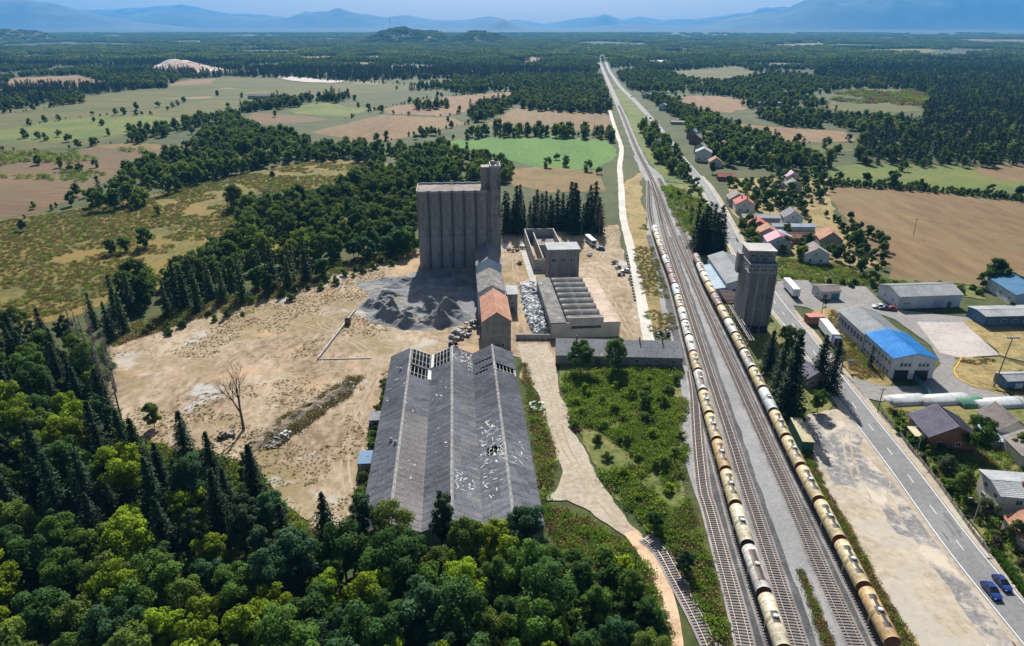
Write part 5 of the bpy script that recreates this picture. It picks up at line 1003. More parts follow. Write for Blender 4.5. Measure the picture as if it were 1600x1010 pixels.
mb = MB(); mb.box(-.1, TW_ + .1, -.1, TD_, ZB - .297, ZB - .05); mb.build('terrace', mat('bitumen_roof', [(.1, .12, .14), (.16, .18, .2)], .4, 2, .6), t)
mb = MB(); parapet_flat(mb, -.12, TW_ + .12, -.12, TD_ + .02, ZB - .047, ZB + .35, .22); mb.build('terrace_parapet', m_concl, t)
mb = MB(); mb.box(-.3 + .4, TW_ - .1, 3.6, TD_ - .3, ZB - .04, ZC); mb.build('upper_head', m_conc, t)
for k in range(3): window(t, 'f', TW_, TD_, .8 + k * 2.7, ZC - 1.9, 1.9, 1.0).location = (0, 3.6, 0)
mb = MB(); mb.box(-.15, TW_ + .15, 3.2, TD_ + .1, ZC + .003, ZC + .4); mb.build('roof_slab', m_concl, t)
mb = MB(); mb.box(-1.5, -.02, TD_ - 3, TD_, ZA - 3, ZB + 1); mb.build('stair_turret', m_conc, t)
# sheds and steel frames behind the tower
house('storage_shed', 'pale metal gable shed behind the concrete tower', 'shed', (81.5, 243, 0), 3, 11.5, 34, 6.2, 8.2, 'y', m_bluegrey, m_metal, panels=1.7, wins=[('f', 2, 3, 1.6, 1.2)], doors=[('f', 5, 3, 3.4)])
t = thing('lean_to_shed', 'low bluish lean-to roof beside the road side tank wagons', 'shed', (77.2, 243, 0), ang(3)); mb = MB(); mb.extrude([(0, -.2), (4.0, -.2), (4.0, 4.6), (0, 3.9)], 0, 28); mb.build('wall', m_bluegrey, t)
for i in range(16): mb = MB(); mb.box(-.3, 4.1, i * 1.75 + .01, i * 1.75 + 1.73, 0, .1); mb.v = [(x, y, 3.95 + .175 * x + zz) for x, y, zz in mb.v]; mb.build('roof_panel', m_metalb, t)
t = thing('steel_frame', 'rusty open roof frame between lean-to and tower', 'frame', (77.6, 228, 0), ang(3))
for y in (0, 4, 8, 12):
    for x in (0, 4.2): mb = MB(); mb.box(x - .1, x + .1, y - .1, y + .1, -.1, 4.2); mb.build('post', m_rust, t)
    mb = MB(); mb.box(-.3, 4.5, y - .1, y + .1, 4.203, 4.4); mb.build('cross_beam', m_rust, t)
for x in np.linspace(-.2, 4.4, 8): mb = MB(); mb.box(x - .06, x + .06, -.3, 12.3, 4.403, 4.55); mb.build('purlin', m_rust, t)
t = thing('pipe_gantry', 'pipe gantry with loading arms in front of the tower', 'gantry', (75.0, 196, 0), ang(4))
for k in range(10):
    y = k * 3.2
    for x in (0, 2.2): mb = MB(); mb.box(x - .09, x + .09, y - .09, y + .09, -.1, 4.3); mb.build('post', m_rust, t)
    mb = MB(); mb.box(-.6, 2.5, y - .08, y + .08, 4.303, 4.45); mb.build('cross_beam', m_rust, t)
for x, r in ((.1, .12), (.7, .09), (1.5, .14)): mb = MB(); mb.tube((x, -.6, 4.45 + r), (x, 29.5, 4.45 + r), r, r, 8); mb.build('pipe', m_concl, t)
t = thing('white_tanks_hut', 'small pale hut between metal shed and tower', 'hut', (88.5, 226, 0), ang(3)); mb = MB(); mb.box(0, 3.5, 0, 6, -.2, 5.0); mb.build('wall', m_white, t); mb = MB(); mb.box(-.2, 3.7, -.2, 6.2, 5.003, 5.2); mb.build('roof_slab', m_metal, t); door(t, 'f', 3.5, 6, 1, 1.2, 2.2)
t = thing('pipe_rack', 'pale pipe frame between tower and main road', 'frame', (88.2, 196, 0), ang(5))
for k in range(5):
    for x in (0, 2.4): mb = MB(); mb.box(x - .08, x + .08, k * 4 - .08, k * 4 + .08, -.1, 2.4); mb.build('post', m_concl, t)
    mb = MB(); mb.box(-.2, 2.6, k * 4 - .07, k * 4 + .07, 2.403, 2.55); mb.build('cross_beam', m_concl, t)
mb = MB(); mb.tube((2.4, -.3, 2.66), (2.4, 16.5, 2.66), .1, .1, 6); mb.build('pipe', m_concl, t)
house('hut', 'dark roofed hut hidden among the spruces by the road', 'hut', (96.5 - 12, 172.5, 0), -6, 5.5, 9, 3.2, 5.0, 'y', m_stone, m_plum, wins=[('f', 1, 1.0, 1.2, 1.2)], doors=[('f', 3.4, 1.1, 2.1)])
# ---- industrial estate halls
house('office_hall', 'white panelled office block with bright blue metal roof', 'building', (111.2, 178.2, 0), 1.2, 12.4, 17.5, 6.7, 8.3, 'y', m_panel, m_bluesheet, panels=1.25, wins=[('f', 2.2 + k * 1.15, 4.0, 1.0, 1.3) for k in range(3)] + [('f', 7.4 + k * 1.15, 4.0, 1.0, 1.3) for k in range(3)] + [('l', 1 + k * 2.1, 4.0, 1.3, 1.3) for k in range(8)] + [('l', 1 + k * 2.1, 1.0, 1.3, 1.3) for k in range(8)], doors=[('f', 1.2, 3.8, 2.9, m_glass), ('f', 7.0, 3.8, 2.9, m_glass)])
house('workshop_hall', 'long grey metal hall joined behind the blue roofed office', 'hall', (111.4, 196.1, 0), 1.2, 12.0, 19.5, 6.3, 7.9, 'y', m_panel, m_metal, panels=1.3, wins=[('l', 1 + k * 2.3, 2.8, 1.5, 2.0) for k in range(8)])
mb = MB()
house('metal_hall', 'white metal hall with ribbed roof beside the tan field', 'hall', (141.8, 232.6, 0), -5, 24.2, 13, 4.9, 6.8, 'x', m_panel, m_metal, panels=1.3, wins=[('f', 2.2, 1.6, .8, .9), ('f', 3.4, 1.6, .8, .9), ('l', 3, 1.8, 1.0, 1.1), ('l', 8, 1.8, 1.0, 1.1)], doors=[('f', 7.2, 3.6, 3.4, m_bluegrey), ('f', 13.6, 3.6, 3.4, m_metalb), ('f', 19.3, 1.2, 2.2)])
t = house('gatehouse', 'small white gatehouse with blue and green doors by the lorry park', 'hut', (*G(1281, 469), 0), -4, 7.6, 7, 3.4, 4.4, 'x', m_white, m_brownroof, doors=[('f', 4.4, 2.8, 2.5, m_teal), ('f', 1.2, 1.2, 2.2)], wins=[('l', 2, 1.1, 1.2, 1.2)])
house('blue_hall', 'low dark blue walled hall with grey roof at the right edge', 'hall', (*G(1536, 511), 0), -3, 30, 9, 3.9, 4.5, 'x', m_bluewall, m_metal, panels=1.4, wins=[('f', 2 + k * 4, 1.4, 1.8, 1.2) for k in range(6)])
house('blue_hangar', 'blue roofed hangar at the right edge behind the bushes', 'hangar', (*G(1583, 480), 0), 6, 14, 20, 4.8, 7.2, 'y', m_panel, mat('dull_blue_sheet', [(.06, .16, .28), (.09, .21, .34)], .3, 2, .8, spec=.15), panels=1.4, wins=[('l', 3, 1.5, 1.4, 1.2), ('l', 9, 1.5, 1.4, 1.2)])
house('blue_shed', 'small blue walled shed with pale roof at the right edge', 'shed', (*G(1570, 610), 0), -3, 10, 5, 3.0, 3.8, 'x', m_bluewall, m_metal, panels=1.3, doors=[('f', 2.8, 2.0, 2.1, m_white)])
# ---- houses near the road
house('house', 'red brick house with dark plum metal roof beside the road', 'house', (101.6, 141.3, 0), 4, 11.4, 10, 4.0, 7.0, 'y', m_brick, m_plum, panels=.9, wins=[('f', 2, 1.2, 1.3, 1.3), ('f', 6.4, 1.2, 1.3, 1.3), ('l', 3, 1.2, 1.3, 1.3), ('l', 7, 1.2, 1.3, 1.3)], doors=[('f', 4.6, 1.1, 2.2)], ov=.6)
t = thing('porch_roof', 'pale flat porch roof on posts before the plum roofed house', 'porch', (99.2, 143.0, 0), ang(4)); mb = MB(); mb.box(0, 2.6, 0, 4.6, 2.7, 2.85); mb.build('roof_slab', mat('ochre_sheet', [(.4, .35, .22), (.5, .45, .3)], .5, 3, .8), t)
for x in (.1, 2.4):
    for y in (.1, 4.4): mb = MB(); mb.box(x, x + .1, y, y + .1, -.1, 2.697); mb.build('post', m_rust, t)
house('house', 'white walled house with brown ribbed roof behind the bright green tree', 'house', (121.0, 145.0, 0), 3, 7.4, 9, 3.4, 6.0, 'y', m_white, m_brownroof, panels=.9, wins=[('f', 3, 1.2, 1.4, 1.3), ('r', 3, 1.2, 1.3, 1.3)])
for i, (px, py, w, l) in enumerate([(1535, 690, 6, 5), (1548, 702, 7, 4)]):
    t = thing('low_shed', ['pale blue sheet roofed shed behind the bright green tree', 'pale blue sheet roofed shed below the brown roofed house'][i], 'shed', (*G(px, py), 0), ang(5)); mb = MB(); mb.box(0, w, 0, l, -.1, 2.3); mb.build('wall', m_stone, t)
    for k in range(6): mb = MB(); mb.box(-.2 + k * (w + .4) / 6, -.2 + (k + 1) * (w + .4) / 6 - .03, -.3, l + .3, 2.303, 2.4); mb.v = [(x, y, zz + y * .08) for x, y, zz in mb.v]; mb.build('roof_sheet', m_metalb, t)
house('house', 'two storey house with pale grey roof and blue windows by the road', 'house', (101.6, 115.6, 0), 8, 10, 8.7, 6.0, 6.7, 'x', m_cream, m_metal, wins=[('l', 1.2, 3.9, 1.3, 1.3), ('l', 5.2, 3.9, 1.3, 1.3), ('l', 1.2, 1.1, 1.3, 1.3), ('l', 5.2, 1.1, 1.3, 1.3), ('f', 3, 3.9, 1.3, 1.3), ('f', 6.5, 1.1, 1.3, 1.3)], chim=1, ov=.5)
house('house', 'orange tiled roof corner at the right edge beside the hedge', 'house', (*G(1596, 868), 0), 8, 8, 8, 3.0, 5.0, 'y', m_cream, m_tile_o)
house('house', 'brown roofed house cut by the right edge', 'house', (*G(1592, 732), 0), 6, 9, 8, 3.6, 6.0, 'y', m_cream, m_brownroof)
for i, (px, py, w, m, lab) in enumerate([(1398, 637, 10, m_tarp, 'clear film tunnel greenhouse nearest the road'), (1446, 637, 14, m_tarp, 'long white film greenhouse behind the plum roofed house'), (1506, 640, 7, m_greenfilm, 'green netted greenhouse between two white ones'), (1534, 643, 14, m_tarp, 'white film greenhouse toward the right edge')]):
    t = thing('greenhouse', lab, 'greenhouse', (*G(px, py), 0), ang(-7)); mb = MB(); pf = [(2.7 - 2.7 * math.cos(math.pi * k / 10), 1.75 * (1 - abs(k - 5) / 5) ** .5) for k in range(11)]
    mb.add([(0, y, zz) for y, zz in pf] + [(w, y, zz) for y, zz in pf], [(k, k + 11, k + 12, k + 1) for k in range(10)] + [tuple(range(11)), tuple(range(11, 22))[::-1]]); mb.build('film_cover', m, t, True)
    for x in np.linspace(0.02, w - .02, max(3, int(w / 2))):
        mb = MB(); mb.path([(x, y, zz + .03) for y, zz in pf], .04, 4); mb.build('hoop', m_frame, t)
# ---- the village
V_ = lambda lab, px, py, h, w, l, hw, hr, ax, wall, roof, wins=(), ch=0, nm='house', cat='house': house(nm, lab, cat, NLfrom(px, py, h, w), h, w, l, hw, hr, ax, wall, roof, wins=wins, chim=ch)
gw2 = [('f', 1.6, 1.2, 1.2, 1.3), ('f', 6, 1.2, 1.2, 1.3), ('f', 3.8, 4.2, 1.1, 1.2)]
V_('red roofed shed beside the road at the village edge', 1136, 283, 5, 12, 7, 2.8, 4.4, 'x', m_brick, m_tile_r)
V_('house with purple roof at the back of the village', 1238, 287, 10, 8.5, 9, 4.2, 7.2, 'y', m_cream, m_tile_v, gw2)
V_('white gabled house with grey roof below the purple roofed one', 1241, 300, 8, 9, 9, 3.8, 6.8, 'y', m_white, m_slate, gw2)
V_('small white shed beside the grey roofed white house', 1222, 295, 8, 5.5, 6, 2.4, 3.6, 'y', m_white, m_metal, nm='shed', cat='shed')
V_('house with brownish grey roof behind the pink roofed house', 1152, 324, 7, 9.5, 11, 4.5, 7.8, 'y', m_stone, m_brownroof, gw2)
V_('white house with pinkish red roof and two chimneys', 1163, 334, 8, 10, 10, 5.2, 8.2, 'y', m_white, m_tile_r, gw2, 2)
V_('long barn with pale sheet roof above the red brick houses', 1189, 352, 3, 19, 8, 3.8, 4.8, 'x', m_stone, m_metal, nm='barn', cat='barn')
V_('white house with dark roof above the bluish flat shed', 1238, 354, 9, 9.5, 10, 4.6, 8.0, 'y', m_white, m_slate, gw2)
V_('long low shed with pale blue roof in the village', 1240, 363, 2, 21, 6, 2.8, 3.5, 'x', m_bluegrey, m_metalb, nm='shed', cat='shed')
V_('brick house with dark red roof below the pale barn', 1184, 367, 12, 9, 9, 4.2, 7.0, 'y', m_brick, m_tile_r, (), 1)
V_('grey house with orange tiled roof next to the brick house', 1199, 379, 12, 10, 9, 4.2, 7.2, 'y', m_stone, m_tile_o, (('f', 3, 1.2, 1.2, 1.3),))
V_('grey outbuilding with pale roof beside the orange tiled house', 1219, 381, 12, 9, 6, 3.6, 5.2, 'y', m_stone, m_metalb, nm='outbuilding')
V_('bluish house with magenta roof behind the concrete tower', 1216, 394, 9, 10.5, 10, 4.6, 7.6, 'y', m_bluegrey, m_tile_p, gw2)
V_('small house with orange roof in the middle of the village', 1250, 381, 3, 13, 6, 2.8, 4.4, 'x', m_brick, m_tile_o, (('f', 3, 1, 1.2, 1.2), ('f', 8, 1, 1.2, 1.2)))
V_('barn with steep orange roof beside the orchard', 1297, 389, 12, 10, 11, 4.2, 8.0, 'y', m_stone, m_tile_o, nm='barn', cat='barn')
V_('white house with grey roof nearest the lorry park', 1275, 414, 8, 10, 9.5, 4.8, 7.6, 'y', m_white, m_brownroof, gw2 + [('r', 3, 1.2, 1.2, 1.3)])
FV = [('far house beside the railway with grey red roof', 1026, 232, 30, 10, 9, 4.5, 7.5, m_bluegrey, m_brownroof), ('far house with blue roof on the village road', 1036, 173, 20, 11, 10, 5, 8, m_white, m_metalb), ('far house with pink roof on the village road', 1048, 174, 20, 9, 8, 3.5, 6, m_white, m_tile_r), ('farthest house on the village road', 1010, 154, 15, 12, 10, 5, 8, m_bluegrey, m_slate),
      ('far shed with white roof among the trees', 1083, 194, 4, 17, 9, 4, 5, m_white, m_metal), ('far low shed with pale flat roof', 1064, 195, 4, 20, 12, 2.5, 3.2, m_concl, m_concl), ('far barn with long white roof', 1108, 218, 8, 22, 11, 4.5, 7, m_white, m_metal), ('far house with steep grey roof', 1081, 218, 35, 11, 12, 5, 9, m_stone, m_metalb), ('far brick house with grey roof', 1086, 226, 35, 12, 12, 5, 8.5, m_brick, m_brownroof),
      ('far white two storey house by the road', 1098, 253, 15, 12, 11, 7, 10, m_white, m_metal), ('far white house behind the two storey one', 1093, 240, 30, 10, 11, 5, 8, m_white, m_brownroof), ('far pale roofed house right of the village', 1137, 219, 4, 14, 9, 4, 6, m_white, m_metal), ('far orange roofed house above the red shed', 1118, 262, 8, 9, 9, 4, 7, m_white, m_tile_o), ('far white house with red roof in the village trees', 1160, 232, 8, 10, 9, 4, 7, m_white, m_tile_r), ('far grey roofed house in the village trees', 1150, 248, 8, 9, 9, 4, 7, m_cream, m_brownroof), ('far pale barn at the back of the village', 1176, 240, 6, 15, 8, 4, 5.5, m_white, m_metal), ('far orange roofed cottage by the brown paddock', 1205, 252, 6, 9, 8, 3.5, 6, m_cream, m_tile_o), ('far red roofed house deep in the village', 1129, 235, 20, 9, 9, 4, 7, m_brick, m_tile_r), ('lone blue roofed building beyond the reddish field', 1200, 166, 2, 34, 9, 4, 5, m_white, m_metalb), ('far white farm building near the quarry road', 408, 155, 5, 40, 12, 4, 6, m_concl, m_asb2)]
for lab, px, py, h, w, l, hw, hr, wall, roof in FV: V_(lab, px, py, h, w, l, hw, hr, 'y' if w < 13 else 'x', wall, roof, [('f', w * .2, 1.2, 1.2, 1.4), ('f', w * .6, 1.2, 1.2, 1.4)])

# ================================================================ trains
m_black = mat('black_tar', [(.012, .012, .012), (.03, .029, .028)], 1, 6, .6); m_under = mat('underframe', [(.03, .028, .027), (.06, .055, .05)], 1, 6, .8); m_endr = mat('wagon_end_rust', [(.1, .04, .02), (.18, .075, .035), (.24, .11, .055)], .8, 5, .8); m_endd = mat('wagon_end_dark', [(.05, .03, .028), (.09, .055, .05)], .8, 5, .8); m_hatch = plain('hatch_white', (.6, .6, .58)); m_pinkend = mat('wagon_end_pink', [(.3, .13, .1), (.42, .22, .18)], .8, 5, .8)
def paint(nm, c, dirt): return mat(nm, [tuple(x * .72 for x in c), c, tuple(min(1, x * 1.1) for x in c)], .35, 2.5, .55, stretch=(1, .4, .5), patch=[(dirt, .45, .52, .68), (tuple(x * .35 for x in c), .9, .6, .7)])
WP = {'cream': paint('tank_cream', (.5, .41, .23), (.26, .17, .08)), 'pale cream': paint('tank_pale_cream', (.54, .48, .35), (.3, .22, .12)), 'orange cream': paint('tank_orange_cream', (.45, .3, .14), (.27, .15, .06)), 'grey white': paint('tank_grey_white', (.52, .5, .46), (.3, .24, .19)), 'white': paint('tank_white', (.54, .54, .5), (.33, .28, .22)), 'pale blue grey': paint('tank_blue_grey', (.46, .52, .54), (.3, .3, .28)), 'rosy brown': paint('tank_rosy', (.3, .2, .18), (.17, .1, .08)), 'ochre': paint('tank_ochre', (.46, .36, .2), (.28, .17, .08))}
TR, TL, TZ = 1.42, 10.9, 2.55
def saddle(y0, y1, ha, r=TR + .025, n=6):
    mb = MB(); ys = (y0, y1); vs = []
    for y in ys:
        for i in range(n + 1): a = -ha + 2 * ha * i / n; vs.append((r * math.sin(a), y, TZ + r * math.cos(a)))
    mb.add(vs, [(i, i + 1, n + 2 + i, n + 1 + i) for i in range(n)]); return mb
def join(*ms):
    o = MB()
    for m in ms: o.add(m.v, m.f)
    return o
mb = MB(); mb.lathe_y([(-TL / 2, TR * .97), (-TL / 2 + .12, TR), (TL / 2 - .12, TR), (TL / 2, TR * .97)], 28, TZ); _tank = mb
def capmesh(s):
    m = MB(); m.lathe_y([(s * TL / 2, TR * .972), (s * (TL / 2 + .2), TR * .86), (s * (TL / 2 + .32), TR * .5), (s * (TL / 2 + .36), .02)], 28, TZ); return m
ENDS = {(s, k): capmesh(s).mesh('tank_end', mm, True) for s in (-1, 1) for k, mm in (('rust', m_endr), ('dark', m_endd), ('pink', m_pinkend))}
TANKS = {k: _tank.mesh('tank', v, True) for k, v in WP.items()}
STAIN = {'dumbbell': join(saddle(-.95, .95, .52), saddle(-2.5, -.95, .22), saddle(.95, 2.5, .22), saddle(-3.6, -2.5, .46), saddle(2.5, 3.6, .46)).mesh('tar_stain', m_black), 'square': saddle(-1.2, 1.2, .44).mesh('tar_stain', m_black), 'strip': saddle(-3.9, 3.9, .3).mesh('tar_stain', m_black)}
mb = MB(); mb.tube((0, 0, TZ + TR - .05), (0, 0, TZ + TR + .28), .42, .42, 12); mb.tube((0, 0, TZ + TR + .28), (0, 0, TZ + TR + .36), .3, .3, 12); HATCH = mb.mesh('hatch', m_hatch)
mb = MB()
for x in (-.95, .95): mb.box(x - .1, x + .1, -5.6, 5.6, .78, 1.06)
for y in (-5.5, -3.7, 0, 3.7, 5.5): mb.box(-1.2, 1.2, y - .12, y + .12, .8, 1.04)
for y in (-4.2, -2, 2, 4.2):
    for x in (-.8, .8): mb.box(x - .14, x + .14, y - .2, y + .2, 1.04, 1.5)
UND = mb.mesh('underframe', m_under)
mb = MB()
for x in (-.95, .95): mb.box(x - .07, x + .07, -1.3, 1.3, .3, .72)
mb.box(-.9, .9, -.22, .22, .4, .76); BOG = mb.mesh('bogie', m_under)
mb = MB(); mb.tube((-.86, 0, .46), (.86, 0, .46), .07, .07, 6)
for x in (-.75, .75): mb.tube((x - .07, 0, .46), (x + .07, 0, .46), .46, .46, 14)
AX = mb.mesh('wheelset', m_rust)
mb = MB()
for x in (-.22, .22): mb.tube((-TR - .1, x, .9), (-TR - .08, x, TZ), .03, .03, 4); mb.path([(-(TR + .08) * math.cos(a), x, TZ + (TR + .08) * math.sin(a)) for a in np.linspace(0, 1.25, 6)], .03, 4)
for k in range(9):
    if k < 5: mb.tube((-TR - .1, -.22, 1 + k * .34), (-TR - .1, .22, 1 + k * .34), .02, .02, 4)
    else: a = (k - 5) * .32 + .1; q = (-(TR + .08) * math.cos(a), TZ + (TR + .08) * math.sin(a)); mb.tube((q[0], -.22, q[1]), (q[0], .22, q[1]), .02, .02, 4)
LAD = mb.mesh('ladder', plain('ladder_yellow', (.3, .26, .14)))
mb = MB()
for y in (-3.6, -1.3, 1.3, 3.6): mb.lathe_y([(y - .06, TR + .012), (y + .06, TR + .012)], 28, TZ)
BAND = mb.mesh('strap_band', plain('strap', (.3, .26, .18)))
mb = MB()
for x in (-.87, .87):
    for s in (-1, 1): mb.tube((x, s * 5.6, .94), (x, s * 5.95, .94), .12, .12, 8); mb.tube((x, s * 5.95, .94), (x, s * 6.02, .94), .22, .22, 10)
BUF = mb.mesh('buffers', m_under)
mb = MB()
for x in (-.55, .55):
    for y0, y1 in ((-3.9, 3.9),): mb.box(x - .13, x + .13, y0, y1, TZ + TR - .04, TZ + TR + .02)
WALK = mb.mesh('walkway', m_rust)
def wagon(x, y, a, colr, stain, end, label, grp, detail):
    t = thing('tank_wagon', label, 'tank wagon', (x, y, .62), a, grp)
    tk = link('tank', TANKS[colr], t); link('tar_stain', STAIN[stain], tk); link('hatch', HATCH, tk)
    for s in (-1, 1): link('tank_end', ENDS[(s, end)], tk)
    link('underframe', UND, t)
    if detail: link('ladder', LAD, t); link('strap_band', BAND, tk); link('buffers', BUF, t)
    if stain == 'strip': link('walkway', WALK, tk)
    for s in (-1, 1):
        b = link('bogie', BOG, t); b.location = (0, s * 3.9, 0)
        if detail:
            for q in (-.9, .9): w = link('wheelset', AX, b); w.location = (0, q, 0)
    return t
LT = [('pale cream', 'square', 'rust'), ('grey white', 'strip', 'dark'), ('pale cream', 'square', 'dark'), ('cream', 'dumbbell', 'rust'), ('orange cream', 'dumbbell', 'rust'), ('cream', 'dumbbell', 'rust'), ('cream', 'dumbbell', 'rust'), ('white', 'strip', 'dark'), ('ochre', 'dumbbell', 'rust'), ('white', 'square', 'pink'), ('white', 'dumbbell', 'dark'), ('white', 'square', 'pink'), ('pale cream', 'dumbbell', 'pink'), ('pale blue grey', 'square', 'dark'), ('rosy brown', 'dumbbell', 'dark'), ('rosy brown', 'dumbbell', 'dark'), ('white', 'dumbbell', 'dark'), ('rosy brown', 'dumbbell', 'dark'), ('pale cream', 'dumbbell', 'rust'), ('pale cream', 'square', 'rust'), ('white', 'square', 'dark')]
RT = [('orange cream', 'dumbbell', 'rust'), ('cream', 'dumbbell', 'rust'), ('cream', 'dumbbell', 'rust'), ('cream', 'dumbbell', 'rust'), ('cream', 'dumbbell', 'rust'), ('cream', 'dumbbell', 'rust'), ('pale blue grey', 'square', 'rust'), ('cream', 'dumbbell', 'rust'), ('white', 'strip', 'dark'), ('ochre', 'dumbbell', 'dark'), ('white', 'square', 'dark'), ('cream', 'square', 'dark'), ('rosy brown', 'dumbbell', 'dark'), ('ochre', 'square', 'rust'), ('pale cream', 'square', 'dark'), ('white', 'strip', 'dark'), ('rosy brown', 'dumbbell', 'dark')]
SN = {'dumbbell': 'dumbbell stain', 'square': 'square stain', 'strip': 'dark walkway'}
for key, lst, tn, y0 in (('B', LT, 'weedy side train', 85.2), ('E', RT, 'road side train', 86.4)):
    path = PTH[key]; S = arclen(path); s0 = next(S[i] for i, p in enumerate(path) if p.y >= y0)
    for i, (c, st, en) in enumerate(lst):
        p, d = along(path, S, s0 + i * 12.2)
        wagon(p.x, p.y, math.atan2(-d.x, d.y), c, st, en, '%s tank wagon with %s, %s from near end, %s' % (c, SN[st], ORD[i], tn), 'tank wagons of the ' + tn, p.y < 240)
# ================================================================ road vehicles
m_tyre = plain('tyre', (.02, .02, .02), .8); m_rim = plain('rim', (.3, .3, .31), .4, .6); m_navy = plain('car_navy', (.01, .036, .16), .3); m_carw = plain('car_white', (.6, .6, .6), .35); m_carb = plain('car_blue', (.02, .1, .3), .3); m_cglass = mat('car_glass', [(.012, .014, .017), (.02, .023, .027)], 1, 4, .08, spec=.7); m_light = plain('lamp_red', (.35, .02, .02)); m_lightw = plain('lamp_clear', (.6, .6, .55), .2); m_trailer = mat('trailer_white', [(.55, .56, .57), (.68, .69, .7)], .5, 3, .5); m_cab = plain('cab_blue', (.04, .07, .16), .4)
def car(label, loc, rz, body, s=1.0):
    t = thing('car', label, 'car', loc, rz); t.scale = (s, s, s); W = .9
    st = [(-2.15, .38, .72, .8), (-2.05, .25, .92, .86), (-1.3, .22, .98, .9), (.7, .22, .95, .9), (1.6, .24, .82, .87), (2.1, .3, .66, .78), (2.17, .38, .55, .7)]
    mb = MB(); vs = []
    for y, z0, z1, w in st: vs += [(-w, y, z0), (w, y, z0), (w * 1.02, y, (z0 + z1) / 2 + .08), (w * .93, y, z1), (-w * .93, y, z1), (-w * 1.02, y, (z0 + z1) / 2 + .08)]
    n = 6; fs = [tuple(range(6)), tuple(range(len(vs) - 6, len(vs)))[::-1]]
    for k in range(len(st) - 1): fs += [(k * n + i, (k + 1) * n + i, (k + 1) * n + (i + 1) % n, k * n + (i + 1) % n) for i in range(n)]
    mb.add(vs, fs); bd = mb.build('body', body, t)
    mb = MB(); mb.add([(-.8, -1.75, .93), (.8, -1.75, .93), (.84, .95, .92), (-.84, .95, .92), (-.62, -1.2, 1.45), (.62, -1.2, 1.45), (.63, .05, 1.46), (-.63, .05, 1.46)], [(0, 1, 5, 4), (1, 2, 6, 5), (2, 3, 7, 6), (3, 0, 4, 7)]); mb.build('windows', m_cglass, t)
    mb = MB(); mb.box(-.63, .63, -1.22, .06, 1.44, 1.5); 
    for sx in (-1, 1): mb.tube((sx * .83, .93, .93), (sx * .63, .05, 1.47), .04, .04, 4); mb.tube((sx * .79, -1.74, .93), (sx * .62, -1.2, 1.47), .05, .05, 4); mb.tube((sx * .83, -.45, .93), (sx * .63, -.5, 1.47), .04, .04, 4)
    mb.build('roof', body, t)
    for x in (-.8, .8):
        for y in (-1.35, 1.35):
            w = MB(); w.tube((x - .1, y, .33), (x + .1, y, .33), .33, .33, 14); wo = w.build('wheel', m_tyre, t); r = MB(); r.tube((x + .102 * (1 if x > 0 else -1), y, .33), (x + .11 * (1 if x > 0 else -1), y, .33), .2, .2, 10); r.build('rim', m_rim, wo)
        h = MB(); h.box(x * .78 - .16, x * .78 + .16, 2.05, 2.16, .52, .64); h.build('headlight', m_lightw, t); h = MB(); h.box(x * .88 - .13, x * .88 + .13, -2.19, -2.1, .62, .78); h.build('tail_light', m_light, t)
    return t
S = arclen(RD)
def onroad(px, py):
    x, y = G(px, py, .6); i = min(range(len(RD)), key=lambda k: (RD[k].x - x) ** 2 + (RD[k].y - y) ** 2); d = (RD[min(i + 1, len(RD) - 1)] - RD[max(i - 1, 0)]).normalized(); return (x, y, .235), math.atan2(-d.x, d.y)
l, a = onroad(1549, 924); car('dark blue car on the main road, the nearer of the two', l, a + math.pi, m_navy); l, a = onroad(1566, 912); car('dark blue car on the main road, the farther one beside the edge line', l, a + math.pi, m_navy, .93)
for px, py, rz, b, lab in [(584, 661, 0, m_carb, 'small blue car parked against the warehouse side'), (938, 391, 1.3, m_carb, 'blue car parked beside the scrapped bus'), (978, 426, 1.4, m_carw, 'white car in the row of scrap beside the white road'), (1372, 482, 1.5, m_carw, 'white car parked left of the metal hall'), (1381, 484, 1.5, m_navy, 'dark car parked beside the white one at the metal hall'), (1390, 485, 1.4, plain('car_red', (.3, .03, .03), .4), 'red car parked before the metal hall corner'), (1016, 186, .2, m_navy, 'dark car far away on the main road'), (987, 152, .2, m_carw, 'tiny pale car farthest along the main road')]:
    car(lab, (*G(px, py), .23), rz, b)
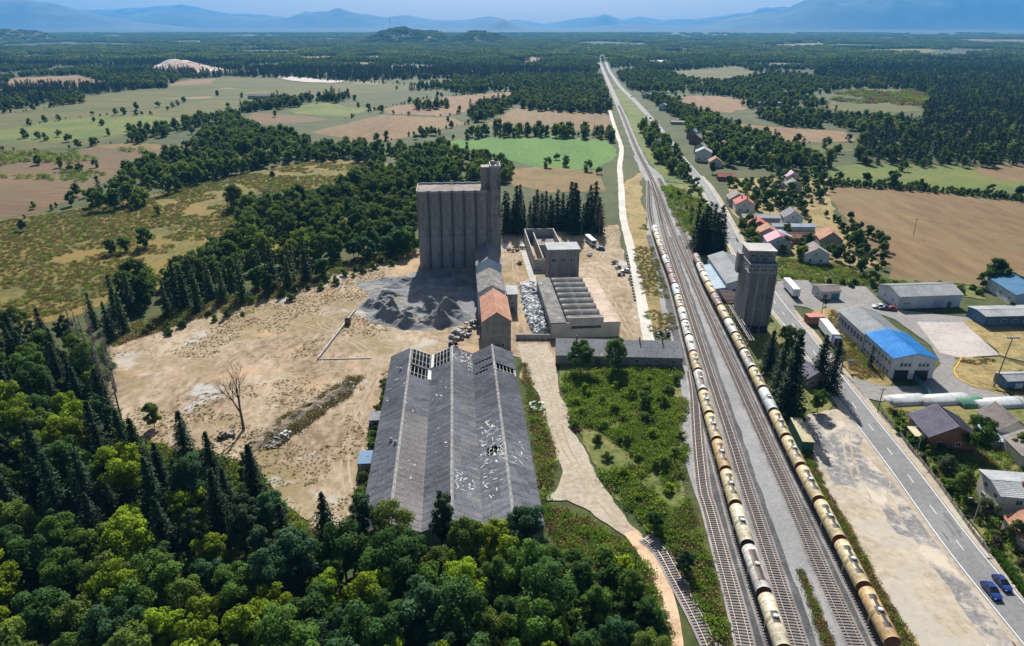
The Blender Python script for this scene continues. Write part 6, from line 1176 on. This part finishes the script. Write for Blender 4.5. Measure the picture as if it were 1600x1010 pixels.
def semi(label, nl, h, cab=True):
    t = thing('semi_trailer', label, 'lorry', (*nl, .22), ang(h)); mb = MB(); mb.box(-1.25, 1.25, 0, 13.4, 1.15, 3.95); tb = mb.build('box_body', m_trailer, t)
    mb = MB(); mb.box(-1.28, 1.28, -.04, .06, 1.1, 4.0); mb.box(-1.0, 1.0, .1, 13.2, .9, 1.14); mb.build('rear_frame', m_under, t)
    for x in (-.62, .62): mb = MB(); mb.box(x - .56, x + .56, -.09, -.045, 1.2, 3.9); mb.build('rear_door', m_trailer, t)
    ys = [1.6, 2.9, 4.2] + ([13.2, 15.8] if cab else [])
    for y in ys:
        for x in (-1.0, 1.0): w = MB(); w.tube((x - .2, y, .5), (x + .2, y, .5), .5, .5, 14); w.build('wheel', m_tyre, t)
    if cab:
        mb = MB(); mb.extrude([(-1.22, .6), (1.22, .6), (1.22, 3.3), (.95, 3.75), (-.95, 3.75), (-1.22, 3.3)], 14.0, 16.2); mb.box(-1.22, 1.22, 16.2, 16.4, .5, 1.9); mb.box(-.5, .5, 12.4, 14.0, .8, 1.1); c = mb.build('cab', m_cab, t)
        mb = MB(); mb.box(-1.1, 1.1, 16.2, 16.24, 2.0, 3.2); mb.box(-1.24, -1.22, 14.9, 16.0, 2.1, 3.1); mb.box(1.22, 1.24, 14.9, 16.0, 2.1, 3.1); mb.build('windscreen', m_cglass, c)
        for x in (-.9, .9): mb = MB(); mb.box(x - .2, x + .2, 16.4, 16.44, .8, 1.05); mb.build('headlight', m_lightw, c)
    else:
        for x in (-.8, .8): mb = MB(); mb.box(x - .08, x + .08, 11.4, 11.6, .02, 1.14); mb.build('landing_leg', m_under, t)
    return t
x, y = G(1229, 450); semi('white semi-trailer parked alone in the lorry park', G(1243, 468.5)[0:2], 184 - 180, False)
t = semi('articulated lorry with white trailer and dark blue cab beside the road', G(1276, 514), 180 + 6, True); t.location = (*G(1283, 515), .22)
t = thing('scrapped_bus', 'old white bus body standing under the dead spruces', 'bus', (*G(928, 386), .2), ang(-12)); mb = MB(); mb.extrude([(-1.25, .5), (1.25, .5), (1.25, 2.6), (1.0, 3.05), (-1.0, 3.05), (-1.25, 2.6)], 0, 10.5); mb.build('body', m_trailer, t)
for s in (-1, 1):
    for k in range(6): mb = MB(); mb.box(s * 1.25 - .02, s * 1.25 + .02, .7 + k * 1.6, 2.0 + k * 1.6, 1.5, 2.4); mb.build('window', m_cglass, t)
mb = MB(); mb.box(-1.0, 1.0, -.03, .02, 1.5, 2.5); mb.build('rear_window', m_cglass, t)
for y in (2.0, 8.2):
    for x in (-1.0, 1.0): w = MB(); w.tube((x - .15, y, .45), (x + .15, y, .45), .45, .45, 12); w.build('wheel', m_tyre, t)
# containers
def container(name, label, nl, h, w, l, hh, m, roofm=None):
    t = thing(name, label, 'container', (*nl, .2), ang(h)); mb = MB(); mb.box(0, w, 0, l, .1, hh)
    for k in range(int(l / .6)): mb.box(-.05, 0, .15 + k * .6, .45 + k * .6, .25, hh - .15); mb.box(w, w + .05, .15 + k * .6, .45 + k * .6, .25, hh - .15)
    mb.build('body', m, t); mb = MB(); mb.box(-.08, w + .08, -.08, l + .08, hh + .003, hh + .1); mb.build('top', roofm or m, t)
    for k in range(2): mb = MB(); mb.box(.1 + k * w / 2, w / 2 - .05 + k * w / 2, -.06, -.002, .2, hh - .1); mb.build('door', m, t)
    return t
container('container', 'green shipping container with sandy roof beside the train', G(1251, 708), 6, 2.7, 11, 3.0, plain('container_green', (.02, .11, .075)), mat('rusty_top', [(.3, .26, .15), (.4, .35, .22)], .5, 3, .8))
container('container', 'red container hut in front of the articulated lorry', G(1262, 508.5), -2, 5.6, 3.4, 2.8, m_brick, mat('red_top', [(.38, .1, .09), (.46, .16, .14)], .5, 3, .7))
container('skip', 'grey skip full of blue rubbish beside the warehouse', G(560, 740), -4.6, 3.0, 5.2, 2.4, m_conc, m_bluewall)
# ================================================================ poles, masts, wires, fences
m_pole = mat('pole_wood', [(.09, .07, .055), (.15, .12, .1)], 1, 6, .9); m_galv = plain('galvanised', (.35, .36, .37), .5, .3)
def lamp(label, px, py, h):
    t = thing('street_lamp', label, 'street lamp', (*G(px, py), .2)); mb = MB(); mb.tube((0, 0, -.2), (0, 0, h), .11, .06, 8); mb.build('post', m_galv, t); mb = MB(); mb.tube((0, 0, h - .05), (-1.7, .2, h + .35), .045, .04, 6); mb.build('arm', m_galv, t); mb = MB(); mb.box(-2.4, -1.6, .08, .32, h + .28, h + .42); mb.build('lamp_head', m_metal, t)
lamp('tall street lamp beside the olive tree and grey roofed house', 1517, 827, 7.2); lamp('street lamp in front of the plum roofed house', 1433, 708, 6.8)
def pole(label, px, py, h, cross=True):
    t = thing('utility_pole', label, 'utility pole', (*G(px, py), 0)); mb = MB(); mb.tube((0, 0, -.3), (0, 0, h), .15, .1, 7); mb.build('post', m_pole, t)
    if cross:
        mb = MB(); mb.box(-.8, .8, -.06, .06, h - .55, h - .42); mb.build('crossarm', m_pole, t)
        for x in (-.7, 0, .7): mb = MB(); mb.tube((x, 0, h - .42), (x, 0, h - .2), .05, .03, 6); mb.build('insulator', m_hatch, t)
    return G(px, py), h
p1, h1 = pole('wooden power pole alone in the wide tan field', 1427, 368, 8.6); pole('utility pole at the corner of the gardens', 1371, 645, 7.5); pole('pole beside the lorry park edge', 1314, 580, 7.0); pole('short pole at the bend of the dirt track', 992, 895, 4.5, False); pole('second short pole in the shrubs by the dirt track', 1006, 915, 3.6, False); pole('pole beside the gatehouse', 1283, 493, 7.0)
p2 = (p1[0] + 120, p1[1] - 85)
t = thing('power_line', 'thin power wires running from the field pole to the right', 'power line')
for x in (-.7, 0, .7): mb = MB(); mb.path([(p1[0] + x + (p2[0] - p1[0]) * f, p1[1] + (p2[1] - p1[1]) * f, h1 - .2 - 6 * f * (1 - f)) for f in np.linspace(0, 1, 12)], .025, 4); mb.build('wire', m_galv, t)
t = thing('light_mast', 'tall floodlight mast beside the dry grass island', 'mast', (*G(1552, 606), .2)); mb = MB(); mb.tube((0, 0, -.2), (1.0, 0, 15.5), .22, .12, 8); mb.build('post', m_rust, t); mb = MB(); mb.box(-.6, 2.6, -.1, .1, 15.4, 15.6); mb.build('crossbar', m_galv, t)
for x in (-.4, .5, 1.5, 2.4): mb = MB(); mb.box(x - .3, x + .3, -.5, -.1, 15.5, 15.95); mb.build('floodlight', m_metal, t)
t = thing('sign_post', 'roadside pole with a small square sign near the lorry', 'sign', (*G(1313, 578), .2)); mb = MB(); mb.tube((2.2, -.6, 0), (2.2, -.6, 2.6), .05, .05, 6); mb.build('post', m_galv, t); mb = MB(); mb.box(1.4, 3.0, -.66, -.6, 2.2, 3.4); mb.build('panel', m_white, t); mb = MB(); mb.box(1.7, 2.7, -.675, -.661, 2.5, 3.1); mb.build('panel_border', m_slate, t)
t = thing('turquoise_fence', 'turquoise slatted fence sloping from the blue roofed office', 'fence', (*G(1427, 592), .2)); a, b = Vector((*G(1427, 592), 0)), Vector((*G(1453, 622), 0)); d = b - a
for k in range(14):
    p0 = d * (k / 14); p1_ = d * ((k + .85) / 14); mb = MB(); mb.add([(p0.x, p0.y, .05), (p1_.x, p1_.y, .05), (p1_.x, p1_.y, 1.5), (p0.x, p0.y, 1.5), (p0.x + .06, p0.y + .03, .05), (p1_.x + .06, p1_.y + .03, .05), (p1_.x + .06, p1_.y + .03, 1.5), (p0.x + .06, p0.y + .03, 1.5)], [(0, 1, 2, 3), (4, 7, 6, 5), (0, 4, 5, 1), (3, 2, 6, 7), (0, 3, 7, 4), (1, 5, 6, 2)]); mb.build('slat', m_teal, t)
fp = smooth_path([G(*p) for p in [(1378, 648), (1412, 690), (1468, 762), (1520, 836), (1545, 868)]], 2.4)
t = thing('garden_fence', 'dark low fence along the gardens right of the road', 'fence')
for i, (a, b) in enumerate(zip(fp, fp[1:])):
    mb = MB(); mb.box(a.x - .08, a.x + .08, a.y - .08, a.y + .08, .1, 1.3); mb.build('post', m_pole, t); mb = MB(); dd = (b - a); nrm = Vector((-dd.y, dd.x, 0)).normalized() * .04
    mb.add([(*(a + nrm).xy, .25), (*(b + nrm).xy, .25), (*(b + nrm).xy, 1.15), (*(a + nrm).xy, 1.15), (*(a - nrm).xy, .25), (*(b - nrm).xy, .25), (*(b - nrm).xy, 1.15), (*(a - nrm).xy, 1.15)], [(0, 1, 2, 3), (7, 6, 5, 4), (3, 2, 6, 7), (0, 4, 5, 1)]); mb.build('panel', m_stone, t)
t = thing('radio_mast', 'thin mast on top of the wooded hill', 'mast', (-1005 * .75, 4600, 95)); mb = MB(); mb.tube((0, 0, 0), (0, 0, 55), 1.6, .8, 6); mb.build('post', m_galv, t); mb = MB(); mb.tube((0, 0, 40), (0, 0, 46), 2.6, 2.6, 8); mb.build('antenna_ring', m_galv, t)
# ================================================================ heaps, rubble, scrap
m_grit = mat('grey_grit', [(.1, .104, .11), (.165, .168, .173), (.23, .23, .23)], .15, 1.6, .95, .8, 3, world=True, patch=((.27, .24, .2), .07, .52, .64))
def heap(name, label, cat, x0, x1, y0, y1, step, fn, m, z0=.17):
    nx = int((x1 - x0) / step) + 1; ny = int((y1 - y0) / step) + 1; mb = MB()
    V = [(x0 + i * step, y0 + j * step, z0 - .12 + fn(x0 + i * step, y0 + j * step)) for j in range(ny) for i in range(nx)]
    fs = [(j * nx + i, j * nx + i + 1, (j + 1) * nx + i + 1, (j + 1) * nx + i) for j in range(ny - 1) for i in range(nx - 1)]
    fs = [f for f in fs if max(V[i][2] for i in f) > z0 - .02]
    mb.add(V, fs); return tag(mb.build(name, m, smooth=False), label, cat)
lobes = [(*G(592, 478), 5, 5, 3.2), (*G(608, 468), 6, 6, 2.8), (*G(612, 495), 6, 5, 3.8), (*G(632, 500), 7, 4.5, 3.6), (*G(655, 490), 7, 4, 3.0), (*G(674, 486), 3.6, 3.4, 4.8), (*G(695, 492), 6, 4, 4.0), (*G(645, 508), 5, 3.5, 2.8), (*G(680, 505), 6, 3.4, 3.6), (*G(712, 497), 5, 3.4, 2.4), (*G(620, 440), 13, 14, 1.6), (*G(690, 450), 22, 16, 2.0), (*G(660, 420), 16, 10, 2.2)]
def hf(x, y):
    z_ = 0
    for a, b, sx, sy, hh in lobes: z_ = max(z_, hh * math.exp(-((x - a) / sx) ** 2 - ((y - b) / sy) ** 2) - .25)
    return max(0, z_) * (.6 + 2.2 * abs(2 * fbm(x * .13, y * .18, 4) - 1) + .3 * fbm(x * .7, y * .7, 2)) + (.0 if z_ > 0 else -.2)
heap('gravel_heap', 'dark grey heaps of crushed stone below the silo', 'gravel heap', -66, -6, 186, 262, .7, hf, m_grit)
gx, gy = G(640, 525); sheet('gravel_spill', [(582, 472), (605, 450), (655, 425), (745, 425), (748, 495), (730, 505), (690, 512), (660, 520), (615, 515), (585, 498)], .1745, m_grit, label='grey grit spread around the heaps', jit=.8)
PR = [G(*p) for p in [(812, 445), (838, 446), (856, 522), (834, 524), (822, 500), (814, 470)]]
def rf(x, y):
    if not inside((x, y), PR): return -.2
    return .25 + 1.5 * fbm(x * .35, y * .3, 3) ** 1.5 + .5 * fbm(x * 1.3, y * 1.3, 2)
m_rub = mat('white_rubble', [(.3, .32, .33), (.48, .5, .5), (.62, .63, .62)], .4, 2.2, .9, .8, 3, world=True)
heap('rubble_heap', 'heap of broken white slabs between mill houses and factory', 'rubble heap', 0, 16, 206, 247, .6, rf, m_rub)
def rubble(name, label, poly, n, s0, s1, m, seed, zf=None, cat=None):
    rs3 = random.Random(seed); mb = MB(); P_ = darts(poly, .25, n, seed=seed)
    for x, y in P_:
        s = rs3.uniform(s0, s1); M = Matrix.Translation((x, y, (zf(x, y) if zf else 0) + .17 + s * .25)) @ Matrix.Rotation(rs3.uniform(0, 6), 4, 'Z') @ Matrix.Rotation(rs3.uniform(-.6, .6), 4, 'X') @ Matrix.Rotation(rs3.uniform(-.5, .5), 4, 'Y'); mb.obox(M, s * rs3.uniform(.6, 1.5), s * rs3.uniform(.5, 1.1), s * rs3.uniform(.2, .7))
    if mb.v: tag(mb.build(name, m), label, kind='stuff')
rubble('slab_pieces', 'broken white slab pieces lying on the rubble heap', [(812, 446), (838, 448), (855, 521), (835, 522), (824, 500)], 900, .4, 1.5, m_rub, 1, rf)
rubble('stones', 'pale stones along the left edge of the tracks', [(1064, 620), (1072, 620), (1078, 700), (1074, 780), (1095, 850), (1115, 920), (1142, 1010), (1126, 1010), (1098, 910), (1080, 845), (1064, 775), (1062, 720)], 2600, .1, .35, m_dirt2, 2)
rubble('stones', 'debris along the bank on the sandy yard', [(400, 690), (440, 655), (490, 630), (540, 595), (560, 590), (550, 615), (500, 650), (450, 690), (420, 705)], 1400, .2, .9, m_stone, 3)
rubble('stones', 'small pale stones strewn over the sandy yard', [p for p in YARD if p[0] < 640] + [(640, 560)], 900, .1, .4, m_concl, 4)
def bank(x, y):
    p = PX(x, y); t_ = (p[0] - 390) / 175; yc = 700 - 108 * t_
    return (2.2 * math.exp(-((p[1] - yc - 10 * (fbm(x * .2, y * .2, 2) - .5)) / 11) ** 2) * (fbm(x * .45, y * .45, 4) ** 1.5 + .2) - .25) if 0 < t_ < 1 else -.3
bx0, by0 = G(370, 720); heap('earth_bank', 'brown bank of earth and brush crossing the sandy yard', 'earth bank', -70, -32, 132, 172, .8, bank, mat('brush_earth', [(.09, .07, .045), (.17, .13, .085), (.27, .22, .16)], .3, 1.5, .95, .8, 3, world=True))
weeds('dry brush growing along the earth bank', [(395, 700), (440, 655), (490, 630), (545, 592), (565, 590), (550, 615), (500, 650), (440, 695)], .8, 5000, 1.0, 110, .4, 1.3, .3, name='brush')
BK = MB(); BK.box(-.6, .6, -.5, .5, 0, .9); BKM = [BK.mesh('concrete_block', m_concl), BK.mesh('concrete_block', m_conc)]
rs4 = random.Random(8); k = 0
for i in range(46):
    f = rs4.random(); px = 700 + 48 * f + rs4.uniform(-4, 4); py = 536 - 28 * f + rs4.uniform(-10, 9); o = link('concrete_block', rs4.choice(BKM)); x, y = G(px, py); o.location = (x, y, .17 + (1.0 if i % 5 == 0 else 0)); o.rotation_euler = (rs4.uniform(-.15, .15), rs4.uniform(-.15, .15), rs4.uniform(0, 3)); o.scale = (rs4.uniform(.7, 1.5), rs4.uniform(.7, 1.5), rs4.uniform(.6, 1.2)); tag(o, 'broken concrete block in the pile beside the orange roofed house', 'concrete block', 'pile of concrete blocks')
def scrap(label, px, py, n, rad, mats, seed, h=1.0):
    rs5 = random.Random(seed); t = thing('scrap_pile', label, 'scrap pile', (*G(px, py), .17))
    for i in range(n):
        mb = MB(); a = rs5.uniform(0, 6.28); r = rad * math.sqrt(rs5.random()); M = Matrix.Translation((math.cos(a) * r, math.sin(a) * r, rs5.uniform(.2, h))) @ Matrix.Rotation(rs5.uniform(0, 6), 4, 'Z') @ Matrix.Rotation(rs5.uniform(-.5, .5), 4, 'X')
        if i % 4 == 0: p = M.translation; mb.tube(p, M @ Vector((0, 0, .35)), .5, .5, 12)
        else: mb.obox(M, rs5.uniform(.5, 1.8), rs5.uniform(.3, 1.0), rs5.uniform(.2, .8))
        mb.build('scrap_piece', rs5.choice(mats), t)
dk = [m_under, m_rust, m_tyre, m_conc]
for a in [('dark scrap pile behind the mill house', 802, 392, 14, 2.6, dk, 1), ('scrap pile with yellow parts by the roofless shell', 820, 390, 12, 2.4, dk + [m_kerb_y], 2), ('brown scrap block behind the rubble yard', 813, 413, 6, 1.4, [m_rust], 3), ('dark stacked scrap at the head of the row beside the white road', 961, 413, 10, 1.5, dk, 4), ('pale stacked scrap in the middle of the row beside the white road', 966, 420, 10, 1.5, [m_white, m_under, m_concl], 5), ('dark scrap at the end of the row beside the white road', 970, 431, 10, 1.5, dk, 6), ('tyre and scrap heap behind the long shed', 1035, 523, 16, 2.6, dk, 7), ('grey scrap plates beside the scrapped bus', 920, 400, 7, 1.8, [m_conc, m_metalb], 8), ('white plastic litter heap on the earth bank', 446, 685, 12, 1.6, [m_white, m_concl], 9), ('white planks piled beside the warehouse', 838, 640, 14, 2.2, [m_white, m_concl], 10), ('dark brush and scrap heap near the bare tree', 355, 683, 12, 2.2, [m_under, m_pole, m_stone], 11), ('black tyres beside the concrete block pile', 708, 541, 8, 1.3, [m_tyre], 12)]: scrap(*a)
for i in range(16):
    f = i / 15; o = link('boundary_stone', BKM[0]); x, y = G(979 + 13 * f, 400 + 70 * f); o.location = (x, y, .15); o.scale = (.7, .7, .8); o.rotation_euler = (0, 0, i * .7); tag(o, 'white boundary stone in the row beside the white gravel road', 'boundary stone', 'white stones along the gravel road')
t = thing('foundation_wall', 'long low concrete foundation wall lying on the sandy yard', 'foundation')
a, b, c = (Vector((*G(*p), .17)) for p in [(497, 563), (556, 486), (580, 561)])
for p, q, n in ((a, b, 12), (a, c, 8)):
    for k in range(n):
        u, v = p.lerp(q, k / n), p.lerp(q, (k + .96) / n); d = (v - u).normalized(); r = Vector((d.y, -d.x, 0)) * .22; mb = MB()
        hh = .75 if n == 12 else .25; mb.add([u - r, u + r, v + r, v - r] + [w + Vector((0, 0, hh)) for w in (u - r, u + r, v + r, v - r)], [(4, 5, 6, 7), (0, 1, 5, 4), (1, 2, 6, 5), (2, 3, 7, 6), (3, 0, 4, 7)]); mb.build('wall_block', m_concl, t)
t = thing('rusty_drum_rack', 'rusty brown machine standing at the foundation wall', 'machine', (*G(544, 508), .17)); mb = MB(); mb.box(-.9, .9, -.7, .7, .3, 2.0); mb.build('body', m_rust, t); mb = MB(); mb.tube((-.9, 0, 2.2), (.9, 0, 2.2), .35, .35, 10); mb.build('drum', m_rust, t)
for x in (-.8, .8): mb = MB(); mb.box(x - .08, x + .08, -.6, .6, 0, .3); mb.build('foot', m_under, t)
# quarry on the far left
def qf(x, y): return max(0, 26 * math.exp(-((x + 810) / 70) ** 2 - ((y - 1780) / 70) ** 2) - 2) * (.7 + .6 * fbm(x * .03, y * .03, 3)) - .3
heap('quarry_mound', 'bare pinkish quarry mound rising from the far wood', 'quarry', -960, -660, 1620, 1940, 6, qf, mat('quarry_rock', [(.3, .21, .16), (.42, .34, .28), (.56, .52, .47)], .01, .08, .95, .6, .1, world=True), .3)
sheet('quarry_floor', [(430, 122), (446, 120), (500, 126), (538, 127.5), (520, 130), (470, 128.5)], .9, m_concrete_yard, label='pale quarry floor in the far fields', jit=.6)

# ================================================================ haze: one box of thin blue air round everything
hz = bpy.data.materials.new('haze_air'); nt, out = nodes(hz)
pv = nt.nodes.new('ShaderNodeVolumePrincipled'); pv.inputs['Color'].default_value = (.13, .48, 1.0, 1); pv.inputs['Density'].default_value = HAZE_D; pv.inputs['Anisotropy'].default_value = 0.12
nt.links.new(pv.outputs[0], out.inputs['Volume'])
mb = MB(); mb.box(-18500, 18500, -700, 22500, -9.5, 1350); tag(mb.build('haze', hz), 'thin blue haze filling the air over the plain', kind='stuff')
